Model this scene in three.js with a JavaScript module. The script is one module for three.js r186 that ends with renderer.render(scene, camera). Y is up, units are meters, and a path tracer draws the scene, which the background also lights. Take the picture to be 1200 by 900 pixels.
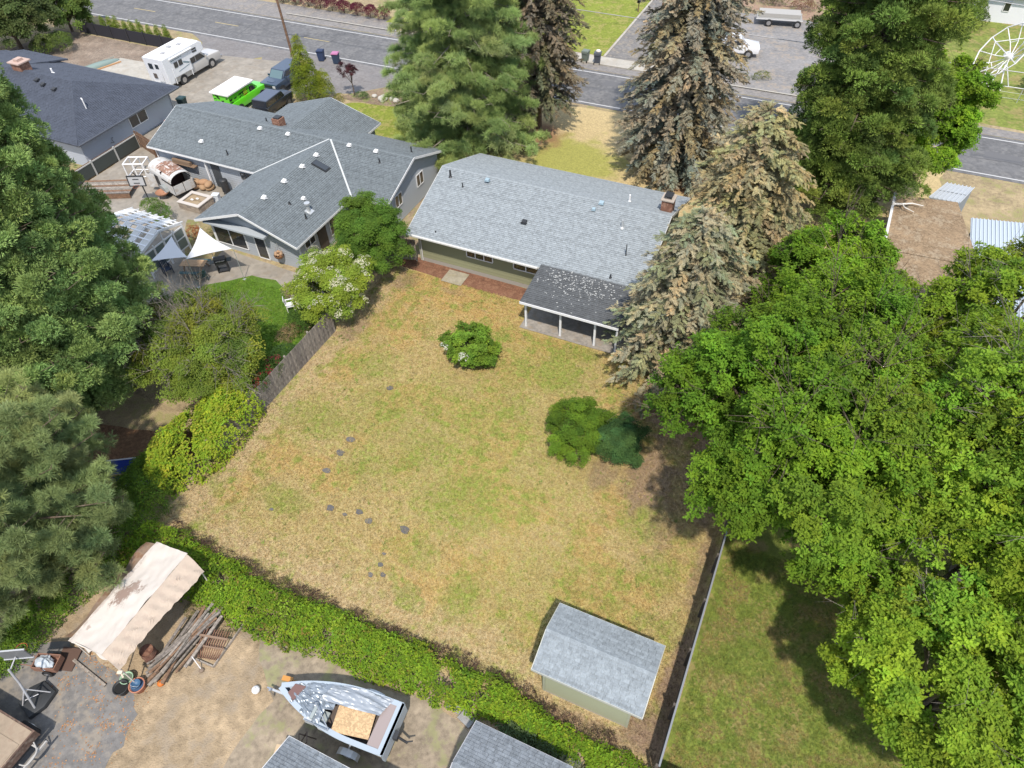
import * as THREE from 'three';
import { mergeGeometries, toCreasedNormals } from 'three/addons/utils/BufferGeometryUtils.js';

// ---------------------------------------------------------------- camera, sky, sun, exposure
const scene = new THREE.Scene();
const camera = new THREE.PerspectiveCamera(56.59, 1024 / 768, 0.5, 900);
camera.position.set(0, 30, 0);
camera.up.set(-0.28770, 0.68263, -0.67175);
camera.lookAt(-0.29984, 30 - 0.73034, -0.61375);
const SUN = new THREE.Vector3(0.28, 1, 0.53).normalize();
{ // a bright summer sky with a broken layer of thin cloud
  const w = 256, h = 128, d = new Float32Array(w * h * 4), cells = (x, y) => { const q = (i, j) => { let k = Math.imul((i % 32 + 32) % 32, 374761393) + Math.imul(j, 668265263); k = Math.imul(k ^ (k >>> 13), 1274126177); return ((k ^ (k >>> 16)) >>> 0) / 4294967296; }, i = Math.floor(x), j = Math.floor(y), f = x - i, g = y - j; return (q(i, j) * (1 - f) + q(i + 1, j) * f) * (1 - g) + (q(i, j + 1) * (1 - f) + q(i + 1, j + 1) * f) * g; };
  for (let j = 0; j < h; j++) for (let i = 0; i < w; i++) {
    const el = Math.max(0, ((j + 0.5) / h - 0.5) * 2), n = 0.6 * cells(i / w * 16, j / h * 16) + 0.4 * cells(i / w * 32, j / h * 40), c = Math.min(1, Math.max(0, (n - 0.3) * 2.2)), k = 4 * (j * w + i);
    const air = [0.49 - 0.17 * el, 0.63 - 0.14 * el, 0.88 - 0.05 * el], cl = [0.82, 0.84, 0.87];
    for (let q = 0; q < 3; q++) d[k + q] = air[q] + (cl[q] - air[q]) * c; d[k + 3] = 1;
  }
  const t = new THREE.DataTexture(d, w, h, THREE.RGBAFormat, THREE.FloatType); t.mapping = THREE.EquirectangularReflectionMapping; t.magFilter = t.minFilter = THREE.LinearFilter; t.wrapS = THREE.RepeatWrapping; t.colorSpace = THREE.LinearSRGBColorSpace; t.needsUpdate = true;
  scene.background = t; scene.environment = t;
}
const sun = new THREE.DirectionalLight(0xfff5e8, 3.6);
sun.position.copy(SUN).multiplyScalar(120).add(new THREE.Vector3(-20, 0, -35));
sun.target.position.set(-20, 0, -35);
sun.castShadow = true; sun.shadow.mapSize.set(4096, 4096); sun.shadow.radius = 3;
Object.assign(sun.shadow.camera, { left: -80, right: 80, top: 80, bottom: -80, near: 1, far: 320 });
scene.add(sun, sun.target);
const renderer = new THREE.WebGLRenderer({ antialias: true });
renderer.setSize(1024, 768);
renderer.toneMapping = THREE.LinearToneMapping;
renderer.toneMappingExposure = 1.36;
renderer.shadowMap.enabled = true;

// ---------------------------------------------------------------- helpers
const V = (x, y, z) => new THREE.Vector3(x, y, z);
function rng(seed) { let a = seed >>> 0; return () => { a = (a + 0x6D2B79F5) | 0; let t = Math.imul(a ^ (a >>> 15), 1 | a); t = (t + Math.imul(t ^ (t >>> 7), 61 | t)) ^ t; return ((t ^ (t >>> 14)) >>> 0) / 4294967296; }; }
const hash = (i, j) => { let h = Math.imul(i | 0, 374761393) + Math.imul(j | 0, 668265263); h = Math.imul(h ^ (h >>> 13), 1274126177); return ((h ^ (h >>> 16)) >>> 0) / 4294967296; };
const mod = (a, n) => ((a % n) + n) % n;
function vn(x, y, per = 0) { // value noise, period per in cells when set
  let i = Math.floor(x), j = Math.floor(y); const f = x - i, g = y - j, u = f * f * (3 - 2 * f), v = g * g * (3 - 2 * g);
  let i1 = i + 1, j1 = j + 1;
  if (per) { i = mod(i, per); j = mod(j, per); i1 = mod(i1, per); j1 = mod(j1, per); }
  return (hash(i, j) * (1 - u) + hash(i1, j) * u) * (1 - v) + (hash(i, j1) * (1 - u) + hash(i1, j1) * u) * v;
}
function fbm(x, y, o = 4, per = 0) { let s = 0, a = 0.5, n = 0; for (let k = 0; k < o; k++) { s += a * vn(x + k * 17.3 * (per ? 0 : 1), y + k * 9.1 * (per ? 0 : 1), per); n += a; a *= 0.5; x *= 2; y *= 2; per *= 2; } return s / n; }
const clamp = (x, a = 0, b = 1) => Math.min(b, Math.max(a, x));
const sstep = (a, b, x) => { const t = clamp((x - a) / (b - a)); return t * t * (3 - 2 * t); };
const mix = (a, b, t) => a + (b - a) * t;
const mix3 = (a, b, t) => [mix(a[0], b[0], t), mix(a[1], b[1], t), mix(a[2], b[2], t)];
// fn(u, v) gives linear rgb 0..1 (colour) or a grey number (bump)
function texOf(w, h, fn, colour = true, rep = 1) {
  const d = new Uint8Array(w * h * 4);
  const enc = c => Math.round(255 * clamp(c <= 0.0031308 ? 12.92 * c : 1.055 * Math.pow(c, 1 / 2.4) - 0.055));
  for (let j = 0; j < h; j++) for (let i = 0; i < w; i++) {
    const r = fn((i + 0.5) / w, (j + 0.5) / h), k = 4 * (j * w + i);
    if (colour) { d[k] = enc(r[0]); d[k + 1] = enc(r[1]); d[k + 2] = enc(r[2]); } else d[k] = d[k + 1] = d[k + 2] = Math.round(255 * clamp(r));
    d[k + 3] = 255;
  }
  const t = new THREE.DataTexture(d, w, h, THREE.RGBAFormat);
  t.magFilter = THREE.LinearFilter; t.minFilter = THREE.LinearMipmapLinearFilter; t.generateMipmaps = true;
  t.wrapS = t.wrapT = THREE.RepeatWrapping; t.repeat.set(rep, rep);
  if (colour) t.colorSpace = THREE.SRGBColorSpace;
  t.needsUpdate = true; return t;
}
const lin = (r, g, b) => new THREE.Color().setRGB(r, g, b);
function M(rgb, rough = 0.8, o = {}) { const { metal = 0, ...rest } = o; return new THREE.MeshStandardMaterial({ color: Array.isArray(rgb) ? lin(...rgb) : rgb, roughness: rough, metalness: metal, ...rest }); }
function MP(rgb, rough, o = {}) { return new THREE.MeshPhysicalMaterial({ color: lin(...rgb), roughness: rough, ...o }); }

// geometry helpers -----------------------------------------------------------
function metric(g) { // uv in metres, from the dominant side of each face
  g = g.index ? g.toNonIndexed() : g;
  const p = g.attributes.position, n = p.count, uv = new Float32Array(n * 2), a = V(0, 0, 0), b = V(0, 0, 0), c = V(0, 0, 0);
  for (let i = 0; i < n; i += 3) {
    a.fromBufferAttribute(p, i); b.fromBufferAttribute(p, i + 1); c.fromBufferAttribute(p, i + 2);
    const nn = b.clone().sub(a).cross(c.clone().sub(a)), ax = Math.abs(nn.x), ay = Math.abs(nn.y), az = Math.abs(nn.z);
    [a, b, c].forEach((q, k) => { uv[2 * (i + k)] = ax > ay && ax > az ? q.z : q.x; uv[2 * (i + k) + 1] = ay >= ax && ay >= az ? q.z : q.y; });
  }
  g.setAttribute('uv', new THREE.BufferAttribute(uv, 2)); return g;
}
function place(g, x = 0, y = 0, z = 0, rx = 0, ry = 0, rz = 0) { g.applyMatrix4(new THREE.Matrix4().compose(V(x, y, z), new THREE.Quaternion().setFromEuler(new THREE.Euler(rx, ry, rz)), V(1, 1, 1))); return g; }
const box = (w, h, d, x = 0, y = 0, z = 0, rx = 0, ry = 0, rz = 0) => place(new THREE.BoxGeometry(w, h, d), x, y, z, rx, ry, rz);
const span = (x0, x1, y0, y1, z0, z1) => box(x1 - x0, y1 - y0, z1 - z0, (x0 + x1) / 2, (y0 + y1) / 2, (z0 + z1) / 2);
const cyl = (r0, r1, h, x = 0, y = 0, z = 0, n = 12, rx = 0, ry = 0, rz = 0) => place(new THREE.CylinderGeometry(r1, r0, h, n), x, y, z, rx, ry, rz);
function beam(p, q, w, h) { // a bar from p to q, w wide and h high
  const d = q.clone().sub(p), L = d.length(); d.normalize();
  const up = Math.abs(d.y) > 0.95 ? V(1, 0, 0) : V(0, 1, 0), s = d.clone().cross(up).normalize(), u = s.clone().cross(d);
  const g = new THREE.BoxGeometry(L, h, w); g.applyMatrix4(new THREE.Matrix4().makeBasis(d, u, s).setPosition(p.clone().add(q).multiplyScalar(0.5))); return g;
}
function rod(p, q, r0, r1 = r0, n = 6) { const d = q.clone().sub(p), L = d.length(), g = new THREE.CylinderGeometry(r1, r0, L, n, 1); g.applyMatrix4(new THREE.Matrix4().compose(p.clone().add(q).multiplyScalar(0.5), new THREE.Quaternion().setFromUnitVectors(V(0, 1, 0), d.divideScalar(L)), V(1, 1, 1))); return g; }
function tube(pts, r, seg = 16, n = 6) { return new THREE.TubeGeometry(new THREE.CatmullRomCurve3(pts), seg, r, n); }
function bent(pts, r, n = 5) { const o = []; for (let i = 0; i < pts.length - 1; i++) { const a = Array.isArray(r) ? r[i] : r, b = Array.isArray(r) ? r[i + 1] : r; o.push(rod(pts[i], pts[i + 1], a, b, n)); } return o; }
function poly(pts3) { // flat or warped polygon as a fan
  const p = []; for (let i = 1; i < pts3.length - 1; i++) for (const q of [pts3[0], pts3[i], pts3[i + 1]]) p.push(q.x, q.y, q.z);
  const g = new THREE.BufferGeometry(); g.setAttribute('position', new THREE.Float32BufferAttribute(p, 3)); g.computeVertexNormals(); return g;
}
function tri(list) { const p = []; for (const q of list) p.push(q.x, q.y, q.z); const g = new THREE.BufferGeometry(); g.setAttribute('position', new THREE.Float32BufferAttribute(p, 3)); g.computeVertexNormals(); return g; }
function extr(shapePts, depth, bevel = 0) { // closed outline [x, y] pushed along +z
  const s = new THREE.Shape(shapePts.map(p => new THREE.Vector2(p[0], p[1])));
  return new THREE.ExtrudeGeometry(s, { depth, bevelEnabled: bevel > 0, bevelSize: bevel, bevelThickness: bevel, bevelSegments: 2, curveSegments: 6 });
}
function cleanGeo(g, own) {
  g = g.index ? g.toNonIndexed() : g;
  if (!own) metric(g);
  for (const k of Object.keys(g.attributes)) if (!['position', 'normal', 'uv'].includes(k)) g.deleteAttribute(k);
  if (!g.attributes.normal) g.computeVertexNormals();
  return g;
}
const taken = {};
function numbered(n) { const k = taken[n] = (taken[n] || 0) + 1; return k === 1 ? n : `${n}_${String(k - 1).padStart(3, '0')}`; }
function mesh(name, geos, mat, parent, own = false) { // geometries joined into one named mesh
  geos = (Array.isArray(geos) ? geos : [geos]).map(g => cleanGeo(g, own));
  const m = new THREE.Mesh(geos.length > 1 ? mergeGeometries(geos) : geos[0], mat);
  m.castShadow = m.receiveShadow = true;
  if (parent) { m.name = name; parent.add(m); } else { m.name = numbered(name); scene.add(m); }
  return m;
}
function each(name, geos, mat, parent) { return geos.map(g => mesh(name, g, mat, parent)); } // one part per piece
function tag(o, label, category, group) { o.userData.label = label; o.userData.category = category; if (group) o.userData.group = group; return o; }
function thing(name, label, category, pos = [0, 0, 0], turn = 0, group) {
  const o = new THREE.Group(); o.name = numbered(name); o.position.set(...pos); o.rotation.y = turn; scene.add(o); return tag(o, label, category, group);
}
function struct(o) { o.userData.kind = 'structure'; return o; }
function dup(root, pos, turn, label) { const r = root.clone(); r.name = numbered(root.name.replace(/_\d{3}$/, '')); scene.add(r); r.position.set(...pos); if (turn !== undefined) r.rotation.y = turn; r.userData = { ...root.userData }; if (label) r.userData.label = label; return r; }
// ---------------------------------------------------------------- surface textures
const noiseBump = texOf(256, 256, (u, v) => fbm(u * 32, v * 32, 3, 32), false, 1);
function grain(base, amp, tile = 6, cells = 24, tint = null, seedShift = 0) { // speckled colour, tile metres wide
  return texOf(300, 300, (u, v) => {
    const a = fbm(u * cells + 0, v * cells, 4, cells), b = fbm(u * 6, v * 6, 3, 6), s = hash(Math.floor(u * 300) + seedShift, Math.floor(v * 300)) - 0.5;
    let c = base.map(q => 0.78 * q * (1 + amp * (1.1 * (a - 0.5) + 0.6 * (b - 0.5) + 0.35 * s)));
    if (tint) c = mix3(c, tint.map(q => 0.78 * q * (0.8 + 0.4 * a)), clamp(sstep(0.47, 0.7, 0.65 * fbm(u * 10, v * 10, 5, 10) + 0.35 * a) * 0.85));
    return c;
  }, true, 1 / tile);
}
const bumpAt = (tile, n = 32) => { const t = noiseBump.clone(); t.repeat.set(1 / tile, 1 / tile); t.needsUpdate = true; return t; };
const asphaltMat = M([1, 1, 1], 0.92, { map: grain([0.17, 0.17, 0.174], 0.5, 9, 40, [0.205, 0.202, 0.2]), bumpMap: bumpAt(1.2), bumpScale: 0.008 });
const shoulderMat = M([1, 1, 1], 0.95, { map: grain([0.27, 0.255, 0.245], 0.5, 7, 40, [0.31, 0.275, 0.235], 31), bumpMap: bumpAt(1.2), bumpScale: 0.01 });
const drivewayMat = M([1, 1, 1], 0.92, { map: grain([0.23, 0.22, 0.21], 0.5, 5, 30, [0.31, 0.27, 0.22], 11), bumpMap: bumpAt(1.2), bumpScale: 0.006 });
const concreteMat = M([1, 1, 1], 0.9, { map: grain([0.36, 0.325, 0.275], 0.45, 5, 16, [0.29, 0.25, 0.2], 5), bumpMap: bumpAt(1), bumpScale: 0.004 });
const paleConcrete = M([1, 1, 1], 0.9, { map: grain([0.52, 0.49, 0.43], 0.35, 5, 20, [0.42, 0.38, 0.32], 7) });
const dirtMat = M([1, 1, 1], 1, { map: grain([0.43, 0.325, 0.205], 0.7, 7, 28, [0.33, 0.265, 0.19], 3), bumpMap: bumpAt(1.5), bumpScale: 0.03 });
const tanGround = M([1, 1, 1], 1, { map: grain([0.46, 0.36, 0.21], 0.7, 8, 40, [0.32, 0.3, 0.12], 9), bumpMap: bumpAt(1.2), bumpScale: 0.04 });
const litterMat = M([1, 1, 1], 1, { map: grain([0.25, 0.135, 0.07], 0.8, 5, 50, [0.33, 0.2, 0.11], 13), bumpMap: bumpAt(0.9), bumpScale: 0.03 });
const greenLawn = M([1, 1, 1], 1, { map: grain([0.12, 0.235, 0.018], 0.7, 6, 50, [0.165, 0.245, 0.03], 15), bumpMap: bumpAt(0.6), bumpScale: 0.04 });
const olivLawn = M([1, 1, 1], 1, { map: grain([0.28, 0.335, 0.04], 0.6, 6, 40, [0.4, 0.35, 0.11], 17), bumpMap: bumpAt(0.6), bumpScale: 0.04 });
const rightLawn = M([1, 1, 1], 1, { map: grain([0.26, 0.315, 0.055], 0.8, 7, 36, [0.38, 0.3, 0.12], 19), bumpMap: bumpAt(0.6), bumpScale: 0.04 });
const gravelMat = M([1, 1, 1], 1, { map: grain([0.34, 0.27, 0.21], 0.9, 6, 60, [0.27, 0.2, 0.15], 21), bumpMap: bumpAt(0.7), bumpScale: 0.03 });
const whitePaint = M([0.5, 0.5, 0.5], 0.8), yellowPaint = M([0.42, 0.34, 0.17], 0.85);

// ---------------------------------------------------------------- ground
function wobble(pts, amp, step, seed) { // outline with uneven edge
  const out = [];
  pts.forEach((p, i) => { const q = pts[(i + 1) % pts.length], L = Math.hypot(q[0] - p[0], q[1] - p[1]), n = Math.max(1, Math.round(L / step));
    for (let k = 0; k < n; k++) { const t = k / n, x = mix(p[0], q[0], t), z = mix(p[1], q[1], t); out.push([x + amp * 2 * (fbm(x * 1.3 + seed, z * 1.3, 3) - 0.5), z + amp * 2 * (fbm(x * 1.3 + 40, z * 1.3 + seed, 3) - 0.5)]); } });
  return out;
}
function sheet(name, pts, y, mat, uvf) {
  const s = new THREE.Shape(pts.map(p => new THREE.Vector2(p[0], -p[1])));
  const g = new THREE.ShapeGeometry(s); g.rotateX(-Math.PI / 2); g.translate(0, y, 0);
  let q = metric(g);
  if (uvf) { const P = q.attributes.position, uv = q.attributes.uv; for (let i = 0; i < P.count; i++) { const [a, b] = uvf(P.getX(i), P.getZ(i)); uv.setXY(i, a, b); } }
  return struct(mesh(name, q, mat, null, true));
}
const rect = (x0, x1, z0, z1) => [[x0, z0], [x1, z0], [x1, z1], [x0, z1]];
sheet('ground', rect(-300, 300, -300, 200), 0, tanGround);

// the dry lawn: straw with green patches, bare soil and worn edges
const LX0 = -24.7, LX1 = 1.1, LZ0 = -33.0, LZ1 = -8.6;
const greens = [[-12.5, -20.5, 7.5, 6, .38], [-5.5, -14, 4.5, 3.5, .28], [-11, -27.5, 4, 3, .35], [-21.1, -18.6, 2.6, 1.8, .7], [-11.3, -16.8, 3.2, 2.2, .75], [-19.6, -13.4, 1.7, 1, .75], [-20.3, -23.3, 1.7, 1.5, .6], [-10.1, -27, 1.8, 1.9, .95], [-8.9, -12.4, 1.0, 1.4, .8], [-9.3, -29, 1.3, .9, .9], [-2.6, -19.4, 1.4, 1.5, .7], [-11.5, -23.4, 2, 1.7, .6], [-1.2, -17, 1.2, 1.2, .6], [-14.4, -19, 2.4, 2, .65], [-13, -21.8, 2.2, 1.6, .6], [-16.8, -17, 2, 1.8, .5], [-12.3, -26.6, 1.2, 1.6, .6], [-9, -22.6, 1.2, 1.2, .4], [-14.6, -28.6, 1.1, .7, .6], [0.1, -14.5, .9, 1, .6], [-1.3, -14.6, .8, .6, .5], [-18, -20.5, 3, 2.4, .5], [-12, -13.5, 1.5, 1, .35]];
const soils = [[0.8, -12.6, .6, 3.2, .9], [0.6, -10.2, 1.5, 1.2, .9], [-3, -22, 1.6, 2.6, .8], [-1.6, -19.6, .9, 1.8, .55], [-5.4, -21.2, .8, 1.2, .6], [-3.2, -27, 2.4, 3, .85], [-0.2, -25, 2, 6, .85], [0.6, -18, .6, 2.4, .6], [-22.8, -31, 1, 1.2, .5], [-23.4, -25.6, .9, 1.4, .5], [-19.3, -31.2, 1, .3, .35], [-1.9, -9.5, 3, .35, .6]];
function lawnAt(x, z) {
  const n1 = fbm(x * 0.45 + 11, z * 0.45 + 5, 4), n2 = fbm(x * 2.1, z * 2.1 + 30, 4), n3 = fbm(x * 9, z * 9 + 60, 3);
  let g = 0, s = 0;
  for (const [a, b, p, q, w] of greens) g = Math.max(g, w * (1 - sstep(0.35, 1.15, Math.hypot((x - a) / p, (z - b) / q) + 0.9 * (n2 - 0.5))));
  for (const [a, b, p, q, w] of soils) s = Math.max(s, w * (1 - sstep(0.5, 1.1, Math.hypot((x - a) / p, (z - b) / q) + 0.8 * (n2 - 0.5))));
  const n4 = fbm(x * 4.5 + 7, z * 4.5, 3);
  g = clamp(0.85 * g + 0.6 * sstep(0.46, 0.66, n2) * sstep(0.38, 0.58, n1) + 0.3 * sstep(0.5, 0.7, n4)) * (0.35 + 1.1 * n3) * (0.7 + 0.6 * n4);
  const streak = fbm(x * 0.5 + z * 0.16, z * 5 - x * 1.5, 3);
  const pale = Math.max(0.35 * sstep(0.58, 0.75, streak) * (1 - 0.7 * g), sstep(-12.4, -10.2, z + 2.2 * (n2 - 0.5)), 1 - sstep(-23.6, -22.2, x + 1.6 * (n2 - 0.5))) * 0.8;
  const gold = clamp(0.7 * sstep(0.42, 0.62, n1) + 0.7 * (1 - sstep(-30.5, -27.5, z + 3 * (n2 - 0.5)))) * (1 - pale);
  let c = mix3([0.5, 0.385, 0.165], [0.53, 0.365, 0.135], gold);
  c = mix3(c, [0.55, 0.42, 0.235], pale);
  c = mix3(c, [0.29, 0.325, 0.065], clamp(g));
  c = mix3(c, [0.3, 0.205, 0.135], clamp(s * (0.7 + 0.6 * n3)));
  const kk = 0.78 * (0.86 + 0.28 * n4);
  return [c[0] * kk, c[1] * kk, c[2] * kk];
}
const lawnTex = texOf(1280, 1216, (u, v) => {
  const x = LX0 + (LX1 - LX0) * u, z = LZ0 + (LZ1 - LZ0) * v, f = fbm(x * 24, z * 24, 2), h = hash(Math.floor(u * 1280), Math.floor(v * 1216)), c = lawnAt(x, z), k = 0.62 + 0.72 * f + 0.25 * (h - 0.5);
  return c.map(q => q * k);
});
lawnTex.wrapS = lawnTex.wrapT = THREE.ClampToEdgeWrapping;
sheet('lawn', wobble(rect(LX0, LX1, LZ0, LZ1), 0.1, 0.6, 2), 0.008, M([1, 1, 1], 1, { map: lawnTex, bumpMap: bumpAt(1 / 26), bumpScale: 0.03 }), (x, z) => [(x - LX0) / (LX1 - LX0), (z - LZ0) / (LZ1 - LZ0)]);

sheet('front_lawn', wobble(rect(-25.5, 9, -58.7, -43), 0.3, 1, 4), 0.008, (() => {
  const t = texOf(700, 320, (u, v) => { const x = -26 + 36 * u, z = -59.3 + 17 * v, n = fbm(x * 0.8, z * 0.8 + 9, 4), f = fbm(x * 14, z * 14, 3);
    let c = mix3([0.55, 0.43, 0.22], [0.37, 0.36, 0.09], clamp(1.1 * (1 - sstep(0.5, 1.2, Math.hypot((x + 18.5) / 5.5, (z + 50) / 3.6) + 1.1 * (n - 0.5)))));
    c = mix3(c, [0.3, 0.16, 0.085], 0.9 * (1 - sstep(0.5, 1.1, Math.min(Math.hypot((x + 22.6) / 2.6, (z + 52) / 3.4), Math.hypot((x + 25.4) / 2.6, (z + 47.6) / 2.2), Math.hypot((x + 9.5) / 3.6, (z + 50.5) / 3)) + 0.9 * (n - 0.5))));
    return c.map(q => 0.78 * q * (0.6 + 0.8 * f)); });
  t.wrapS = t.wrapT = THREE.ClampToEdgeWrapping; return M([1, 1, 1], 1, { map: t }); })(), (x, z) => [(x + 26) / 36, (z + 59.3) / 17]);
sheet('right_lawn', wobble(rect(1.2, 40, -34, 10), 0.05, 1, 5), 0.006, rightLawn);
sheet('dirt_yard', wobble([[-30, -9.4], [-4, -8.9], [1.1, -8.7], [1.1, 12], [-40, 12], [-40, -2]], 0.15, 0.8, 6), 0.012, dirtMat);
sheet('dirt_driveway', wobble([[-24.6, -3.2], [-22.4, -3.5], [-20.9, -3.4], [-19.2, -3.0], [-18.4, -1.5], [-18.2, 1], [-19.2, 5], [-34, 6], [-34, 0.5]], 0.5, 0.3, 8), 0.016, drivewayMat);
sheet('worn_track', wobble([[-16.2, -7.3], [-14, -7.8], [-11.5, -7.4], [-8, -7.8], [-6, -7.4], [-5.6, 2], [-14.6, 2], [-14, -5.2], [-15.6, -6.2]], 0.35, 0.6, 9), 0.016, M([1, 1, 1], 1, { map: grain([0.36, 0.295, 0.215], 0.7, 5, 30, [0.29, 0.285, 0.14], 23) }));
sheet('garden_soil', wobble([[-35, -12.5], [-26.2, -15.2], [-25.2, -11.5], [-26.4, -8.5], [-30, -7]], 0.3, 0.7, 10), 0.012, litterMat);
sheet('neighbor_lawn', wobble([[-36.4, -23.5], [-35.2, -25.2], [-32.8, -27.4], [-31, -27.7], [-29.2, -26.8], [-27.6, -26.4], [-26.3, -24.8], [-25.6, -22.6], [-25, -18.5], [-30, -17.5]], 0.15, 0.5, 11), 0.012, greenLawn);
sheet('courtyard', wobble([[-53, -38], [-48, -35.9], [-38.2, -35.3], [-37.6, -29.2], [-29.4, -28.8], [-28.2, -29.4], [-25.5, -28.5], [-24.6, -26], [-28, -24], [-36, -22.4], [-41, -22.4], [-44, -26], [-53, -30]], 0.05, 1, 12), 0.008, concreteMat);
sheet('garden_bed', wobble([[-41.6, -31], [-38.2, -31.6], [-36.6, -29], [-36.4, -27.6], [-38.4, -27.2], [-40.4, -29]], 0.2, 0.5, 13), 0.014, M([1, 1, 1], 1, { map: grain([0.3, 0.24, 0.12], 0.8, 4, 30, [0.17, 0.22, 0.05], 25) }));
sheet('side_path', wobble([[-26.7, -46.5], [-23.2, -45.5], [-23.2, -32.5], [-25.9, -32.4], [-26.7, -34]], 0.15, 0.6, 14), 0.014, M([1, 1, 1], 1, { map: grain([0.38, 0.3, 0.2], 0.8, 5, 30, [0.24, 0.26, 0.08], 27) }));
sheet('mulch_bed', wobble([[-24.2, -33.6], [-12.8, -33.3], [-12.8, -32.2], [-17.6, -32.0], [-24.2, -32.3]], 0.05, 0.5, 15), 0.016, M([1, 1, 1], 1, { map: grain([0.23, 0.11, 0.065], 0.7, 3, 40, [0.28, 0.15, 0.09], 29) }));
sheet('neighbor_front_lawn', wobble([[-42, -50.2], [-40.6, -51.8], [-34, -52.9], [-28, -51.6], [-27, -44.6], [-33, -43.6], [-42, -44]], 0.2, 0.7, 16), 0.012, olivLawn);
sheet('flower_bed', wobble([[-42.6, -52.2], [-40.6, -52], [-33.5, -52.8], [-33, -55.4], [-36.6, -57.4], [-41.2, -54]], 0.25, 0.5, 17), 0.014, M([1, 1, 1], 1, { map: grain([0.3, 0.22, 0.15], 0.8, 4, 30, [0.2, 0.24, 0.06], 33) }));
sheet('side_yard', wobble([[-54.6, -47], [-48, -44.8], [-48, -36], [-53, -35], [-54.6, -33]], 0.05, 1, 18), 0.006, concreteMat);

// the road, its shoulders and paint
sheet('road', rect(-280, 280, -66.3, -59.2), 0.012, asphaltMat);
sheet('road_shoulder', wobble([[-280, -67.7], [280, -67.7], [280, -66.4], [-280, -66.4]], 0.05, 4, 19), 0.009, shoulderMat);
sheet('road_shoulder', wobble([[-120, -66.5], [-46, -66.5], [-45, -70.2], [-120, -70.2]], 0.3, 2, 20), 0.006, shoulderMat);
sheet('road_shoulder', wobble([[-66.5, -59.3], [-34, -59.3], [-34.5, -58.3], [-37.5, -57.4], [-41.6, -53.4], [-44, -52.4], [-47.6, -50.8], [-53, -53], [-55, -57], [-57.6, -54.6], [-61, -55], [-63.6, -57.6]], 0.2, 1, 21), 0.009, M([1, 1, 1], 0.95, { map: grain([0.25, 0.235, 0.23], 0.5, 7, 36, [0.22, 0.212, 0.212], 35) }));
{ // tar repairs and sealed cracks in the asphalt
  const tar = M([0.075, 0.075, 0.078], 0.8), R = rng(201);
  for (const [x, z, w, d] of [[-56, -61, 2.4, 1.0], [-43, -64.4, 3.2, 0.9], [-20.5, -64.6, 2.6, 1.1], [-13.5, -61.2, 2.2, 0.8], [12, -63.4, 2.6, 1.2], [-66, -64.6, 4, 0.8]]) sheet('road_patch', wobble(rect(x, x + w, z, z + d), 0.12, 0.3, 24 + x), 0.0155, M([0.125, 0.125, 0.13], 0.9));
  for (const [x0, z0, x1, z1] of [[-74, -61.2, -52, -61.5], [-48, -64.1, -30, -63.9], [-62, -65.4, -61.2, -59.6], [-50.5, -65.4, -50.9, -60], [-27, -65.2, -26.4, -59.5], [-18, -61, -10, -61.3], [9, -62.2, 20, -62], [-41.5, -60.6, -41.2, -65.5]]) { const L = Math.hypot(x1 - x0, z1 - z0), n = Math.ceil(L / 0.5), top = [], bot = []; for (let k = 0; k <= n; k++) { const t = k / n, x = mix(x0, x1, t) + 0.5 * (fbm(t * L * 0.7 + x0, 3, 3) - .5), z = mix(z0, z1, t) + 0.5 * (fbm(t * L * 0.7 + z0, 8, 3) - .5), px = -(z1 - z0) / L * 0.03, pz = (x1 - x0) / L * 0.03; top.push([x + px, z + pz]); bot.unshift([x - px, z - pz]); } sheet('road_crack', [...top, ...bot], 0.0165, tar); }
}
const line = (x0, x1, z, w, mat, label) => { const o = sheet('road_marking', wobble(rect(x0, x1, z - w / 2, z + w / 2), 0.012, 1.2, 23), 0.018, mat); o.userData.label = label; return o; };
line(-200, 200, -59.66, 0.13, whitePaint, 'long white edge line beside the sandy verge');
line(-200, 200, -65.78, 0.13, whitePaint, 'long white edge line beside the paved far shoulder');
for (let k = 0; k < 9; k++) line(-78.3 + 12.15 * k, -75 + 12.15 * k, -62.75, 0.12, yellowPaint, 'short faded yellow centre dash');
sheet('kerb', rect(-60, 5, -67.78, -67.6), 0.1, paleConcrete);
struct(mesh('kerb', span(-40, -12, -0.1, 0.11, -67.9, -67.6), paleConcrete));
sheet('pavement', wobble(rect(-40, -17.2, -69.6, -67.9), 0.02, 2, 24), 0.016, paleConcrete);
sheet('driveway', [[-22.3, -69.6], [-18.3, -69.6], [-18.1, -130], [-22.3, -130]], 0.02, drivewayMat);
struct(mesh('driveway_edging', span(-22.55, -22.32, 0, 0.06, -130, -69.7), paleConcrete));
sheet('far_lawn', wobble(rect(-48, -22.6, -100, -69.7), 0.2, 2, 25), 0.008, olivLawn);
sheet('gravel_lot', wobble([[-16, -67.9], [3, -67.9], [4, -78], [-2, -92], [-14, -92], [-14.4, -76]], 0.4, 1.2, 26), 0.008, M([1, 1, 1], 1, { map: grain([0.29, 0.28, 0.275], 0.5, 7, 40, [0.34, 0.29, 0.24], 37) }));
sheet('red_soil', wobble([[-14, -86], [2, -86], [4, -110], [-14, -110]], 0.6, 1.4, 27), 0.012, M([1, 1, 1], 1, { map: grain([0.36, 0.24, 0.17], 0.8, 6, 40, [0.29, 0.27, 0.12], 39) }));
sheet('far_yard', wobble(rect(4, 40, -95, -68.2), 0.5, 1.6, 28), 0.006, rightLawn);
sheet('driveway', [[-61.2, -44.2], [-60.2, -55.6], [-52.4, -56.8], [-47.2, -51.2], [-46.6, -43.5], [-54.4, -43.5]], 0.014, concreteMat);
sheet('concrete_pad', [[-69.5, -47.2], [-61.6, -47.6], [-61.4, -51.6], [-69, -51.4]], 0.016, paleConcrete);
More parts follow.
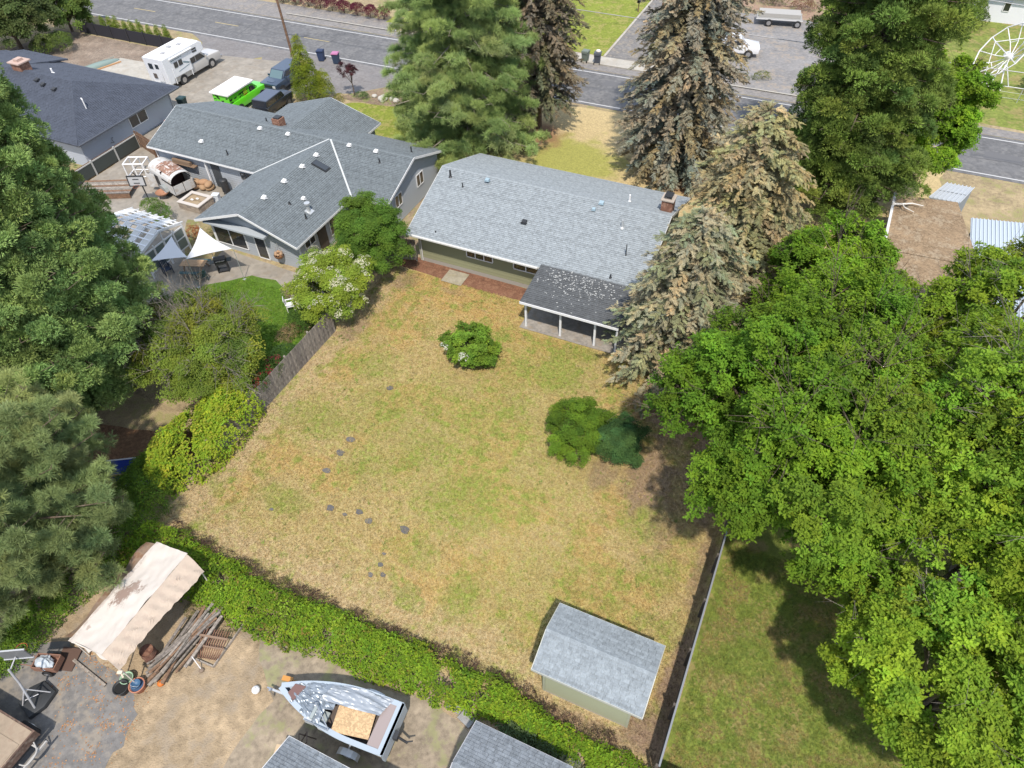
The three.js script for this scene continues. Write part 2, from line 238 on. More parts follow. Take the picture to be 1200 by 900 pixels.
sheet('gravel_strip', wobble([[-82, -54.8], [-62, -54.8], [-61, -44.6], [-82, -44.6]], 0.2, 1, 29), 0.009, gravelMat);
sheet('patio', [[-13.9, -33.4], [-7.2, -33.4], [-7.2, -29.75], [-13.9, -29.75]], 0.05, M([1, 1, 1], 0.95, { map: grain([0.36, 0.33, 0.29], 0.5, 3, 24, [0.3, 0.25, 0.19], 41) }));
sheet('stepping_slab', [[-20.6, -33.2], [-19.1, -33.2], [-19.1, -31.9], [-20.6, -31.9]], 0.06, M([1, 1, 1], 0.95, { map: grain([0.4, 0.36, 0.27], 0.4, 3, 24, [0.34, 0.3, 0.2], 43) }));
// ---------------------------------------------------------------- buildings
function shingleTex(base, amp, patch, seed) { // 2 m tile: 14 courses of tabs, each tab its own tone
  return texOf(420, 420, (u, v) => {
    const row = Math.floor(v * 14), w = 13, sh = hash(row + seed, 5) * 13, col = Math.floor(mod(u * w + sh, w)), t = hash(col * 7 + seed, row * 13 + 1), r0 = hash(row, 91 + seed);
    const n = fbm(u * 40, v * 40, 2, 40), b = fbm(u * 3, v * 3, 3, 3), st = fbm(u * 30, v * 2, 2, 2 * 15) ;
    const k = 1 + amp * (0.42 * (t - 0.5) + 0.3 * (r0 - 0.5) + 0.6 * (n - 0.5)) + patch * (b - 0.5) + 0.12 * (st - 0.5);
    return base.map(q => 0.85 * q * k);
  }, true, 0.5);
}
const tabBump = texOf(420, 420, (u, v) => { const row = Math.floor(v * 14), sh = hash(row, 5) * 7, f = mod(u * 7 + sh, 1); return (f < 0.05 ? 0.1 : 0.7) + 0.3 * hash(Math.floor(u * 420), Math.floor(v * 420)); }, false, 0.5);
const roofMat = (base, amp, patch, seed) => M([1, 1, 1], 0.95, { map: shingleTex(base, amp, patch, seed), bumpMap: tabBump, bumpScale: 0.006 });
const mainRoof = roofMat([0.3, 0.335, 0.358], 0.6, 0.22, 3), shedRoof = roofMat([0.275, 0.312, 0.338], 0.6, 0.12, 8), greyRoof = roofMat([0.17, 0.197, 0.213], 0.55, 0.2, 12), navyRoof = roofMat([0.075, 0.088, 0.118], 0.5, 0.2, 19), lowRoof = roofMat([0.21, 0.235, 0.26], 0.7, 0.2, 27), patioRoof = roofMat([0.11, 0.118, 0.125], 0.5, 0.3, 33);
const sidingBump = texOf(8, 256, (u, v) => mod(v * 8, 1), false, 1 / 1.6);
const siding = (c, o = {}) => M(c, 0.75, { bumpMap: sidingBump, bumpScale: 0.018, ...o });
const oliveSiding = siding([0.25, 0.255, 0.15]), blueSiding = siding([0.40, 0.44, 0.49]), slateSiding = siding([0.42, 0.46, 0.53]), shedSiding = siding([0.33, 0.35, 0.235]);
const trimWhite = M([0.74, 0.75, 0.76], 0.6), trimOlive = M([0.3, 0.3, 0.2], 0.7), gutterDark = M([0.09, 0.1, 0.12], 0.5), soffit = M([0.5, 0.5, 0.5], 0.8), brickMat = M([1, 1, 1], 0.95, { map: grain([0.3, 0.15, 0.1], 0.6, 1, 12, [0.4, 0.24, 0.17], 51) }), galv = M([0.55, 0.57, 0.58], 0.45, { metal: 0.5 }), ventWhite = M([0.8, 0.8, 0.8], 0.5), darkMetal = M([0.03, 0.032, 0.036], 0.5);
const glassMat = MP([0.02, 0.024, 0.028], 0.06, { clearcoat: 1, clearcoatRoughness: 0.03 });

// one roof slope, eave left/right then ridge right/left, laid in courses with real butts
function slope(eL, eR, rR, rL, thick = 0.12, course = 0.143) {
  const up = rL.clone().add(rR).sub(eL).sub(eR).multiplyScalar(0.5), eave = eR.clone().sub(eL).normalize();
  up.addScaledVector(eave, -up.dot(eave)); const len = up.length(), sd = up.clone().normalize();
  const n = eave.clone().cross(sd).normalize(); if (n.y < 0) n.negate();
  const N = Math.max(2, Math.round(len / course)), P = [], U = [], lift = 0.028;
  const push = (...q) => { for (const p of q) { P.push(p.x, p.y, p.z); U.push(p.dot(eave), p.dot(sd)); } };
  const quad = (a, b, c, d) => push(a, b, c, a, c, d);
  for (let k = 0; k < N; k++) {
    const t0 = k / N, t1 = (k + 1) / N, a = eL.clone().lerp(rL, t0).addScaledVector(n, lift), b = eR.clone().lerp(rR, t0).addScaledVector(n, lift), c = eR.clone().lerp(rR, t1), d = eL.clone().lerp(rL, t1);
    const W = a.distanceTo(b), nt = course > 1 ? 1 : Math.max(1, Math.round(W / 0.33));
    if (nt > 1) { quad(eL.clone().lerp(rL, t0), eR.clone().lerp(rR, t0), c, d);
      const h0 = hash(k, 7), cut = []; for (let j = 0; j <= nt; j++) cut.push(j === 0 ? 0 : j === nt ? 1 : clamp((j + (h0 - 0.5) * 0.9 + 0.25 * (hash(j, k + 31) - 0.5)) / nt));
      for (let j = 0; j < nt; j++) { const g0 = j ? 0.007 / W : 0, u0 = cut[j] + g0, u1 = cut[j + 1] - (j < nt - 1 ? 0.007 / W : 0); if (u1 - u0 < 0.02 / W) continue; const up2 = n.clone().multiplyScalar(0.9 * (hash(j + 5, k + 3) - 0.45) * 0.014), A = a.clone().lerp(b, u0).add(up2), B = a.clone().lerp(b, u1).add(up2), Cc = d.clone().lerp(c, u1).addScaledVector(n, 0.004), Dd = d.clone().lerp(c, u0).addScaledVector(n, 0.004), dn2 = n.clone().multiplyScalar(-0.02); quad(A, B, Cc, Dd); quad(A.clone().add(dn2), B.clone().add(dn2), B, A); }
    } else quad(a, b, c, d);
  }
  const dn = V(0, -thick, 0), B = [eL, eR, rR, rL].map(p => p.clone().add(dn)), T = [eL.clone().addScaledVector(n, lift), eR.clone().addScaledVector(n, lift), rR, rL];
  quad(B[3], B[2], B[1], B[0]);
  for (let i = 0; i < 4; i++) { const j = (i + 1) % 4; quad(B[i], B[j], T[j], T[i]); }
  const g = new THREE.BufferGeometry(); g.setAttribute('position', new THREE.Float32BufferAttribute(P, 3)); g.setAttribute('uv', new THREE.Float32BufferAttribute(U, 2)); g.computeVertexNormals();
  return g;
}
// a gabled block: ridge along x or z, roof extents given at the eaves
function gable(o, { axis, a0, a1, b0, b1, eave, ridge, over = 0.5, rake = 0.4, roof, wall, trim = trimWhite, walls = true, caps = true, ground = 0, endTrim = [1, 1] }) {
  const bm = (b0 + b1) / 2, half = (b1 - b0) / 2, W = (a, y, b) => axis === 'x' ? V(a, y, b) : V(b, y, a);
  const flip = axis === 'x';
  const r = mesh('roof_slope', slope(W(a0, eave, b1), W(a1, eave, b1), W(a1, ridge, bm), W(a0, ridge, bm)), roof, o, true);
  const r2 = mesh('roof_slope', slope(W(a1, eave, b0), W(a0, eave, b0), W(a0, ridge, bm), W(a1, ridge, bm)), roof, o, true);
  if (caps) { const cg = [], n = Math.round((a1 - a0) / 0.3); for (let k = 0; k < n; k++) { const s = a0 + (a1 - a0) * (k + 0.5) / n; for (const q of [-1, 1]) { const m = slopeTilt(half, ridge - eave); const g = new THREE.BoxGeometry(0.31, 0.014, 0.17); if (axis === 'z') g.rotateY(Math.PI / 2); if (axis === 'x') g.rotateX(q * m); else g.rotateZ(-q * m); const c = W(s, ridge + 0.018 - 0.075 * Math.sin(m) + (k % 2) * 0.005, bm + q * 0.078 * Math.cos(m)); g.translate(c.x, c.y, c.z); cg.push(g); } } mesh('ridge_cap', cg, roof, o); }
  if (walls) {
    const w0 = b0 + over, w1 = b1 - over, ye = eave + (ridge - eave) * over / half - 0.14, yr = ridge - 0.14;
    const prof = [[w0, ground], [w1, ground], [w1, ye], [bm, yr], [w0, ye]], L = a1 - a0 - 2 * rake;
    const g = extr(axis === 'x' ? prof.map(p => [-p[0], p[1]]).reverse() : prof, L);
    if (axis === 'x') { g.rotateY(Math.PI / 2); g.translate(a0 + rake, 0, 0); } else g.translate(0, 0, a0 + rake);
    mesh('wall', g, wall, o);
  }
  const f = [];
  for (const b of [b0 - 0.015, b1 + 0.015]) f.push(beam(W(a0 - 0.03, eave - 0.06, b), W(a1 + 0.03, eave - 0.06, b), 0.03, 0.15));
  each('eave_fascia', f, trim, o);
  [a0 - 0.018, a1 + 0.018].forEach((a, i) => { if (endTrim[i]) each('rake_board', [beam(W(a, eave - 0.075, b0), W(a, ridge - 0.075, bm), 0.03, 0.17), beam(W(a, eave - 0.075, b1), W(a, ridge - 0.075, bm), 0.03, 0.17)], trim, o); });
}
const slopeTilt = (half, rise) => Math.atan2(rise, half);
// a window standing on a wall face; dir: 'x+','x-','z+','z-'
function windowOn(o, dir, along, y, face, w, h, panes = 2, frameMat = trimWhite, name = 'window') {
  const P = (a, yy, out) => dir[0] === 'z' ? V(a, yy, face + (dir[1] === '+' ? out : -out)) : V(face + (dir[1] === '+' ? out : -out), yy, a);
  const bars = [], t = 0.07;
  const bar = (a0, y0, a1, y1) => bars.push(beam(P(a0, y0, 0.03), P(a1, y1, 0.03), Math.abs(a1 - a0) > Math.abs(y1 - y0) ? 0.07 : 0.07, t));
  bar(along - w / 2, y - h / 2, along + w / 2, y - h / 2); bar(along - w / 2, y + h / 2, along + w / 2, y + h / 2);
  for (let k = 0; k <= panes; k++) { const a = along - w / 2 + w * k / panes; const B = new THREE.BoxGeometry(dir[0] === 'z' ? t : 0.07, h - t, dir[0] === 'z' ? 0.07 : t); const c = P(a, y, 0.03); B.translate(c.x, c.y, c.z); bars.push(B); }
  const f = mesh(name, bars, frameMat, o);
  for (let k = 0; k < panes; k++) { const c = P(along - w / 2 + w * (k + 0.5) / panes, y, 0.034), g = new THREE.BoxGeometry(dir[0] === 'z' ? w / panes - t : 0.02, h - t, dir[0] === 'z' ? 0.02 : w / panes - t); g.translate(c.x, c.y, c.z); mesh('pane', g, glassMat, f); }
  return f;
}
const roofY = (eave, ridge, b0, b1, b) => { const bm = (b0 + b1) / 2, half = (b1 - b0) / 2; return eave + (ridge - eave) * (1 - Math.abs(b - bm) / half); };
const pipeVent = (o, x, y, z, h = 0.35, r = 0.05, mat = darkMetal) => mesh('vent_pipe', [cyl(r, r, h, x, y + h / 2, z, 8), cyl(r * 2.2, r * 1.2, 0.08, x, y + 0.03, z, 8)], mat, o);
const boxVent = (o, x, y, z, mat = ventWhite, s = 0.3) => mesh('roof_vent', [box(s * 1.25, 0.04, s * 1.35, x, y + 0.04, z, -0.35), box(s, 0.14, s, x, y + 0.12, z, 0.2)], mat, o);

// lap siding boards on a flat wall face, one part per board
function boards(o, dir, face, a0, a1, y0, y1, mat, h = 0.2) {
  const n = Math.round((y1 - y0) / h), L = a1 - a0, sg = dir[1] === '+' ? 1 : -1;
  for (let k = 0; k < n; k++) { const g = new THREE.BoxGeometry(L, (y1 - y0) / n - 0.006, 0.016); g.rotateX(-0.07); if (sg < 0) g.rotateY(Math.PI); if (dir[0] === 'x') g.rotateY(Math.PI / 2); const y = y0 + (k + 0.5) * (y1 - y0) / n; g.translate(dir[0] === 'z' ? (a0 + a1) / 2 : face + sg * 0.012, y, dir[0] === 'z' ? face + sg * 0.012 : (a0 + a1) / 2); mesh('siding_board', g, mat, o); }
}
// the olive house with the covered patio
{
  const o = thing('ranch_house', 'olive sided single storey house with pale grey shingle roof and covered patio', 'house');
  const A = { axis: 'x', a0: -23.36, a1: -7.25, b0: -43.75, b1: -32.7, eave: 2.6, ridge: 4.55 };
  gable(o, { ...A, over: 0.75, rake: 0.45, roof: mainRoof, wall: oliveSiding, trim: M([0.55, 0.56, 0.54], 0.6) });
  const zf = -33.45;
  windowOn(o, 'z+', -18.35, 1.75, zf, 1.9, 0.75, 3); windowOn(o, 'z+', -14.6, 1.75, zf, 2.6, 0.75, 3);
  boards(o, 'z+', zf, -22.8, -7.7, 0.32, 2.5, [M([0.25, 0.255, 0.15], 0.8)][0], 0.24);
  mesh('foundation', span(-22.95, -7.65, 0, 0.3, zf, zf + 0.03), M([0.33, 0.31, 0.27], 0.95), o);
  windowOn(o, 'x+', -36, 1.6, -7.65, 1.4, 1.1, 2);
  each('corner_board', [span(-22.97, -22.83, 0, 2.4, zf - 0.02, zf + 0.035), span(-13.95, -13.83, 0, 2.4, zf, zf + 0.03)], M([0.36, 0.37, 0.3], 0.7), o);
  const ry = z => roofY(2.6, 4.55, -43.75, -32.7, z);
  // small things on the roof
  pipeVent(o, -22.4, ry(-37.5), -37.5, 0.5, 0.07); pipeVent(o, -21.2, ry(-36.95), -36.95, 0.3, 0.04); pipeVent(o, -21.4, ry(-32.96), -32.96 - 0.3, 0.2, 0.05);
  boxVent(o, -16, ry(-35.4), -35.4, darkMetal, 0.3); boxVent(o, -19.7, ry(-38.4) - 0.04, -37.7, M([0.3, 0.4, 0.46], 0.4), 0.26); boxVent(o, -11.75, ry(-38.4) - 0.05, -38.0, M([0.3, 0.4, 0.46], 0.4), 0.28); boxVent(o, -12.05, ry(-37.4), -37.4, M([0.3, 0.4, 0.46], 0.4), 0.2);
  pipeVent(o, -10.35, ry(-39.5), -39.5, 0.5, 0.06, ventWhite); pipeVent(o, -9.9, ry(-36.7), -36.7, 0.55, 0.08, galv); pipeVent(o, -9.35, ry(-33.2), -33.2, 0.25, 0.05);
  pipeVent(o, -9.0, ry(-34.9), -34.9, 0.8, 0.03);
  const c = mesh('chimney', [span(-8.15, -7.45, 3.4, 5.05, -39.75, -38.95)], brickMat, o);
  mesh('chimney_crown', span(-8.22, -7.38, 5.05, 5.12, -39.82, -38.88), M([0.4, 0.35, 0.3], 0.9), c);
  mesh('chimney_cap', [span(-8.05, -7.55, 5.28, 5.34, -39.65, -39.05), ...[[-8, -39.6], [-7.6, -39.6], [-8, -39.1], [-7.6, -39.1]].map(([x, z]) => cyl(0.02, 0.02, 0.2, x, 5.2, z, 6))], darkMetal, c);
  mesh('gutter', beam(V(-23.3, 2.55, -32.62), V(-13.9, 2.55, -32.62), 0.1, 0.1), M([0.6, 0.6, 0.58], 0.5), o);
  mesh('downspout', [rod(V(-22.7, 2.5, -32.72), V(-22.75, 2.1, -33.36), 0.04), rod(V(-22.75, 2.1, -33.36), V(-22.75, 0.1, -33.36), 0.04)], M([0.6, 0.6, 0.58], 0.5), o);
  // patio cover
  const px0 = -13.75, px1 = -7.6, pr = mesh('patio_roof', slope(V(px0, 2.28, -29.62), V(px1, 2.28, -29.62), V(px1, 2.72, -32.9), V(px0, 2.72, -32.9), 0.1), patioRoof, o, true);
  mesh('patio_fascia', beam(V(px0 - 0.02, 2.2, -29.6), V(px1 + 0.02, 2.2, -29.6), 0.05, 0.16), trimWhite, o);
  each('rafter', [0, 1, 2, 3, 4, 5].map(k => beam(V(px0 + 0.2 + k * 1.15, 2.12, -29.7), V(px0 + 0.2 + k * 1.15, 2.55, -32.9), 0.05, 0.12)), trimWhite, pr);
  for (const x of [-13.55, -11.28, -9.09, -7.75]) mesh('patio_post', span(x - 0.06, x + 0.06, 0.05, 2.14, -30.1, -29.98), trimWhite, o);
  const sd = mesh('sliding_door', [span(-11.6, -9.5, 0.1, 2.1, zf, zf + 0.05)], trimWhite, o); each('pane', [span(-11.5, -10.6, 0.2, 2.0, zf + 0.05, zf + 0.06), span(-10.5, -9.6, 0.2, 2.0, zf + 0.05, zf + 0.06)], glassMat, sd);
  // petals blown onto the patio roof
  const R = rng(5), pet = []; for (let k = 0; k < 300; k++) { const u = clamp(R() * 0.8 + 0.2 * R() + (k % 3 ? 0 : -0.05)), t = Math.pow(R(), 0.55), x = px0 + 0.3 + u * 5.4, tt = k % 3 ? 0.55 + 0.42 * R() : t; const s = 0.03 + 0.05 * R(); pet.push(box(s * 1.5, 0.006, s, x, mix(2.28, 2.72, tt) + 0.022, mix(-29.62, -32.9, tt), -0.13, R() * 3, 0)); }
  mesh('fallen_petals', pet, M([0.42, 0.43, 0.42], 0.9), o).userData.kind = 'stuff';
}
// the pale blue house with crossing gables
{
  const o = thing('gabled_house', 'pale blue house with grey crossing gable roofs, skylight and many white roof vents', 'house');
  const E = 2.5, Rg = 4.02;
  gable(o, { axis: 'x', a0: -48.35, a1: -26.3, b0: -43.35, b1: -35.1, eave: E, ridge: Rg, over: 0.45, rake: 0.35, roof: greyRoof, wall: blueSiding });
  gable(o, { axis: 'z', a0: -39.1, a1: -28.6, b0: -37.75, b1: -29.18, eave: E, ridge: Rg, over: 0.5, rake: 0.75, roof: greyRoof, wall: blueSiding, endTrim: [0, 1] });
  gable(o, { axis: 'z', a0: -45.25, a1: -39.4, b0: -42.2, b1: -33.1, eave: E, ridge: 3.85, over: 0.4, rake: 0.4, roof: greyRoof, wall: blueSiding, endTrim: [1, 0] });
  const flash = M([0.5, 0.52, 0.52], 0.6);
  each('valley_flashing', [beam(V(-37.75, E + 0.05, -35.05), V(-33.5, Rg + 0.03, -39.15), 0.12, 0.015), beam(V(-29.18, E + 0.05, -35.05), V(-33.38, Rg + 0.03, -39.15), 0.12, 0.015)], flash, o);
  const ryW = x => roofY(E, Rg, -37.75, -29.18, x), ryM = z => roofY(E, Rg, -43.35, -35.1, z);
  for (const [x, z] of [[-43.8, -36.5], [-39.6, -38.7], [-37, -38.75], [-31.6, -38.95], [-29.3, -38.95]]) boxVent(o, x, ryM(z), z, ventWhite, 0.26);
  for (const [x, z] of [[-33.1, -36.9], [-33.1, -35.2], [-33.1, -33.1], [-33.1, -30.9]]) boxVent(o, x, ryW(x), z, ventWhite, 0.28);
  const sk = mesh('skylight', box(1.25, 0.12, 0.6, -32.3, ryW(-32.3) + 0.05, -36.2, 0, 0, -0.34), darkMetal, o); mesh('pane', box(1.1, 0.02, 0.48, -32.3 + 0.025, ryW(-32.3) + 0.125, -36.2, 0, 0, -0.34), glassMat, sk);
  mesh('flue', [box(0.5, 0.05, 0.5, -30.4, ryW(-30.4) + 0.05, -31.9, 0, 0, -0.34), cyl(0.13, 0.13, 0.6, -30.45, ryW(-30.45) + 0.3, -31.9, 12), cyl(0.2, 0.2, 0.12, -30.45, ryW(-30.45) + 0.62, -31.9, 12)], galv, o);
  pipeVent(o, -30.2, ryW(-30.2), -31.2, 0.4); pipeVent(o, -31.7, ryW(-31.7), -31.6, 0.2, 0.06); pipeVent(o, -28.6, ryM(-38.2), -38.2, 0.35); pipeVent(o, -27.3, ryM(-40.5), -40.5, 0.45); pipeVent(o, -40.9, ryM(-36), -36, 0.4, 0.05); pipeVent(o, -40.2, ryM(-40.2), -40.2, 0.3);
  boxVent(o, -31.3, ryW(-31.3), -32.6, ventWhite, 0.22);
  const ch = mesh('chimney', span(-39.1, -38.4, 3.2, 4.35, -40.3, -39.6), brickMat, o); mesh('chimney_cap', span(-39.0, -38.5, 4.35, 4.45, -40.2, -39.7), darkMetal, ch);
  // wing gable wall to the patio
  const zw = -29.35;
  windowOn(o, 'z+', -35.75, 1.25, zw, 2.7, 1.7, 2); windowOn(o, 'z+', -33.1, 1.05, zw, 0.9, 2.0, 1, trimWhite, 'door');
  each('corner_board', [span(-37.3, -37.16, 0, 2.5, zw, zw + 0.03), span(-29.8, -29.66, 0, 2.5, zw, zw + 0.03)], trimWhite, o);
  mesh('gable_beam', beam(V(-37.2, 2.35, zw + 0.35), V(-32, 2.35, zw + 0.35), 0.6, 0.12), M([0.38, 0.42, 0.46], 0.8), o);
  // wing side and right gable end
  windowOn(o, 'x+', -30.4, 1.7, -29.68, 1.1, 0.6, 2); windowOn(o, 'x+', -33.4, 1.35, -29.68, 1.5, 1.3, 2);
  mesh('side_door', span(-29.68, -29.62, 0, 2.05, -32.2, -31.3), M([0.06, 0.05, 0.045], 0.6), o);
  boards(o, 'x+', -26.65, -42.85, -35.65, 0.05, 2.5, M([0.4, 0.44, 0.49], 0.8), 0.23);
  windowOn(o, 'x+', -37.0, 1.75, -26.65, 0.9, 0.95, 2); windowOn(o, 'x+', -40.1, 1.75, -26.65, 0.95, 0.95, 2);
  each('corner_board', [span(-26.72, -26.6, 0, 2.3, -35.62, -35.5)], trimWhite, o);
  windowOn(o, 'z+', -39.2, 1.6, -35.55, 1.0, 0.5, 3, M([0.12, 0.12, 0.12], 0.6)); mesh('side_door', span(-42.6, -41.8, 0, 2.05, -35.55, -35.5), M([0.05, 0.06, 0.07], 0.5), o);
  mesh('patio_post', span(-42.95, -42.83, 0, 2.4, -35.4, -35.28), trimWhite, o); mesh('downspout', rod(V(-48, 2.4, -35.45), V(-48, 0, -35.5), 0.05), trimWhite, o);
  mesh('wall_shelf', [span(-46.4, -44, 1.5, 1.55, -35.5, -35.1), span(-46.2, -44.4, 1.55, 1.85, -35.4, -35.15)], M([0.22, 0.15, 0.1], 0.8), o);
}
// the navy roofed house beside the camper
{
  const o = thing('hip_roof_house', 'slate blue house with dark navy hip roof beside the parked camper', 'house');
  const E = 2.35, Rg = 4.35, x1 = -53.85, xr = -59.4, x0 = -76, zb = -44.5, zf = -33.2, zm = -38.85;
  mesh('roof_slope', slope(V(x0, E, zf), V(x1, E, zf), V(xr, Rg, zm), V(x0, Rg, zm)), navyRoof, o, true);
  mesh('roof_slope', slope(V(x1, E, zb), V(x0, E, zb), V(x0, Rg, zm), V(xr, Rg, zm)), navyRoof, o, true);
  mesh('roof_slope', slope(V(x1, E, zf), V(x1, E, zb), V(xr, Rg, zm - 0.01), V(xr, Rg, zm + 0.01)), navyRoof, o, true);
  mesh('roof_slope', slope(V(-68, E + 0.12, zb - 0.6), V(-74, E + 0.12, zb - 0.6), V(-74, Rg - 0.5, zm - 1.2), V(-68, Rg - 0.5, zm - 1.2)), navyRoof, o, true);
  mesh('wall', span(x0 + 0.6, x1 - 0.7, 0, 2.42, zb + 0.6, zf - 0.6), slateSiding, o);
  each('gutter', [beam(V(x1 + 0.06, E - 0.05, zf), V(x1 + 0.06, E - 0.05, zb), 0.12, 0.12), beam(V(x1 + 0.06, E - 0.05, zb - 0.06), V(x0, E - 0.05, zb - 0.06), 0.12, 0.12)], gutterDark, o);
  windowOn(o, 'x+', -39.9, 1.5, x1 - 0.7, 1.9, 1.1, 2); boards(o, 'x+', x1 - 0.7, zb + 0.65, zf - 0.65, 0.1, 2.3, M([0.42, 0.46, 0.53], 0.8), 0.22);
  mesh('hose_bracket', tube([V(-54.5, 1.2, -36.8), V(-54.4, 1.1, -36.6), V(-54.4, 0.8, -36.7), V(-54.45, 0.9, -36.4)], 0.02, 10, 5), darkMetal, o);
  mesh('downspout', rod(V(-54.48, 2.3, -43.8), V(-54.48, 0.1, -43.8), 0.05), M([0.4, 0.43, 0.46], 0.5), o);
  const ry = z => roofY(E, Rg, zb, zf, z);
  for (const [x, z] of [[-62.8, -38.1], [-61.8, -37.8], [-60.3, -37.6]]) boxVent(o, x, ry(z), z, darkMetal, 0.34);
  pipeVent(o, -63.2, ry(-40), -40, 0.4, 0.08, ventWhite);
  mesh('bent_vent', [rod(V(-56.4, ry(-37) - 0.75, -37), V(-56.4, ry(-37) + 0.35, -37), 0.05), rod(V(-56.4, ry(-37) + 0.35, -37), V(-56.75, ry(-37) + 0.3, -37.2), 0.06)], ventWhite, o);
  const c = mesh('chimney', span(-66.2, -65.1, 3.2, 4.9, -39.6, -38.6), brickMat, o); mesh('chimney_crown', [span(-66.35, -64.95, 4.9, 5.0, -39.75, -38.45), span(-65.9, -65.4, 5.0, 5.2, -39.4, -38.8)], M([0.45, 0.33, 0.28], 0.9), c);
  windowOn(o, 'z-', -62, 1.5, zb + 0.6, 1.6, 1.1, 2);
}
// garden shed on the lawn
{
  const o = thing('garden_shed', 'small olive wooden shed with pale shingle roof standing on the dry lawn', 'shed');
  gable(o, { axis: 'x', a0: -4.45, a1: 0.02, b0: -12.93, b1: -9.96, eave: 2.0, ridge: 2.63, over: 0.12, rake: 0.45, roof: shedRoof, wall: shedSiding, trim: M([0.45, 0.46, 0.42], 0.7) });
  each('corner_board', [span(-4.03, -3.93, 0, 1.9, -10.1, -10.05), span(-0.5, -0.4, 0, 1.9, -10.1, -10.05)], M([0.36, 0.38, 0.28], 0.7), o);
  boards(o, 'z+', -10.08, -3.92, -0.5, 0.16, 1.86, M([0.33, 0.35, 0.235], 0.8), 0.28);
  mesh('skirt_board', span(-4.02, -0.41, 0, 0.14, -10.085, -10.055), M([0.38, 0.36, 0.3], 0.8), o);
}
// sheds in the dirt yard
{
  const o = thing('tool_shed', 'grey shingled shed roof just beside the parked boat', 'shed');
  gable(o, { axis: 'x', a0: -11.62, a1: -7.2, b0: -4.0, b1: -0.8, eave: 2.1, ridge: 2.75, over: 0.2, rake: 0.2, roof: lowRoof, wall: M([0.36, 0.36, 0.35], 0.8), trim: M([0.66, 0.66, 0.66], 0.6) });
}
{
  const o = thing('tool_shed', 'grey shingled shed between the boat and the clipped ivy hedge', 'shed');
  gable(o, { axis: 'x', a0: -5.55, a1: -1.75, b0: -7.3, b1: -3.9, eave: 2.1, ridge: 2.8, over: 0.2, rake: 0.2, roof: lowRoof, wall: M([0.33, 0.3, 0.26], 0.8), trim: M([0.42, 0.42, 0.44], 0.6) });
}
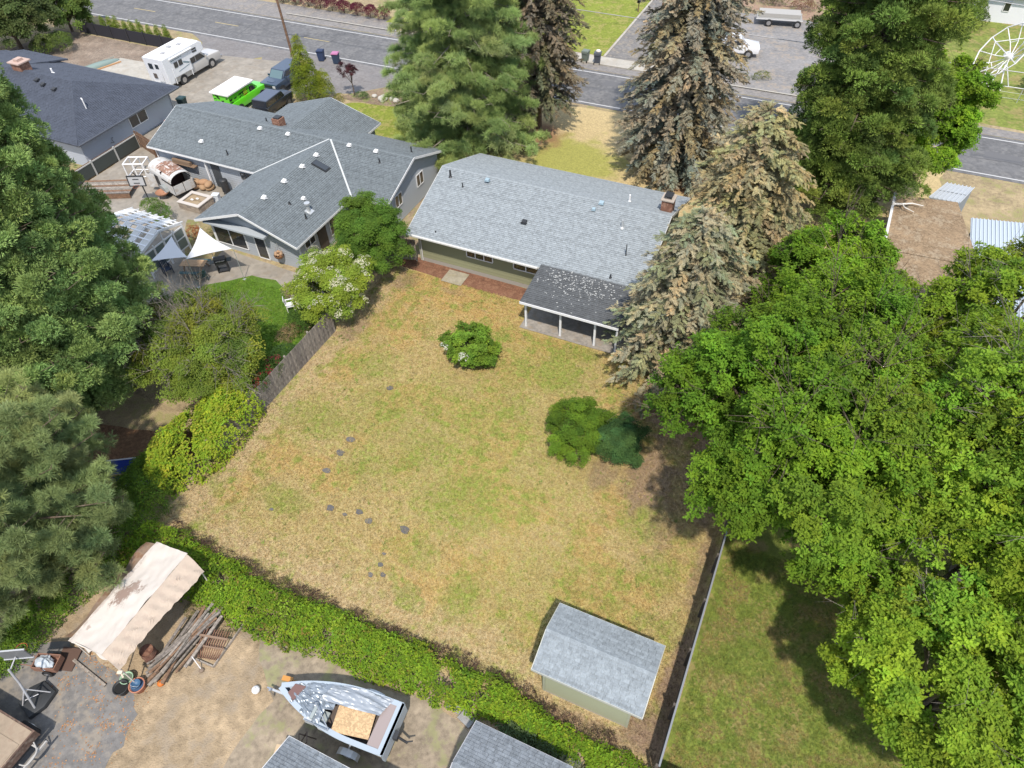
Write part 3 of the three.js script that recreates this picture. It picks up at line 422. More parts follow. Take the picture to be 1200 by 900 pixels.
// buildings behind the trees to the right
{
  const ribTex = texOf(64, 8, (u) => mod(u * 4, 1) < 0.22 ? 1 : 0.2 + 0.1 * mod(u * 4, 1), false, 1);
  const rib = (c) => M(c, 0.45, { metal: 0.55, bumpMap: ribTex, bumpScale: 0.03 });
  const o = thing('litter_roof_house', 'low building whose roof is buried under brown fallen needles', 'house');
  const litterRoof = M([1, 1, 1], 1, { map: grain([0.42, 0.3, 0.185], 0.8, 4, 50, [0.5, 0.4, 0.28], 61), bumpMap: bumpAt(0.6), bumpScale: 0.04 });
  mesh('roof', slope(V(5.2, 2.55, -36), V(12.2, 2.55, -36), V(9.3, 2.75, -49.75), V(5.5, 2.75, -49.2), 0.18, 30), litterRoof, o, true);
  mesh('wall', span(5.7, 9.0, 0, 2.5, -48.8, -36.4), M([0.36, 0.34, 0.3], 0.9), o);
  mesh('eave_fascia', beam(V(5.15, 2.6, -36), V(5.42, 2.8, -49.2), 0.16, 0.2), M([0.66, 0.67, 0.68], 0.6), o);
  const o2 = thing('metal_shed', 'narrow shed with ribbed silver metal roof beside the roadside verge', 'shed');
  const seams = [];
  mesh('roof', slope(V(7.6, 2.5, -50.1), V(9.5, 2.5, -50.1), V(10.45, 2.25, -53.0), V(8.75, 2.25, -53), 0.05, 30), M([0.5, 0.53, 0.55], 0.5, { metal: 0.3 }), o2, true);
  for (let k = 0; k <= 7; k++) { const t = k / 7; seams.push(beam(V(mix(7.6, 9.5, t), 2.55, -50.1), V(mix(8.75, 10.45, t), 2.3, -53.0), 0.05, 0.05)); }
  each('roof_rib', seams, M([0.62, 0.64, 0.66], 0.45, { metal: 0.4 }), o2);
  mesh('wall', [poly([V(9.5, 0, -50.15), V(10.4, 0, -52.95), V(10.4, 2.2, -52.95), V(9.5, 2.45, -50.15)]), poly([V(7.7, 0, -50.15), V(9.5, 0, -50.15), V(9.5, 2.45, -50.15), V(7.7, 2.45, -50.15)]), poly([V(8.8, 0, -52.95), V(10.4, 0, -52.95), V(10.4, 2.2, -52.95), V(8.8, 2.2, -52.95)])], M([0.25, 0.28, 0.3], 0.8), o2);
  const o3 = thing('metal_carport', 'carport with wide ribbed pale metal roof among the green trees', 'carport');
  mesh('roof', slope(V(10.3, 2.3, -37.2), V(18.5, 2.3, -37.2), V(18.5, 2.3, -50.6), V(10.3, 2.3, -48.9), 0.04, 30), M([0.5, 0.56, 0.62], 0.45, { metal: 0.3 }), o3, true);
  const rb = []; for (let k = 0; k < 36; k++) { const x = 10.4 + k * 0.23; rb.push(beam(V(x, 2.34, -37.2), V(x, 2.34, -48.9 - (x - 10.3) * 0.2), 0.05, 0.035)); } each('roof_rib', rb, M([0.6, 0.66, 0.72], 0.45, { metal: 0.3 }), o3);
  for (const [x, z] of [[9.8, -37.6], [14, -37.6], [18.2, -37.6], [10.6, -48.4], [18.2, -50]]) mesh('post', rod(V(x, 0, z), V(x, 2.26, z), 0.06), galv, o3);
  const o4 = thing('white_house', 'white walled house with grey roof behind the round green bush', 'house');
  mesh('wall', span(10.6, 16.1, 0, 2.7, -100, -92.4), M([0.74, 0.75, 0.8], 0.8), o4);
  mesh('roof_slope', slope(V(10.2, 2.7, -91.9), V(16.6, 2.7, -91.9), V(16.6, 4.2, -96), V(10.2, 4.2, -96)), greyRoof, o4, true); mesh('roof_slope', slope(V(16.6, 2.7, -100.4), V(10.2, 2.7, -100.4), V(10.2, 4.2, -96), V(16.6, 4.2, -96)), greyRoof, o4, true);
  windowOn(o4, 'z+', 13.2, 1.6, -92.4, 0.6, 0.9, 1, trimWhite);
}
// ---------------------------------------------------------------- plants
const barkMat = M([1, 1, 1], 1, { map: grain([0.17, 0.125, 0.09], 0.8, 1.2, 16, [0.23, 0.19, 0.15], 71), bumpMap: bumpAt(0.5), bumpScale: 0.02 });
const greyBark = M([1, 1, 1], 1, { map: grain([0.3, 0.26, 0.21], 0.7, 1.2, 16, [0.38, 0.35, 0.3], 73), bumpMap: bumpAt(0.5), bumpScale: 0.02 });
const leafMat = (o = {}) => MP([1, 1, 1], 0.8, { specularIntensity: 0.25, transmission: 0.42, thickness: 0, side: THREE.DoubleSide, ...o });
const needleMat = (o = {}) => M([1, 1, 1], 0.8, { side: THREE.DoubleSide, ...o });
const LEAF = leafMat(), NEEDLE = needleMat(), PETAL = leafMat({ roughness: 0.9 });
function soup(P) { const g = new THREE.BufferGeometry(); g.setAttribute('position', new THREE.Float32BufferAttribute(P, 3)); g.computeVertexNormals(); return g; }
const pushTri = (P, a, b, c) => P.push(a.x, a.y, a.z, b.x, b.y, b.z, c.x, c.y, c.z);
function blade(P, p, d, n, len, wid) { // a folded pointed leaf from p along d, face n
  const s = d.clone().cross(n).normalize(), m = p.clone().addScaledVector(d, len * 0.45), t = p.clone().addScaledVector(d, len).addScaledVector(n, -0.12 * len);
  const l = m.clone().addScaledVector(s, wid / 2).addScaledVector(n, 0.1 * wid), r = m.clone().addScaledVector(s, -wid / 2).addScaledVector(n, 0.1 * wid);
  pushTri(P, p, l, t); pushTri(P, p, t, r);
}
const rv = R => { const a = R() * 6.2832, y = R() * 2 - 1, q = Math.sqrt(1 - y * y); return V(q * Math.cos(a), y, q * Math.sin(a)); };
function sprayBroad(seed, n = 15, len = 0.34, wid = 0.2, flat = 0.8) {
  const R = rng(seed), P = [];
  for (let k = 0; k < n; k++) { const a = R() * 6.2832, q = Math.sqrt(R()) * 0.5, p = V(q * Math.cos(a), 0.28 * (1 - q * q * 3) * R(), q * Math.sin(a));
    const d = V(Math.cos(a) + 0.8 * (R() - 0.5), 0.5 * (R() - 0.55), Math.sin(a) + 0.8 * (R() - 0.5)).normalize(); let nn = V(0, 1, 0).addScaledVector(rv(R), flat); nn.addScaledVector(d, -nn.dot(d)).normalize();
    blade(P, p, d, nn, len * (0.7 + 0.6 * R()), wid * (0.7 + 0.6 * R())); }
  return soup(P);
}
function frondSpruce(seed) { // loose drooping frond along +x, 1 long
  const R = rng(seed), P = [];
  const twig = (p, d, len, w) => { const n = V(0, 1, 0).addScaledVector(rv(R), 0.7); n.addScaledVector(d, -n.dot(d)).normalize(); blade(P, p, d, n, len, w); };
  for (let k = 0; k < 22; k++) { const t = k / 22, p = V(t, -0.14 * t * t + 0.05 * (R() - .5), 0.08 * (R() - .5)); for (const q of [-1, 1]) { const d = V(0.7, -0.15 - 0.5 * R(), q * (0.5 + 0.5 * R())).normalize(), L = (0.4 - 0.24 * t) * (0.7 + 0.6 * R()); twig(p, d, L, 0.05); twig(p.clone().addScaledVector(d, L * 0.4), d.clone().add(V(0.4, -0.3 * R(), q * (R() - .5))).normalize(), L * 0.6, 0.045); twig(p.clone().addScaledVector(d, L * 0.6), d.clone().add(V(-0.2, 0.5 * R(), q * (R() - .5))).normalize(), L * 0.5, 0.045); } if (k % 2) twig(p, V(0.6, 0.6 * R(), (R() - 0.5) * 1.2).normalize(), 0.2, 0.045); }
  return soup(P);
}
function tuftPine(seed, n = 46) { const R = rng(seed), P = []; for (let k = 0; k < n; k++) { const d = rv(R); if (d.y < -0.25) d.y = -d.y; const n2 = rv(R); n2.addScaledVector(d, -n2.dot(d)).normalize(); const s = n2.clone().multiplyScalar(0.024), b = V(0, 0.25 * R(), 0), t = b.clone().addScaledVector(d, 0.75 + 0.35 * R()); pushTri(P, b.clone().add(s), b.clone().sub(s), t.clone().sub(s.clone().multiplyScalar(0.4))); pushTri(P, b.clone().add(s), t.clone().sub(s.clone().multiplyScalar(0.4)), t.clone().add(s.multiplyScalar(0.4))); } return soup(P); }
function tuftAwl(seed, n = 44) { const R = rng(seed), P = []; for (let k = 0; k < n; k++) { const v = rv(R); if (v.y < -0.1) v.y *= -1; const p = V(v.x * 0.5, v.y * 0.4, v.z * 0.5).multiplyScalar(0.5 + 0.5 * R()), d = v.clone().add(V(0, 0.35, 0)).addScaledVector(rv(R), 0.45).normalize(), n2 = rv(R); n2.addScaledVector(d, -n2.dot(d)).normalize(); blade(P, p, d, n2, 0.26 + 0.16 * R(), 0.09); } return soup(P); }
function sprayStar(seed, n = 18, len = 0.36, wid = 0.2) { // rosette of leaves round a shoot tip
  const R = rng(seed), P = [];
  for (let k = 0; k < n; k++) { const a = k * 2.4 + R(), lift = 0.75 - 1.1 * (k / n) + 0.3 * (R() - .5), d = V(Math.cos(a), lift, Math.sin(a)).normalize(), p = V(0.1 * (R() - .5), 0.22 - 0.4 * k / n, 0.1 * (R() - .5)).addScaledVector(d, 0.06), nn = V(0, 1, 0).addScaledVector(rv(R), 0.7); nn.addScaledVector(d, -nn.dot(d)).normalize(); blade(P, p.addScaledVector(rv(R), 0.16), d, nn, len * (0.6 + 0.5 * R()), wid * (0.75 + 0.5 * R())); }
  return soup(P);
}
const G = { star: sprayStar(11), broad: sprayBroad(1), broad2: sprayBroad(2, 18, 0.26, 0.16), small: sprayBroad(3, 22, 0.24, 0.13, 1.0), ivy: sprayBroad(4, 16, 0.3, 0.26, 0.5), spruce: frondSpruce(5), pine: tuftPine(6), awl: tuftAwl(7), thin: sprayBroad(8, 12, 0.42, 0.1, 0.9), flower: sprayBroad(9, 26, 0.2, 0.19, 0.6), petals: sprayBroad(10, 14, 0.2, 0.2, 0.9) };
class Crown { constructor() { this.m = []; this.c = []; }
  add(p, y, s, col, roll = 0, xdir) { // y: the spray's up, or xdir: its lengthwise direction
    let Y = y.clone().normalize(), X = xdir ? xdir.clone() : V(Math.cos(roll), 0.01, Math.sin(roll)); X.addScaledVector(Y, -X.dot(Y)); if (X.lengthSq() < 1e-6) X = V(0, 0, 1).addScaledVector(Y, -Y.z); X.normalize();
    if (xdir) { X = xdir.clone().normalize(); Y.addScaledVector(X, -Y.dot(X)).normalize(); }
    const Z = X.clone().cross(Y); this.m.push(new THREE.Matrix4().makeBasis(X.multiplyScalar(s), Y.multiplyScalar(s), Z.multiplyScalar(s)).setPosition(p)); this.c.push(col); }
  build(name, geo, mat, parent) { const o = new THREE.InstancedMesh(geo, mat, this.m.length), C = new THREE.Color(); this.m.forEach((m, i) => { o.setMatrixAt(i, m); o.setColorAt(i, C.setRGB(...this.c[i])); }); o.name = name; o.userData.kind = 'stuff'; parent.add(o); return o; } }
const jit = (R, c, a) => { const k = 1 + a * (R() - 0.5) * 2, w = a * 0.35 * (R() - 0.5) * 2; return [c[0] * k * (1 + w), c[1] * k, c[2] * k * (1 - w)]; };
const pick = (R, list) => { let t = R() * list.reduce((s, q) => s + q[1], 0); for (const q of list) if ((t -= q[1]) <= 0) return q[0]; return list[0][0]; };
function spread3(R, n, lo = -0.25) { // directions kept apart on the sphere, none far below
  const out = []; for (let k = 0; k < n; k++) { let best = null, bd = -1; for (let q = 0; q < 14; q++) { const d = rv(R); if (d.y < lo) { q -= 0.6; continue; } let m = 9; for (const e of out) m = Math.min(m, e.distanceTo(d)); if (m > bd) { bd = m; best = d; } } out.push(best); } return out;
}
function broadTree(name, label, cat, P, group) {
  const { x, z, cy, r, boughs = 22, subs = 12, per = 36, size = 0.5, cols, colJ = 0.28, geo = G.broad, mat = LEAF, tr = 0.25, seed = 1, fork = 0.35, bark = barkMat, lo = -0.3, br = 0.36, sr = 0.15, bare = 0, flowers, off = [0, 0], flat = 1, lop = 0.25, twigR = 0.02 } = P;
  const R = rng(seed), o = thing(name, label, cat, [x, 0, z], 0, group), C = new Crown(), F = new Crown(), T = [], rad = (r[0] + r[1] + r[2]) / 3;
  const ctr = V(off[0], cy, off[1]), forkP = V(off[0] * 0.3, cy * fork, off[1] * 0.3);
  T.push(...bent([V(0, -0.1, 0), V(off[0] * 0.12 + 0.03, cy * fork * 0.5, off[1] * 0.12), forkP], [tr * 1.25, tr, tr * 0.85], 9));
  for (const d of spread3(R, boughs, lo)) {
    const k = 0.66 * (1 + lop * (R() - 0.6) * 2), b = ctr.clone().add(V(d.x * r[0] * k, d.y * r[1] * k, d.z * r[2] * k)), R0 = rad * br * (0.75 + 0.5 * R()), tone = jit(R, pick(R, cols), colJ * 0.5);
    const mid = forkP.clone().lerp(b, 0.5).add(V((R() - .5) * rad * .12, rad * 0.08, (R() - .5) * rad * .12));
    T.push(...bent([forkP, mid, b], [tr * 0.45, tr * 0.3, tr * 0.14], 6));
    for (let s = 0; s < subs; s++) {
      let e = rv(R).add(d.clone().multiplyScalar(0.55)).add(V(0, 0.25, 0)).normalize(); const c = b.clone().addScaledVector(e, R0 * (0.45 + 0.65 * R())), q = rad * sr * (0.6 + 0.8 * R());
      T.push(rod(b.clone().lerp(c, 0.1), c, twigR * 1.5, twigR * 0.5, 4));
      if (R() < bare) { for (let j = 0; j < 5; j++) { const a = c.clone().addScaledVector(rv(R).addScaledVector(d, 0.7).add(V(0, 0.3, 0)), q * 1.7); T.push(rod(c, a, twigR * 0.7, twigR * 0.4, 3)); for (let m = 0; m < 3; m++) T.push(rod(c.clone().lerp(a, 0.4 + 0.2 * m), a.clone().addScaledVector(rv(R), q * 1.3), twigR * 0.4, twigR * 0.2, 3)); } if (R() < 0.7) continue; }
      const st = jit(R, tone, colJ * 0.6), out = c.clone().sub(ctr).normalize();
      for (let n = 0; n < per; n++) { const v = rv(R); if (v.y < -0.35) v.y *= -1; const p = c.clone().add(V(v.x * q, v.y * q * 0.75 * flat, v.z * q).multiplyScalar(0.45 + 0.6 * R()));
        const up = V(0, 0.8, 0).add(v.clone().multiplyScalar(0.6)).addScaledVector(out, 0.5).addScaledVector(rv(R), 0.35); C.add(p, up, size * (0.65 + 0.7 * R()), jit(R, st, colJ * 0.5), R() * 6.28); }
      if (flowers && R() < flowers.p) for (let n = 0; n < flowers.n; n++) { const v = rv(R); v.y = Math.abs(v.y); F.add(c.clone().addScaledVector(v, q * 1.05), v.clone().add(V(0, 1, 0)), flowers.s * (0.6 + 0.8 * R()), jit(R, flowers.c, 0.1), R() * 6.28); }
    }
  }
  mesh('trunk', T, bark, o); C.build('crown', geo, mat, o); if (flowers) F.build('blossom', G.flower, PETAL, o);
  return o;
}
function spruceTree(name, label, P, group) {
  const { x, z, h, r, y0 = 0.6, cols, seed, step = 0.42, nb = 6, size = 0.62, droop = 0.28, taper = 0.85, tr = 0.22, geo = G.spruce, mat = NEEDLE, colJ = 0.3, thin = 0.1, rise = 0.08, every = 0.3, foot = 1, bark = barkMat, loose = 0 } = P;
  const R = rng(seed), o = thing(name, label, 'tree', [x, 0, z], 0, group), C = new Crown(), T = bent([V(0, -0.1, 0), V(0.05, h * 0.4, 0.04), V(0.02, h * 0.8, 0), V(0, h, 0)], [tr * 1.2, tr * 0.8, tr * 0.3, 0.02], 8);
  for (let y = y0; y < h - 0.15; y += step * (1 - 0.35 * y / h)) {
    const t = (y - y0) / (h - y0), L0 = r * Math.pow(1 - t, taper) * (t < 0.12 ? mix(foot, 1, t / 0.12) : 1) + 0.15, n = Math.max(4, Math.round(nb * (0.6 + 0.5 * (1 - t)))), a0 = R() * 6.28;
    for (let b = 0; b < n; b++) {
      if (R() < thin) continue; const a = a0 + b / n * 6.2832 + (R() - .5) * 0.5, L = L0 * (0.72 + 0.42 * R()), d = V(Math.cos(a), 0, Math.sin(a)), yy = y + (R() - .5) * step, dr = droop * (0.6 + 0.8 * R()), tone = jit(R, pick(R, cols), colJ * 0.5);
      const at = s => V(d.x * L * s, yy + rise * L * s * 2 - dr * L * s * s * 1.4, d.z * L * s);
      T.push(...bent([at(0), at(0.5), at(1)], [0.012 * L + 0.012, 0.008 * L + 0.008, 0.006], 4));
      for (let s = 0.22; s <= 1.001; s += every / L) { const p = at(Math.min(1, s)), q = at(Math.min(1, s) + 0.02).sub(at(Math.min(1, s) - 0.02)).normalize();
        for (const sd of [-1, 1]) { const ang = sd * (0.75 + 0.35 * R()) * (s > 0.92 ? 0.4 : 1), X = q.clone().applyAxisAngle(V(0, 1, 0), ang).add(V(0, -0.12 - 0.25 * R() + loose * (0.25 + 0.5 * R()), 0)).addScaledVector(rv(R), 0.7 * loose), len = size * (1.15 - 0.5 * s) * Math.min(1, 0.5 + L * 0.28) * (0.7 + 0.6 * R()); C.add(p.clone().addScaledVector(rv(R), 0.05 + 0.14 * loose), V(0, 1, 0).addScaledVector(rv(R), 0.3 + 0.6 * loose), len, jit(R, tone, colJ * 0.6), 0, X); }
        if (R() < 0.35) C.add(p.clone().add(V(0, 0.05, 0)), V(0, 1, 0).addScaledVector(rv(R), 0.4), size * 0.6, jit(R, tone, colJ), 0, q.clone().add(V((R() - .5), 0.35, (R() - .5)))); }
    }
  }
  for (let k = 0; k < 6; k++) C.add(V(0, h - 0.1 - k * 0.06, 0), V(Math.cos(k), 0.5, Math.sin(k)), 0.3, jit(R, cols[0][0], 0.2), 0, V(Math.cos(k * 1.1), 1.2, Math.sin(k * 1.1)));
  mesh('trunk', T, bark, o); C.build('crown', geo, mat, o); return o;
}
function pineTree(name, label, P, group) { // limbs ending in rounded tufts
  const { x, z, h, y0, prof, cols, seed, step = 0.55, nb = 5, tuft = 0.3, per = 16, cl = 0.5, tr = 0.3, geo = G.pine, mat = NEEDLE, colJ = 0.25, lift = 0.12, bark = barkMat, every = 0.75, thin = 0.1, sparse = 0, flat = 0.5, inner = 0.4, vary = 0.45 } = P;
  const R = rng(seed), o = thing(name, label, 'tree', [x, 0, z], 0, group), C = new Crown(), T = bent([V(0, -0.1, 0), V(0.08, h * 0.35, 0.05), V(0, h * 0.75, 0.05), V(0, h, 0)], [tr * 1.2, tr * 0.9, tr * 0.45, 0.04], 10);
  for (let y = y0; y < h; y += step) {
    const L0 = prof(y / h), n = Math.max(3, Math.round(nb * (0.5 + L0 / 5))), a0 = R() * 6.28;
    for (let b = 0; b < n; b++) {
      if (R() < thin) continue; const a = a0 + b / n * 6.2832 + (R() - .5) * 0.7, L = L0 * (1.1 - vary + vary * R()), d = V(Math.cos(a), 0, Math.sin(a)), yy = y + (R() - .5) * step, tone = jit(R, pick(R, cols), colJ * 0.5), up = lift * (0.3 + 1.4 * R());
      const at = s => V(d.x * L * s, yy + up * L * s * s - 0.12 * L * s * (1 - s), d.z * L * s);
      T.push(...bent([at(0), at(0.5), at(1)], [0.014 * L + 0.02, 0.01 * L + 0.012, 0.01], 5));
      for (let s = inner; s <= 1.001; s += every / L) {
        if (R() < sparse) continue;
        const p0 = at(s), w = L * 0.28 * (1.1 - Math.abs(s - 0.7)), side = d.clone().cross(V(0, 1, 0)), p = p0.clone().addScaledVector(side, (R() - .5) * 2 * w).add(V(0, 0.1 * R(), 0));
        T.push(rod(p0, p, 0.018, 0.008, 4));
        const st = jit(R, tone, colJ * 0.7), q = cl * (0.6 + 0.7 * R());
        for (let k = 0; k < per; k++) { const v = rv(R); if (v.y < -0.2) v.y *= -1; C.add(p.clone().add(V(v.x * q, v.y * q * flat, v.z * q).multiplyScalar(0.4 + 0.65 * R())), v.clone().add(V(0, 0.7, 0)).addScaledVector(d, 0.4), tuft * (0.7 + 0.6 * R()), jit(R, st, colJ * 0.4), R() * 6.28); }
      }
    }
  }
  mesh('trunk', T, bark, o); C.build('crown', geo, mat, o); return o;
}
function bush(name, label, cat, P, group) { // lobed mound of leaves on short stems
  const { x, z, lobes, per = 260, size = 0.3, cols, seed, geo = G.broad2, mat = LEAF, colJ = 0.25, flowers, stem = 0.02, dome = 0.25 } = P;
  const R = rng(seed), o = thing(name, label, cat, [x, 0, z], 0, group), C = new Crown(), F = new Crown(), T = [];
  for (const [lx, ly, lz, rx, ry, rz] of lobes) {
    const tone = jit(R, pick(R, cols), colJ * 0.4), n = Math.round(per * (rx * rz + rx * ry + ry * rz) / 3);
    for (let k = 0; k < 5; k++) { const v = rv(R); v.y = Math.abs(v.y); T.push(...bent([V(lx * 0.3 + v.x * 0.05, -0.05, lz * 0.3 + v.z * 0.05), V(lx * 0.8, ly * 0.5, lz * 0.8), V(lx + v.x * rx * 0.7, ly + v.y * ry * 0.7, lz + v.z * rz * 0.7)], [stem * 1.6, stem, stem * 0.4], 4)); }
    for (let k = 0; k < n; k++) { const v = rv(R); if (v.y < -dome) v.y *= -0.9; const w = 0.8 + 0.45 * fbm(v.x * 2.2 + seed * 3 + lx, v.z * 2.2 + v.y * 2, 3), q = (0.62 + 0.4 * Math.sqrt(R())) * w; let p = V(lx + v.x * rx * q, ly + v.y * ry * q, lz + v.z * rz * q); if (p.y < 0.05) p.y = 0.05 + 0.1 * R();
      C.add(p, v.clone().add(V(0, 0.6, 0)).addScaledVector(rv(R), 0.4), size * (0.65 + 0.7 * R()), jit(R, tone, colJ), R() * 6.28);
      if (flowers && v.y > -0.1 && R() < flowers.p) F.add(p.clone().addScaledVector(v, 0.08), v.clone().add(V(0, 0.8, 0)), flowers.s * (0.6 + 0.8 * R()), jit(R, flowers.c, 0.12), R() * 6.28); }
  }
  mesh('stem', T, barkMat, o).userData.kind = 'stuff'; C.build('foliage', geo, mat, o); if (F.m.length) F.build('blossom', G.flower, PETAL, o);
  return o;
}
function hedge(name, label, P) { // leaves over a long mound; line: [x, z, halfwidth, height]
  const { line, per = 120, size = 0.28, cols, seed, geo = G.ivy, colJ = 0.25, mat = LEAF, rough = 0.3 } = P, R = rng(seed), o = thing(name, label, 'hedge', [line[0][0], 0, line[0][1]]), C = new Crown(), T = [], ox = line[0][0], oz = line[0][1];
  for (let i = 0; i < line.length - 1; i++) {
    const a = line[i], b = line[i + 1], L = Math.hypot(b[0] - a[0], b[1] - a[1]), d = V((b[0] - a[0]) / L, 0, (b[1] - a[1]) / L), s = V(-d.z, 0, d.x), n = Math.round(L * (a[2] + b[2] + a[3] + b[3]) * per * 0.5);
    for (let k = 0; k < n; k++) { const t = R(), w = mix(a[2], b[2], t), h = mix(a[3], b[3], t), q = R() * 2 - 1, px = mix(a[0], b[0], t), pz = mix(a[1], b[1], t), wob = 1 + rough * 2 * (fbm(px * 0.9 + q, pz * 0.9 + seed, 3) - 0.5), side = Math.abs(q) > 0.86, u = R();
      const off = q * w * wob * (side ? 1.05 : 1), prof = Math.pow(1 - Math.pow(Math.abs(q), 3.2), 0.5), top = h * (0.72 + 0.5 * fbm(px * 1.4 + 9, pz * 1.4 + off, 3)) * prof, y = side ? u * h * 0.75 : Math.max(0.06, top - 0.22 * u * u);
      const hol = fbm(px * 2.6 + 3 + seed, pz * 2.6 + off * 2.6, 3); if (hol < 0.34 && !side) continue; const p = V(px + s.x * off - ox, y * (0.72 + 0.56 * hol), pz + s.z * off - oz), tone = pick(R, cols); const tn = fbm(px * 0.7 + seed, pz * 0.7 + off, 3);
      C.add(p, V(0, 1, 0).addScaledVector(s, side ? q * 1.2 : q * 0.5).addScaledVector(rv(R), 0.45), size * (0.65 + 0.7 * R()), jit(R, tone.map(c => c * (0.8 + 0.4 * tn)), colJ), R() * 6.28); }
    for (let k = 0; k < L * 2; k++) { const t = R(), px = mix(a[0], b[0], t) - ox + s.x * (R() - .5) * a[2], pz = mix(a[1], b[1], t) - oz + s.z * (R() - .5) * a[2]; T.push(rod(V(px, -0.05, pz), V(px + (R() - .5) * 0.5, mix(a[3], b[3], t) * 0.75, pz + (R() - .5) * 0.5), 0.02, 0.008, 4)); }
  }
  mesh('stem', T, barkMat, o).userData.kind = 'stuff'; C.build('foliage', geo, mat, o); return o;
}

// --- the trees, one by one
const cBright = [[[0.175, 0.305, 0.022], 3], [[0.145, 0.27, 0.02], 2], [[0.21, 0.335, 0.028], 1]];
const cLime = [[[0.245, 0.365, 0.03], 3], [[0.2, 0.325, 0.028], 2], [[0.29, 0.39, 0.04], 1]];
const cTan = [[[0.4, 0.35, 0.22], 4], [[0.35, 0.33, 0.205], 3], [[0.28, 0.305, 0.165], 4]];
const cGold = [[[0.42, 0.36, 0.19], 4], [[0.34, 0.335, 0.16], 4], [[0.45, 0.38, 0.23], 1]];
const cBlueTan = [[[0.37, 0.32, 0.225], 4], [[0.31, 0.3, 0.22], 3], [[0.23, 0.255, 0.19], 2], [[0.37, 0.3, 0.16], 2]];
const lump = { br: 0.235, sr: 0.105, subs: 15, geo: G.star, lop: 0.34, bare: 0.055, colJ: 0.38, twigR: 0.022 };
broadTree('maple_tree', 'broad bright green leafy tree overhanging the dark board fence', 'tree', { x: 3.6, z: -22.6, cy: 6.7, r: [6.3, 4.7, 7.5], boughs: 68, per: 26, size: 0.4, cols: cBright, seed: 11, tr: 0.3, off: [-0.6, 0], ...lump });
broadTree('maple_tree', 'tall yellow green leafy tree with sparse lobes over the right lawn', 'tree', { x: 11.2, z: -22.5, cy: 7.2, r: [7.0, 4.8, 9.0], boughs: 62, per: 21, size: 0.4, cols: cLime, seed: 12, tr: 0.36, bark: greyBark, lop: 0.4, ...lump, br: 0.23 });
broadTree('maple_tree', 'light green leafy tree reaching over the needle covered roof', 'tree', { x: 2.6, z: -34.0, cy: 5.2, r: [4.0, 3.6, 3.9], boughs: 24, per: 22, size: 0.42, cols: cBright, seed: 13, tr: 0.24, ...lump });
broadTree('maple_tree', 'thin crowned light green tree beside the ribbed metal carport', 'tree', { x: 10.8, z: -34.0, cy: 5.7, r: [6.0, 3.6, 4.8], boughs: 30, per: 18, size: 0.42, cols: cLime, seed: 14, tr: 0.24, bark: greyBark, ...lump });
broadTree('maple_tree', 'low lime green leafy tree shading the right lawn corner', 'tree', { x: 9.4, z: -14.6, cy: 4.6, r: [4.6, 2.8, 4.4], boughs: 32, per: 21, size: 0.42, cols: cLime, seed: 15, tr: 0.16, bark: greyBark, ...lump });
const spr = { foot: 0.85, size: 0.5, every: 0.16, step: 0.29, droop: 0.26, colJ: 0.4, loose: 0.6, thin: 0.04, nb: 7 };
spruceTree('spruce_tree', 'brown needled spruce standing beside the covered patio', { x: -4.1, z: -30.0, h: 10.8, r: 4.2, seed: 21, cols: cTan, taper: 0.45, ...spr }, 'dying spruce trees');
spruceTree('spruce_tree', 'golden tan spruce towering behind the brick chimney', { x: -3.0, z: -38.2, h: 12.4, r: 4.7, seed: 22, cols: cGold, taper: 0.42, ...spr }, 'dying spruce trees');
spruceTree('spruce_tree', 'grey blue spruce with browned tips in the dry front lawn', { x: -10.2, z: -51.2, h: 27, r: 4.5, seed: 23, cols: cBlueTan, taper: 0.42, ...spr }, 'dying spruce trees');
pineTree('cedar_tree', 'dense dark green conifer rising behind the needle covered roof', { x: 1.6, z: -50.6, h: 27, y0: 1.4, seed: 24, prof: t => 5.5 * Math.pow(1 - t, 0.45) * (t < 0.15 ? 0.75 + 1.7 * t : 1), cols: [[[0.13, 0.205, 0.03], 4], [[0.175, 0.245, 0.036], 3], [[0.1, 0.165, 0.028], 2]], step: 0.6, nb: 9, tuft: 0.52, per: 15, cl: 0.8, tr: 0.5, geo: G.awl, every: 0.95, lift: 0.05, inner: 0.45, thin: 0.08, flat: 0.6, colJ: 0.34 });
broadTree('maple_tree', 'lime green leafy tree beside the dark conifer and the road', 'tree', { x: 5.5, z: -53.2, cy: 5.7, r: [4.0, 4.8, 3.7], boughs: 44, per: 22, size: 0.44, cols: [[[0.23, 0.37, 0.024], 3], [[0.19, 0.33, 0.022], 2]], seed: 16, tr: 0.22, ...lump });
pineTree('redwood_tree', 'huge dense redwood with puffy blue green foliage beside the white pergola', { x: -35.2, z: -14.4, h: 24, y0: 1.4, seed: 31, vary: 0.2, prof: t => 6.2 * Math.pow(1 - Math.pow(t, 2.0), 0.62) * (t < 0.2 ? 0.76 + 1.2 * t : 1), cols: [[[0.21, 0.32, 0.085], 4], [[0.26, 0.36, 0.1], 3], [[0.17, 0.27, 0.075], 2]], step: 0.42, nb: 13, tuft: 0.42, per: 26, cl: 0.62, tr: 0.7, geo: G.awl, every: 0.8, lift: 0.2, inner: 0.6, thin: 0.05, flat: 0.75 });
pineTree('pine_tree', 'long needled olive green pine leaning over the canvas tent', { x: -27.8, z: -5.4, h: 11.5, y0: 1.8, seed: 32, prof: t => 5.6 * Math.pow(Math.sin(Math.min(1, t * 0.9 + 0.18) * 3.0), 0.7), cols: [[[0.24, 0.295, 0.1], 4], [[0.195, 0.26, 0.09], 3], [[0.285, 0.325, 0.12], 1]], step: 0.56, nb: 8, tuft: 0.28, per: 28, cl: 0.55, every: 0.62, tr: 0.32, lift: 0.2, inner: 0.4 });
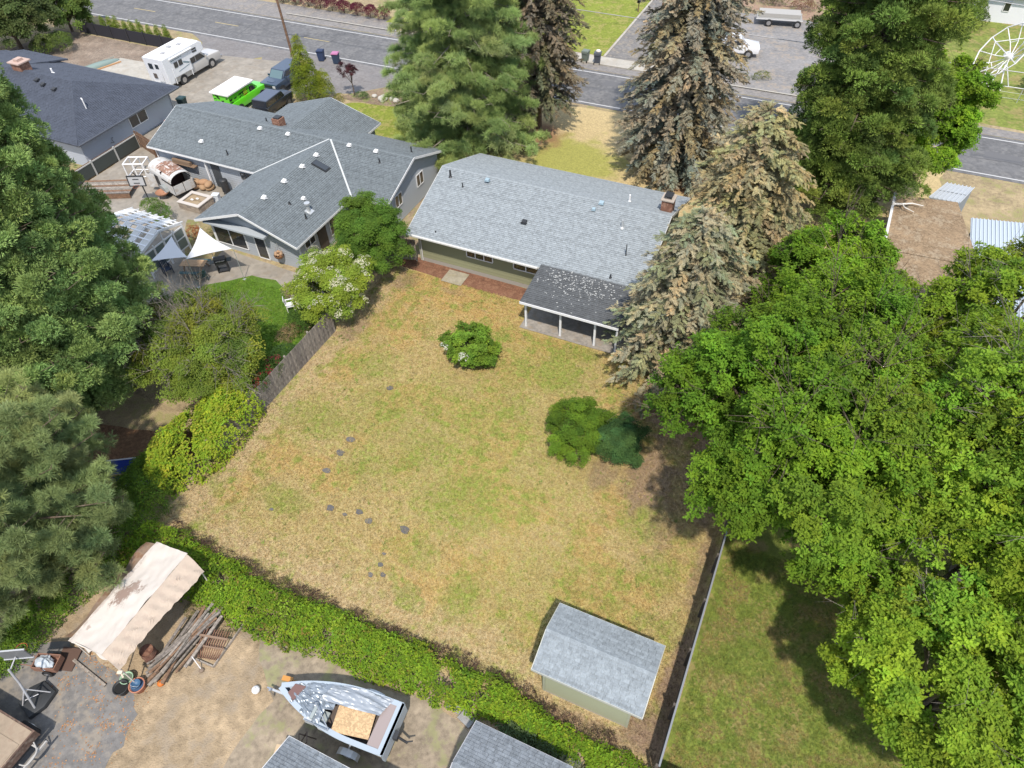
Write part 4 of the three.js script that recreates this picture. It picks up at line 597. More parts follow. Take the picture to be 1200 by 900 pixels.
pineTree('pine_tree', 'tall soft needled pale green pine on the neighbours front lawn', { x: -26.6, z: -48.2, h: 27, y0: 1.6, seed: 33, prof: t => 6.6 * Math.pow(1 - t, 0.5), cols: [[[0.28, 0.37, 0.115], 3], [[0.23, 0.325, 0.095], 3], [[0.33, 0.4, 0.15], 1]], step: 0.7, nb: 6, tuft: 0.34, per: 20, cl: 0.62, every: 0.6, tr: 0.38, lift: -0.08, inner: 0.28, bark: greyBark, flat: 0.35 });
pineTree('pine_tree', 'sparse grey green pine with hanging bare twigs near the road edge', { x: -34.2, z: -54.4, h: 9.5, y0: 1.8, seed: 34, prof: t => 3.4 * Math.pow(1 - t, 0.45), cols: [[[0.22, 0.22, 0.15], 3], [[0.18, 0.21, 0.11], 3]], step: 0.7, nb: 5, tuft: 0.3, per: 10, cl: 0.5, every: 0.7, tr: 0.16, lift: -0.1, inner: 0.3, bark: greyBark, flat: 0.5 });
spruceTree('fir_tree', 'brownish half bare fir with exposed trunk beside the soft needled pine', { x: -22.7, z: -53.6, h: 22, r: 3.8, y0: 2.6, seed: 35, cols: [[[0.21, 0.18, 0.115], 3], [[0.16, 0.17, 0.09], 2], [[0.25, 0.21, 0.15], 2]], taper: 0.4, ...spr, thin: 0.15, foot: 0.7 });
broadTree('old_tree', 'gnarled half bare tree with yellow green leaves behind the plank fence', 'tree', { x: -28.3, z: -18.4, cy: 3.1, r: [4.0, 2.4, 3.4], boughs: 34, subs: 9, per: 24, size: 0.34, cols: [[[0.21, 0.29, 0.045], 3], [[0.28, 0.32, 0.045], 2], [[0.16, 0.24, 0.045], 2]], geo: G.broad2, seed: 17, tr: 0.18, bark: greyBark, bare: 0.28, fork: 0.4, twigR: 0.025, br: 0.28 });
broadTree('blossom_tree', 'low leafy tree covered in white blossom at the end of the plank fence', 'tree', { x: -25.0, z: -26.6, cy: 2.1, r: [2.7, 2.0, 2.8], boughs: 30, subs: 9, per: 20, size: 0.36, cols: [[[0.29, 0.38, 0.045], 3], [[0.235, 0.33, 0.045], 2]], geo: G.broad2, seed: 18, tr: 0.12, fork: 0.3, br: 0.28, flowers: { p: 0.3, n: 7, s: 0.28, c: [0.68, 0.67, 0.5] } });
broadTree('leafy_tree', 'mid green upright bushy tree between the pale blue and olive houses', 'tree', { x: -25.2, z: -31.2, cy: 2.7, r: [2.5, 2.8, 2.4], boughs: 26, subs: 9, per: 26, size: 0.34, cols: [[[0.11, 0.21, 0.028], 3], [[0.135, 0.235, 0.03], 2]], geo: G.broad2, seed: 19, tr: 0.1, fork: 0.3, br: 0.3 });
broadTree('lawn_bush', 'rounded green bush with a few white blooms alone on the dry lawn', 'bush', { x: -15.3, z: -26.1, cy: 0.95, r: [1.75, 1.15, 1.55], boughs: 26, subs: 7, per: 9, size: 0.34, br: 0.3, sr: 0.13, cols: [[[0.21, 0.33, 0.035], 2], [[0.165, 0.285, 0.032], 2]], colJ: 0.35, geo: G.star, seed: 41, tr: 0.04, fork: 0.2, lo: -0.45, lop: 0.45, flowers: { p: 0.06, n: 5, s: 0.3, c: [0.75, 0.75, 0.64] } });
broadTree('evergreen_bush', 'broad mid green evergreen bush with two lobes on the lawn edge', 'bush', { x: -7.3, z: -22.9, cy: 1.0, r: [1.75, 1.15, 2.3], boughs: 34, subs: 8, per: 11, size: 0.28, br: 0.28, sr: 0.12, cols: [[[0.15, 0.25, 0.022], 2], [[0.115, 0.205, 0.02], 2]], colJ: 0.35, geo: G.small, seed: 42, tr: 0.04, fork: 0.2, lo: -0.5, lop: 0.4 });
broadTree('evergreen_bush', 'rounded dark blue green evergreen bush beside the lighter lobed bush', 'bush', { x: -5.1, z: -22.9, cy: 1.0, r: [1.3, 1.1, 1.6], boughs: 24, subs: 8, per: 11, size: 0.28, br: 0.3, sr: 0.13, cols: [[[0.085, 0.175, 0.05], 2], [[0.065, 0.14, 0.04], 2]], colJ: 0.35, geo: G.small, seed: 43, tr: 0.04, fork: 0.2, lo: -0.5, lop: 0.4 });
hedge('ivy_hedge', 'long low bright green ivy hedge along the foot of the dry lawn', { line: [[-24.4, -8.6, 1.1, 0.95], [-21.5, -8.3, 1.2, 0.95], [-18.2, -8.2, 1.2, 0.9], [-15.4, -8.2, 1.1, 0.9], [-12.6, -8.55, 0.95, 0.85], [-9.4, -8.55, 0.9, 0.85], [-6.6, -8.7, 0.85, 0.85], [-5.0, -8.8, 0.75, 0.8], [-3.6, -8.6, 0.6, 0.65], [-1.6, -8.4, 0.6, 0.6], [0.2, -8.5, 0.55, 0.65], [0.9, -8.5, 0.3, 0.5]], cols: [[[0.2, 0.32, 0.02], 4], [[0.15, 0.26, 0.018], 3], [[0.26, 0.35, 0.03], 2], [[0.3, 0.24, 0.06], 0.25]], per: 85, seed: 51, size: 0.27, colJ: 0.34 });
hedge('dry_brush', 'thin strip of dead brown brush along the lawn side of the ivy hedge', { line: [[-23.6, -9.75, 0.35, 0.5], [-19, -9.55, 0.35, 0.45], [-14, -9.5, 0.32, 0.45], [-9, -9.6, 0.32, 0.45], [-5, -9.75, 0.3, 0.4], [-3.6, -9.3, 0.3, 0.45], [-0.6, -9.2, 0.35, 0.45]], cols: [[[0.11, 0.07, 0.055], 3], [[0.16, 0.1, 0.075], 1], [[0.14, 0.14, 0.05], 1]], per: 45, seed: 54, size: 0.28, geo: G.thin, rough: 0.8 });
hedge('vine_hedge', 'tall yellow green vine mound swallowing the end of the plank fence', { line: [[-25.3, -17.8, 1.0, 2.3], [-25.2, -15.6, 1.5, 2.4], [-25.6, -13.2, 1.5, 2.1], [-26.2, -11.4, 1.2, 1.6]], cols: [[[0.33, 0.42, 0.032], 4], [[0.25, 0.39, 0.03], 2], [[0.42, 0.43, 0.05], 1]], per: 95, seed: 52, size: 0.3 });
hedge('shrub_hedge', 'mixed dark green shrub hedge between the canvas tent and vine mound', { line: [[-26.4, -12.2, 1.2, 1.6], [-25.9, -10, 1.6, 1.7], [-25.5, -8.2, 1.6, 1.6], [-25.4, -6.4, 1.2, 1.3], [-25.6, -4.6, 0.9, 1.0], [-25.6, -2.6, 1.0, 0.9], [-26.2, 0, 1.0, 0.9]], cols: [[[0.13, 0.23, 0.024], 4], [[0.18, 0.28, 0.026], 2], [[0.1, 0.18, 0.024], 2]], per: 95, seed: 53, size: 0.3, geo: G.broad2 });
// ---------------------------------------------------------------- fences, walls, small plants
const woodGrey = [[0.31, 0.275, 0.235], [0.27, 0.24, 0.205], [0.35, 0.305, 0.26], [0.24, 0.21, 0.185]].map((c, i) => M([1, 1, 1], 0.95, { map: grain(c, 0.7, 1.1, 14, c.map(q => q * 1.35), 80 + i) }));
const woodBrown = [[0.22, 0.13, 0.08], [0.19, 0.115, 0.075], [0.26, 0.16, 0.1]].map((c, i) => M([1, 1, 1], 0.95, { map: grain(c, 0.6, 1.1, 14, c.map(q => q * 1.3), 90 + i) }));
function plankFence(name, label, a, b, h, mats, { w = 0.145, gap = 0.008, seed = 1, cap, rail = true, railMat = mats[0], lean = 0.012, part = 'plank' } = {}) {
  const o = thing(name, label, 'fence', [a[0], 0, a[1]], Math.atan2(-(b[1] - a[1]), b[0] - a[0])), L = Math.hypot(b[0] - a[0], b[1] - a[1]), n = Math.round(L / (w + gap)), R = rng(seed), geos = [0, 1, 2].map(k => metric(new THREE.BoxGeometry(w, h, 0.02)));
  geos.forEach((g, k) => { const uv = g.attributes.uv; for (let i = 0; i < uv.count; i++) uv.setXY(i, uv.getX(i) + k * 0.37, uv.getY(i) * 0.4 + k * 0.21); });
  for (let k = 0; k < n; k++) { const m = new THREE.Mesh(geos[k % 3], mats[Math.floor(R() * mats.length)]); m.name = part; m.position.set((k + 0.5) * L / n, h / 2 + (R() - .5) * 0.03, (R() - .5) * 0.006); m.rotation.z = (R() - .5) * lean; o.add(m); }
  if (rail) for (const y of [0.35, h - 0.3]) mesh('rail', span(0, L, y - 0.045, y + 0.045, 0.012, 0.05), railMat, o);
  for (let x = 0; x <= L + 0.01; x += L / Math.max(1, Math.round(L / 2.4))) mesh('post', span(x - 0.05, x + 0.05, -0.1, h + 0.02, 0.052, 0.15), railMat, o);
  if (cap) mesh('top_rail', span(-0.02, L + 0.02, h + 0.02, h + 0.05, -0.02, 0.05), cap, o);
  return o;
}
plankFence('plank_fence', 'weathered grey plank fence between the dry lawn and green neighbour lawn', [-24.32, -25], [-24.32, -14], 1.75, woodGrey, { seed: 3 });
plankFence('board_fence', 'dark board fence with pale top rail between dry lawn and right lawn', [1.1, -34.4], [1.1, -8.75], 1.6, [M([0.1, 0.085, 0.07], 0.95), M([0.085, 0.072, 0.06], 0.95)], { seed: 4, w: 0.19, cap: M([0.2, 0.215, 0.23], 0.6) });
plankFence('board_fence', 'short dark board fence meeting the pale topped fence at the shed corner', [1.25, -8.7], [7.4, -8.7], 1.6, [M([0.1, 0.085, 0.07], 0.95), M([0.085, 0.072, 0.06], 0.95)], { seed: 5, w: 0.19 });
plankFence('side_fence', 'reddish brown plank fence under the grey house eave by the trailer', [-53.0, -38.0], [-48.0, -36.4], 1.5, woodBrown, { seed: 6 });
plankFence('side_fence', 'brown plank gate closing the gap between pale blue and olive houses', [-26.2, -43.2], [-23.4, -43.2], 1.7, woodBrown, { seed: 7 });
plankFence('side_fence', 'grey plank fence beside the downspout of the olive house', [-25.6, -32.6], [-23.2, -33.3], 1.7, woodGrey, { seed: 8 });
{ // black fence behind the concrete pad
  const o = thing('black_fence', 'low black panel fence in front of a row of little conifers', 'fence', [0, 0, 0]), dk = M([0.022, 0.022, 0.03], 0.85);
  for (let k = 0; k < 6; k++) mesh('panel', span(-78.4 + k * 2.4, -78.4 + k * 2.4 + 2.32, 0.05, 1.25, -55.0, -54.96), dk, o);
  for (let k = 0; k < 7; k++) mesh('post', span(-78.48 + k * 2.4, -78.36 + k * 2.4, 0, 1.35, -55.05, -54.9), darkMetal, o);
}
{ // chain link side fence of the courtyard
  const o = thing('mesh_fence', 'grey framed dark mesh fence along the courtyard edge', 'fence'), fr = M([0.42, 0.42, 0.4], 0.6), net = M([0.05, 0.06, 0.055], 0.8);
  for (let k = 0; k < 3; k++) { const z0 = -37.9 + k * 2.4; mesh('mesh_panel', span(-53.08, -53.05, 0.1, 1.12, z0 + 0.06, z0 + 2.34), net, o); mesh('rail', [span(-53.1, -53.03, 1.12, 1.2, z0, z0 + 2.4)], fr, o); mesh('post', span(-53.12, -53.0, 0, 1.3, z0 - 0.06, z0 + 0.06), fr, o); mesh('base_board', span(-53.15, -53.12, 0, 1.25, z0, z0 + 2.4), woodBrown[k], o); }
}
const cAbor = [[[0.15, 0.22, 0.025], 3], [[0.19, 0.26, 0.03], 1]];
{ // little conifers
  const first = bush('small_conifer', 'little cone shaped conifer in the row behind the black fence', 'bush', { x: -77.6, z: -55.9, seed: 61, lobes: [[0, 0.5, 0, 0.42, 0.55, 0.42], [0, 1.0, 0, 0.32, 0.6, 0.32], [0, 1.5, 0, 0.18, 0.5, 0.18]], cols: cAbor, per: 420, size: 0.24, geo: G.small }, 'little conifers behind the black fence');
  [[-75.6], [-74.4], [-73.4], [-72.3], [-71.2], [-70.0], [-68.9], [-67.6], [-66.3]].forEach(([x], k) => { const c = dup(first, [x, 0, -55.9 + 0.05 * (k % 3)], k * 1.3); c.scale.setScalar(0.9 + 0.08 * (k % 3)); });
  const b = bush('burgundy_bush', 'round burgundy bush in the row across the road', 'bush', { x: -62.6, z: -70.6, seed: 62, lobes: [[0, 0.6, 0, 0.85, 0.7, 0.8], [0.2, 0.9, 0.1, 0.6, 0.5, 0.55]], cols: [[[0.15, 0.02, 0.045], 3], [[0.2, 0.035, 0.07], 1]], per: 260, size: 0.26, geo: G.small }, 'burgundy bushes across the road');
  for (let k = 0; k < 8; k++) dup(b, [-60.8 + 1.75 * k, 0, -70.6 + 0.06 * k], k);
}
bush('cypress', 'tall cone shaped golden green cypress beside the parked dark vehicles', 'tree', { x: -44.6, z: -50.8, seed: 63, lobes: [[0, 0.9, 0, 1.6, 1.1, 1.5], [0, 1.9, 0, 1.4, 1.2, 1.35], [-0.05, 2.9, 0, 1.1, 1.2, 1.05], [-0.1, 3.9, 0, 0.75, 1.1, 0.72], [-0.1, 4.9, 0, 0.4, 0.9, 0.4], [1.3, 0.9, -0.4, 1.0, 1.0, 1.0], [1.4, 1.8, -0.5, 0.7, 1.0, 0.65]], cols: [[[0.19, 0.25, 0.022], 3], [[0.24, 0.29, 0.028], 2]], per: 190, size: 0.34, geo: G.small });
broadTree('plum_tree', 'small purple leaved plum tree standing in the flower bed', 'tree', { x: -41.2, z: -53, cy: 2.3, r: [1.0, 0.9, 1.0], boughs: 10, subs: 5, per: 10, size: 0.2, cols: [[[0.078, 0.026, 0.0325], 2], [[0.117, 0.039, 0.0455], 1]], seed: 64, tr: 0.05, fork: 0.5, geo: G.broad2, lop: 0.6, lo: 0 });
bush('flower_shrub', 'dark green shrub dotted with white flowers in the flower bed', 'bush', { x: -35.6, z: -54.2, seed: 65, lobes: [[0, 0.4, 0, 0.8, 0.5, 0.7], [0.5, 0.35, 0.2, 0.5, 0.4, 0.5]], cols: [[[0.065, 0.13, 0.026], 1]], per: 300, size: 0.22, flowers: { p: 0.05, s: 0.16, c: [0.75, 0.75, 0.72] } });
bush('ground_shrub', 'low bright green shrub under the purple plum tree', 'bush', { x: -40.2, z: -52.8, seed: 66, lobes: [[0, 0.3, 0, 0.7, 0.35, 0.5]], cols: [[[0.091, 0.182, 0.039], 1]], per: 300, size: 0.22 });
bush('ground_shrub', 'yellow green grassy clump at the grey roof corner by the flower bed', 'bush', { x: -41.9, z: -51.5, seed: 67, lobes: [[0, 0.3, 0, 0.5, 0.4, 0.5]], cols: [[[0.26, 0.26, 0.052], 1]], per: 300, size: 0.24, geo: G.thin });
bush('ground_shrub', 'spreading pale green juniper beside the road edge line', 'bush', { x: -36.8, z: -56.3, seed: 68, lobes: [[0, 0.3, 0, 2.0, 0.4, 0.8], [2.2, 0.35, 0.6, 1.6, 0.45, 0.9]], cols: [[[0.221, 0.247, 0.078], 1], [[0.169, 0.221, 0.078], 1]], per: 200, size: 0.28, geo: G.thin });
bush('ground_shrub', 'large soft green shrub beneath the pale green pine', 'bush', { x: -31.2, z: -52.0, seed: 69, lobes: [[0, 0.5, 0, 1.6, 0.7, 1.2], [1.6, 0.4, 1.4, 1.4, 0.6, 1.2]], cols: [[[0.143, 0.208, 0.078], 1], [[0.117, 0.182, 0.065], 1]], per: 200, size: 0.28, geo: G.thin });
bush('courtyard_shrub', 'leafy green shrub between the white pergola and basketball hoop', 'bush', { x: -43.6, z: -30.4, seed: 70, lobes: [[-0.9, 0.6, -0.2, 0.9, 0.7, 0.8], [0.3, 0.6, 0.2, 0.9, 0.7, 0.8], [1.0, 0.45, 0.8, 0.6, 0.5, 0.6]], cols: [[[0.117, 0.208, 0.039], 2], [[0.143, 0.234, 0.039], 1]], per: 240, size: 0.3, geo: G.thin });
bush('rose_bush', 'rose bush with deep pink blooms against the plank fence', 'bush', { x: -24.75, z: -20.0, seed: 71, lobes: [[0, 1.3, 0, 0.5, 0.7, 0.7]], cols: [[[0.078, 0.143, 0.026], 1]], per: 260, size: 0.26, flowers: { p: 0.16, s: 0.22, c: [0.36, 0.02, 0.07] } });
bush('rose_bush', 'rose bush with crimson blooms hanging over the plank fence end', 'bush', { x: -24.7, z: -18.5, seed: 72, lobes: [[0, 1.45, 0, 0.5, 0.7, 0.7]], cols: [[[0.078, 0.143, 0.026], 1]], per: 260, size: 0.26, flowers: { p: 0.14, s: 0.22, c: [0.4, 0.03, 0.05] } });
bush('dark_shrub', 'round dark green shrub behind the middle of the plank fence', 'bush', { x: -25.5, z: -21.6, seed: 73, lobes: [[0, 0.5, 0, 0.8, 0.6, 0.9]], cols: [[[0.0585, 0.13, 0.0325], 1]], per: 300, size: 0.26 });
bush('dark_shrub', 'dark leafy shrub under the white blossom tree by the chairs', 'bush', { x: -26.2, z: -24.4, seed: 74, lobes: [[0, 0.7, 0, 0.9, 0.9, 0.9]], cols: [[[0.0715, 0.143, 0.026], 1]], per: 260, size: 0.28 });
bush('dry_grass_clump', 'dry tan grass clump at the lawn edge near the chairs', 'plant', { x: -26.7, z: -23.4, seed: 75, lobes: [[0, 0.3, 0, 0.6, 0.4, 0.9]], cols: [[[0.39, 0.312, 0.169], 1]], per: 320, size: 0.28, geo: G.thin });
bush('dry_grass_clump', 'round grey brown grass mound beside the white blossom tree', 'plant', { x: -29.1, z: -27.0, seed: 76, lobes: [[0, 0.25, 0, 0.7, 0.35, 0.7]], cols: [[[0.338, 0.273, 0.195], 1]], per: 320, size: 0.26, geo: G.thin });
bush('garden_plant', 'red and orange leaved plant at the corner of the white pergola', 'plant', { x: -39.3, z: -29.3, seed: 77, lobes: [[0, 0.5, 0, 0.5, 0.6, 0.5]], cols: [[[0.364, 0.091, 0.026], 2], [[0.39, 0.26, 0.039], 1]], per: 260, size: 0.2 });
bush('garden_plant', 'yellow green bedding plants beside the tall window', 'plant', { x: -38.2, z: -30.2, seed: 78, lobes: [[0, 0.25, 0, 0.9, 0.3, 0.8], [0.6, 0.2, 1.2, 0.6, 0.25, 0.7]], cols: [[[0.208, 0.234, 0.052], 2], [[0.338, 0.26, 0.104], 1]], per: 220, size: 0.2, geo: G.thin });
bush('yucca', 'spiky grey green plants beside the shed behind the ivy hedge', 'plant', { x: -2.6, z: -7.9, seed: 79, lobes: [[-1.6, 0.35, 0.0, 0.7, 0.5, 0.4], [-0.3, 0.35, 0.2, 0.7, 0.5, 0.4], [0.6, 0.3, 0.3, 0.5, 0.4, 0.4]], cols: [[[0.104, 0.156, 0.065], 2], [[0.208, 0.234, 0.156], 1]], per: 260, size: 0.42, geo: G.thin });
// greenery at the far left and far right
broadTree('far_tree', 'bushy mid green tree at the end of the black fence', 'tree', { x: -79.6, z: -54.8, cy: 2.5, r: [3.0, 2.5, 3.0], boughs: 18, subs: 8, per: 18, size: 0.5, cols: [[[0.111, 0.182, 0.039], 1], [[0.143, 0.221, 0.0455], 1]], seed: 81, tr: 0.14 });
broadTree('far_tree', 'shaggy olive green tree behind the dark navy roof', 'tree', { x: -81, z: -49.2, cy: 3.4, r: [5.2, 3.8, 4.2], boughs: 26, subs: 9, per: 20, size: 0.5, cols: [[[0.13, 0.182, 0.052], 1], [[0.104, 0.143, 0.0455], 1]], seed: 82, tr: 0.2 });
bush('far_bush', 'yellow green bush beside the gravel strip and navy roofed house', 'bush', { x: -76.2, z: -50.4, seed: 83, lobes: [[0, 0.9, 0, 1.5, 1.0, 1.3], [-1.4, 0.7, 1.2, 1.2, 0.8, 1.0]], cols: [[[0.195, 0.234, 0.039], 1], [[0.13, 0.195, 0.039], 1]], per: 150, size: 0.4 });
bush('far_bush', 'tiny lime green clump beside the navy roof edge', 'bush', { x: -69.4, z: -46.0, seed: 84, lobes: [[0, 0.4, 0, 0.8, 0.5, 0.6]], cols: [[[0.234, 0.286, 0.039], 1]], per: 200, size: 0.3 });
bush('far_bush', 'large round green bush beside the white walled house', 'bush', { x: 9.0, z: -90.6, seed: 85, lobes: [[0, 1.6, 0, 2.2, 1.8, 2.0], [-2.6, 1.5, -0.4, 2.0, 1.8, 1.8], [1.0, 1.0, 1.0, 1.6, 1.1, 1.4]], cols: [[[0.117, 0.182, 0.026], 1], [[0.143, 0.221, 0.0325], 1]], per: 110, size: 0.5 });
bush('far_bush', 'narrow green shrub row beside the asphalt driveway and red pole', 'bush', { x: -17.9, z: -77.4, seed: 86, lobes: [[0, 0.6, 0, 0.7, 0.7, 1.2], [0.1, 0.6, -2, 0.7, 0.7, 1.2], [0, 0.6, -4, 0.7, 0.7, 1.2]], cols: [[[0.143, 0.26, 0.026], 1]], per: 160, size: 0.34 });
bush('far_bush', 'brown green shrub at the foot of the asphalt driveway', 'bush', { x: -18.0, z: -71.8, seed: 87, lobes: [[0, 0.5, 0, 0.6, 0.6, 0.8], [0.6, 0.4, 1.0, 0.6, 0.4, 0.7]], cols: [[[0.169, 0.169, 0.052], 1], [[0.26, 0.208, 0.104], 1]], per: 180, size: 0.3 });
bush('far_bush', 'dark shrub beside the white dish frame and wire fence', 'bush', { x: 16.2, z: -76.0, seed: 88, lobes: [[0, 0.8, 0, 1.6, 0.9, 1.2]], cols: [[[0.078, 0.13, 0.039], 1]], per: 130, size: 0.4 });
bush('far_bush', 'reddish dry shrubs on the rust coloured soil bank', 'bush', { x: -9.6, z: -89.6, seed: 89, lobes: [[0, 0.6, 0, 1.6, 0.8, 1.0], [3.2, 0.5, 0.6, 1.4, 0.7, 1.0]], cols: [[[0.286, 0.169, 0.104], 1], [[0.182, 0.182, 0.078], 1]], per: 110, size: 0.42, geo: G.thin });
bush('far_bush', 'yellow green weed clump in the far gravel lot', 'bush', { x: -7.0, z: -70.2, seed: 90, lobes: [[0, 0.3, 0, 0.9, 0.35, 0.6]], cols: [[[0.234, 0.26, 0.065], 1]], per: 160, size: 0.3, geo: G.thin });
{ // dark flat paving stones in the lawn
  const R = rng(92), mat = [M([0.1, 0.097, 0.097], 0.95), M([0.12, 0.114, 0.11], 0.95)];
  [[-18.64, -22.14, .2], [-18.6, -17.99, .24], [-18.62, -17.04, .24], [-18.61, -15.76, .22], [-17.09, -13.92, .22], [-16.26, -13.9, .13], [-15.68, -14.32, .2], [-14.96, -14.04, .26], [-13.09, -14.33, .26], [-13.32, -12.81, .1], [-13.16, -12.25, .14], [-13.32, -11.61, .14], [-12.78, -11.85, .13], [-19.81, -12.67, .12]].forEach(([x, z, r], i) => {
    const pts = []; for (let k = 0; k < 9; k++) { const a = k / 9 * 6.2832, q = r * (0.6 + 0.5 * R()); pts.push([q * Math.cos(a) * 1.15, q * Math.sin(a) * 0.85]); }
    const g = extr(pts, 0.035); g.rotateX(-Math.PI / 2); g.translate(0, 0.006, 0); const m = tag(mesh('flat_stone', g, mat[i % 2]), 'flat dark grey stone sunk in the dry lawn', 'stone', 'flat stones in the dry lawn'); m.position.set(x, 0, z);
  });
}
{ // stones edging the flower bed
  const R = rng(93); [[-38.2, -53.2, .45], [-37.4, -53.6, .3], [-36.9, -53.4, .3], [-39.3, -53.5, .25], [-33.6, -53.6, .4]].forEach(([x, z, r]) => { const g = new THREE.IcosahedronGeometry(r, 2), p = g.attributes.position; for (let i = 0; i < p.count; i++) { const q = V(p.getX(i), p.getY(i), p.getZ(i)), k = 0.8 + 0.45 * fbm(q.x * 3 / r + x, q.z * 3 / r + q.y * 2 / r, 2); p.setXYZ(i, q.x * k, q.y * k * 0.65, q.z * k); } g.computeVertexNormals(); const m = tag(mesh('pale_rock', g, M([0.45, 0.43, 0.39], 0.9)), 'pale rock edging the flower bed', 'rock', 'pale rocks along the flower bed'); m.position.set(x, r * 0.4, z); }); }
// ---------------------------------------------------------------- vehicles and yard things
const rubber = M([0.02, 0.02, 0.021], 0.85), chrome = M([0.55, 0.56, 0.58], 0.25, { metal: 0.9 }), blackPlastic = M([0.025, 0.026, 0.028], 0.6), lampGlass = MP([0.6, 0.6, 0.6], 0.1, { clearcoat: 1 }), redGlass = MP([0.3, 0.01, 0.01], 0.15, { clearcoat: 1 });
const paint = (c, r = 0.3) => MP(c, r, { clearcoat: 0.8, clearcoatRoughness: 0.12 });
function wheel(o, x, y, z, r = 0.38, w = 0.25, rimMat = chrome) { // axle along z
  const t = mesh('wheel', place(new THREE.TorusGeometry(r - w * 0.32, w * 0.42, 10, 22), x, y, z), rubber, o);
  mesh('tyre', [cyl(r * 0.96, r * 0.96, w * 0.72, x, y, z, 22, Math.PI / 2)], rubber, t);
  mesh('rim', [cyl(r * 0.56, r * 0.6, w * 0.9, x, y, z, 16, Math.PI / 2), cyl(r * 0.18, r * 0.18, w * 1.02, x, y, z, 8, Math.PI / 2)], rimMat, t);
}
// a car seen along x (front at +x), built from side outlines
function carBody(o, { prof, w, bodyMat, cab, cabW, glassInset = 0.02, wheels, wr = 0.38, rim = chrome, roofMat }) {
  const lower = extr(prof, w - 0.12, 0.06); lower.translate(0, 0, -(w - 0.12) / 2); mesh('body', toCreasedNormals(lower.toNonIndexed ? lower : lower, 0.6), bodyMat, o);
  const c = extr(cab, cabW - 0.1, 0.05); c.translate(0, 0, -(cabW - 0.1) / 2); mesh('cabin', c, bodyMat, o);
  for (const [x] of wheels) for (const s of [-1, 1]) { mesh('wheel_arch', cyl(wr * 1.18, wr * 1.18, 0.06, x, wr, s * (w / 2 - 0.01), 20, Math.PI / 2), blackPlastic, o); wheel(o, x, wr, s * (w / 2 - 0.08), wr, 0.25, rim); }
}
function sideGlass(o, pts, wid, name = 'window') { for (const s of [-1, 1]) { const g = extr(pts, 0.02); g.translate(0, 0, s > 0 ? wid / 2 + 0.0 : -wid / 2 - 0.02); mesh(name, g, glassMat, o); } }
const slab4 = (a, b, c, d, t = 0.02) => { const n = b.clone().sub(a).cross(d.clone().sub(a)).normalize().multiplyScalar(t), T = [a, b, c, d].map(p => p.clone().add(n)); return mergeGeometries([poly([a, b, c, d]), poly(T), poly([a, b, T[1], T[0]]), poly([b, c, T[2], T[1]]), poly([c, d, T[3], T[2]]), poly([d, a, T[0], T[3]])]); };
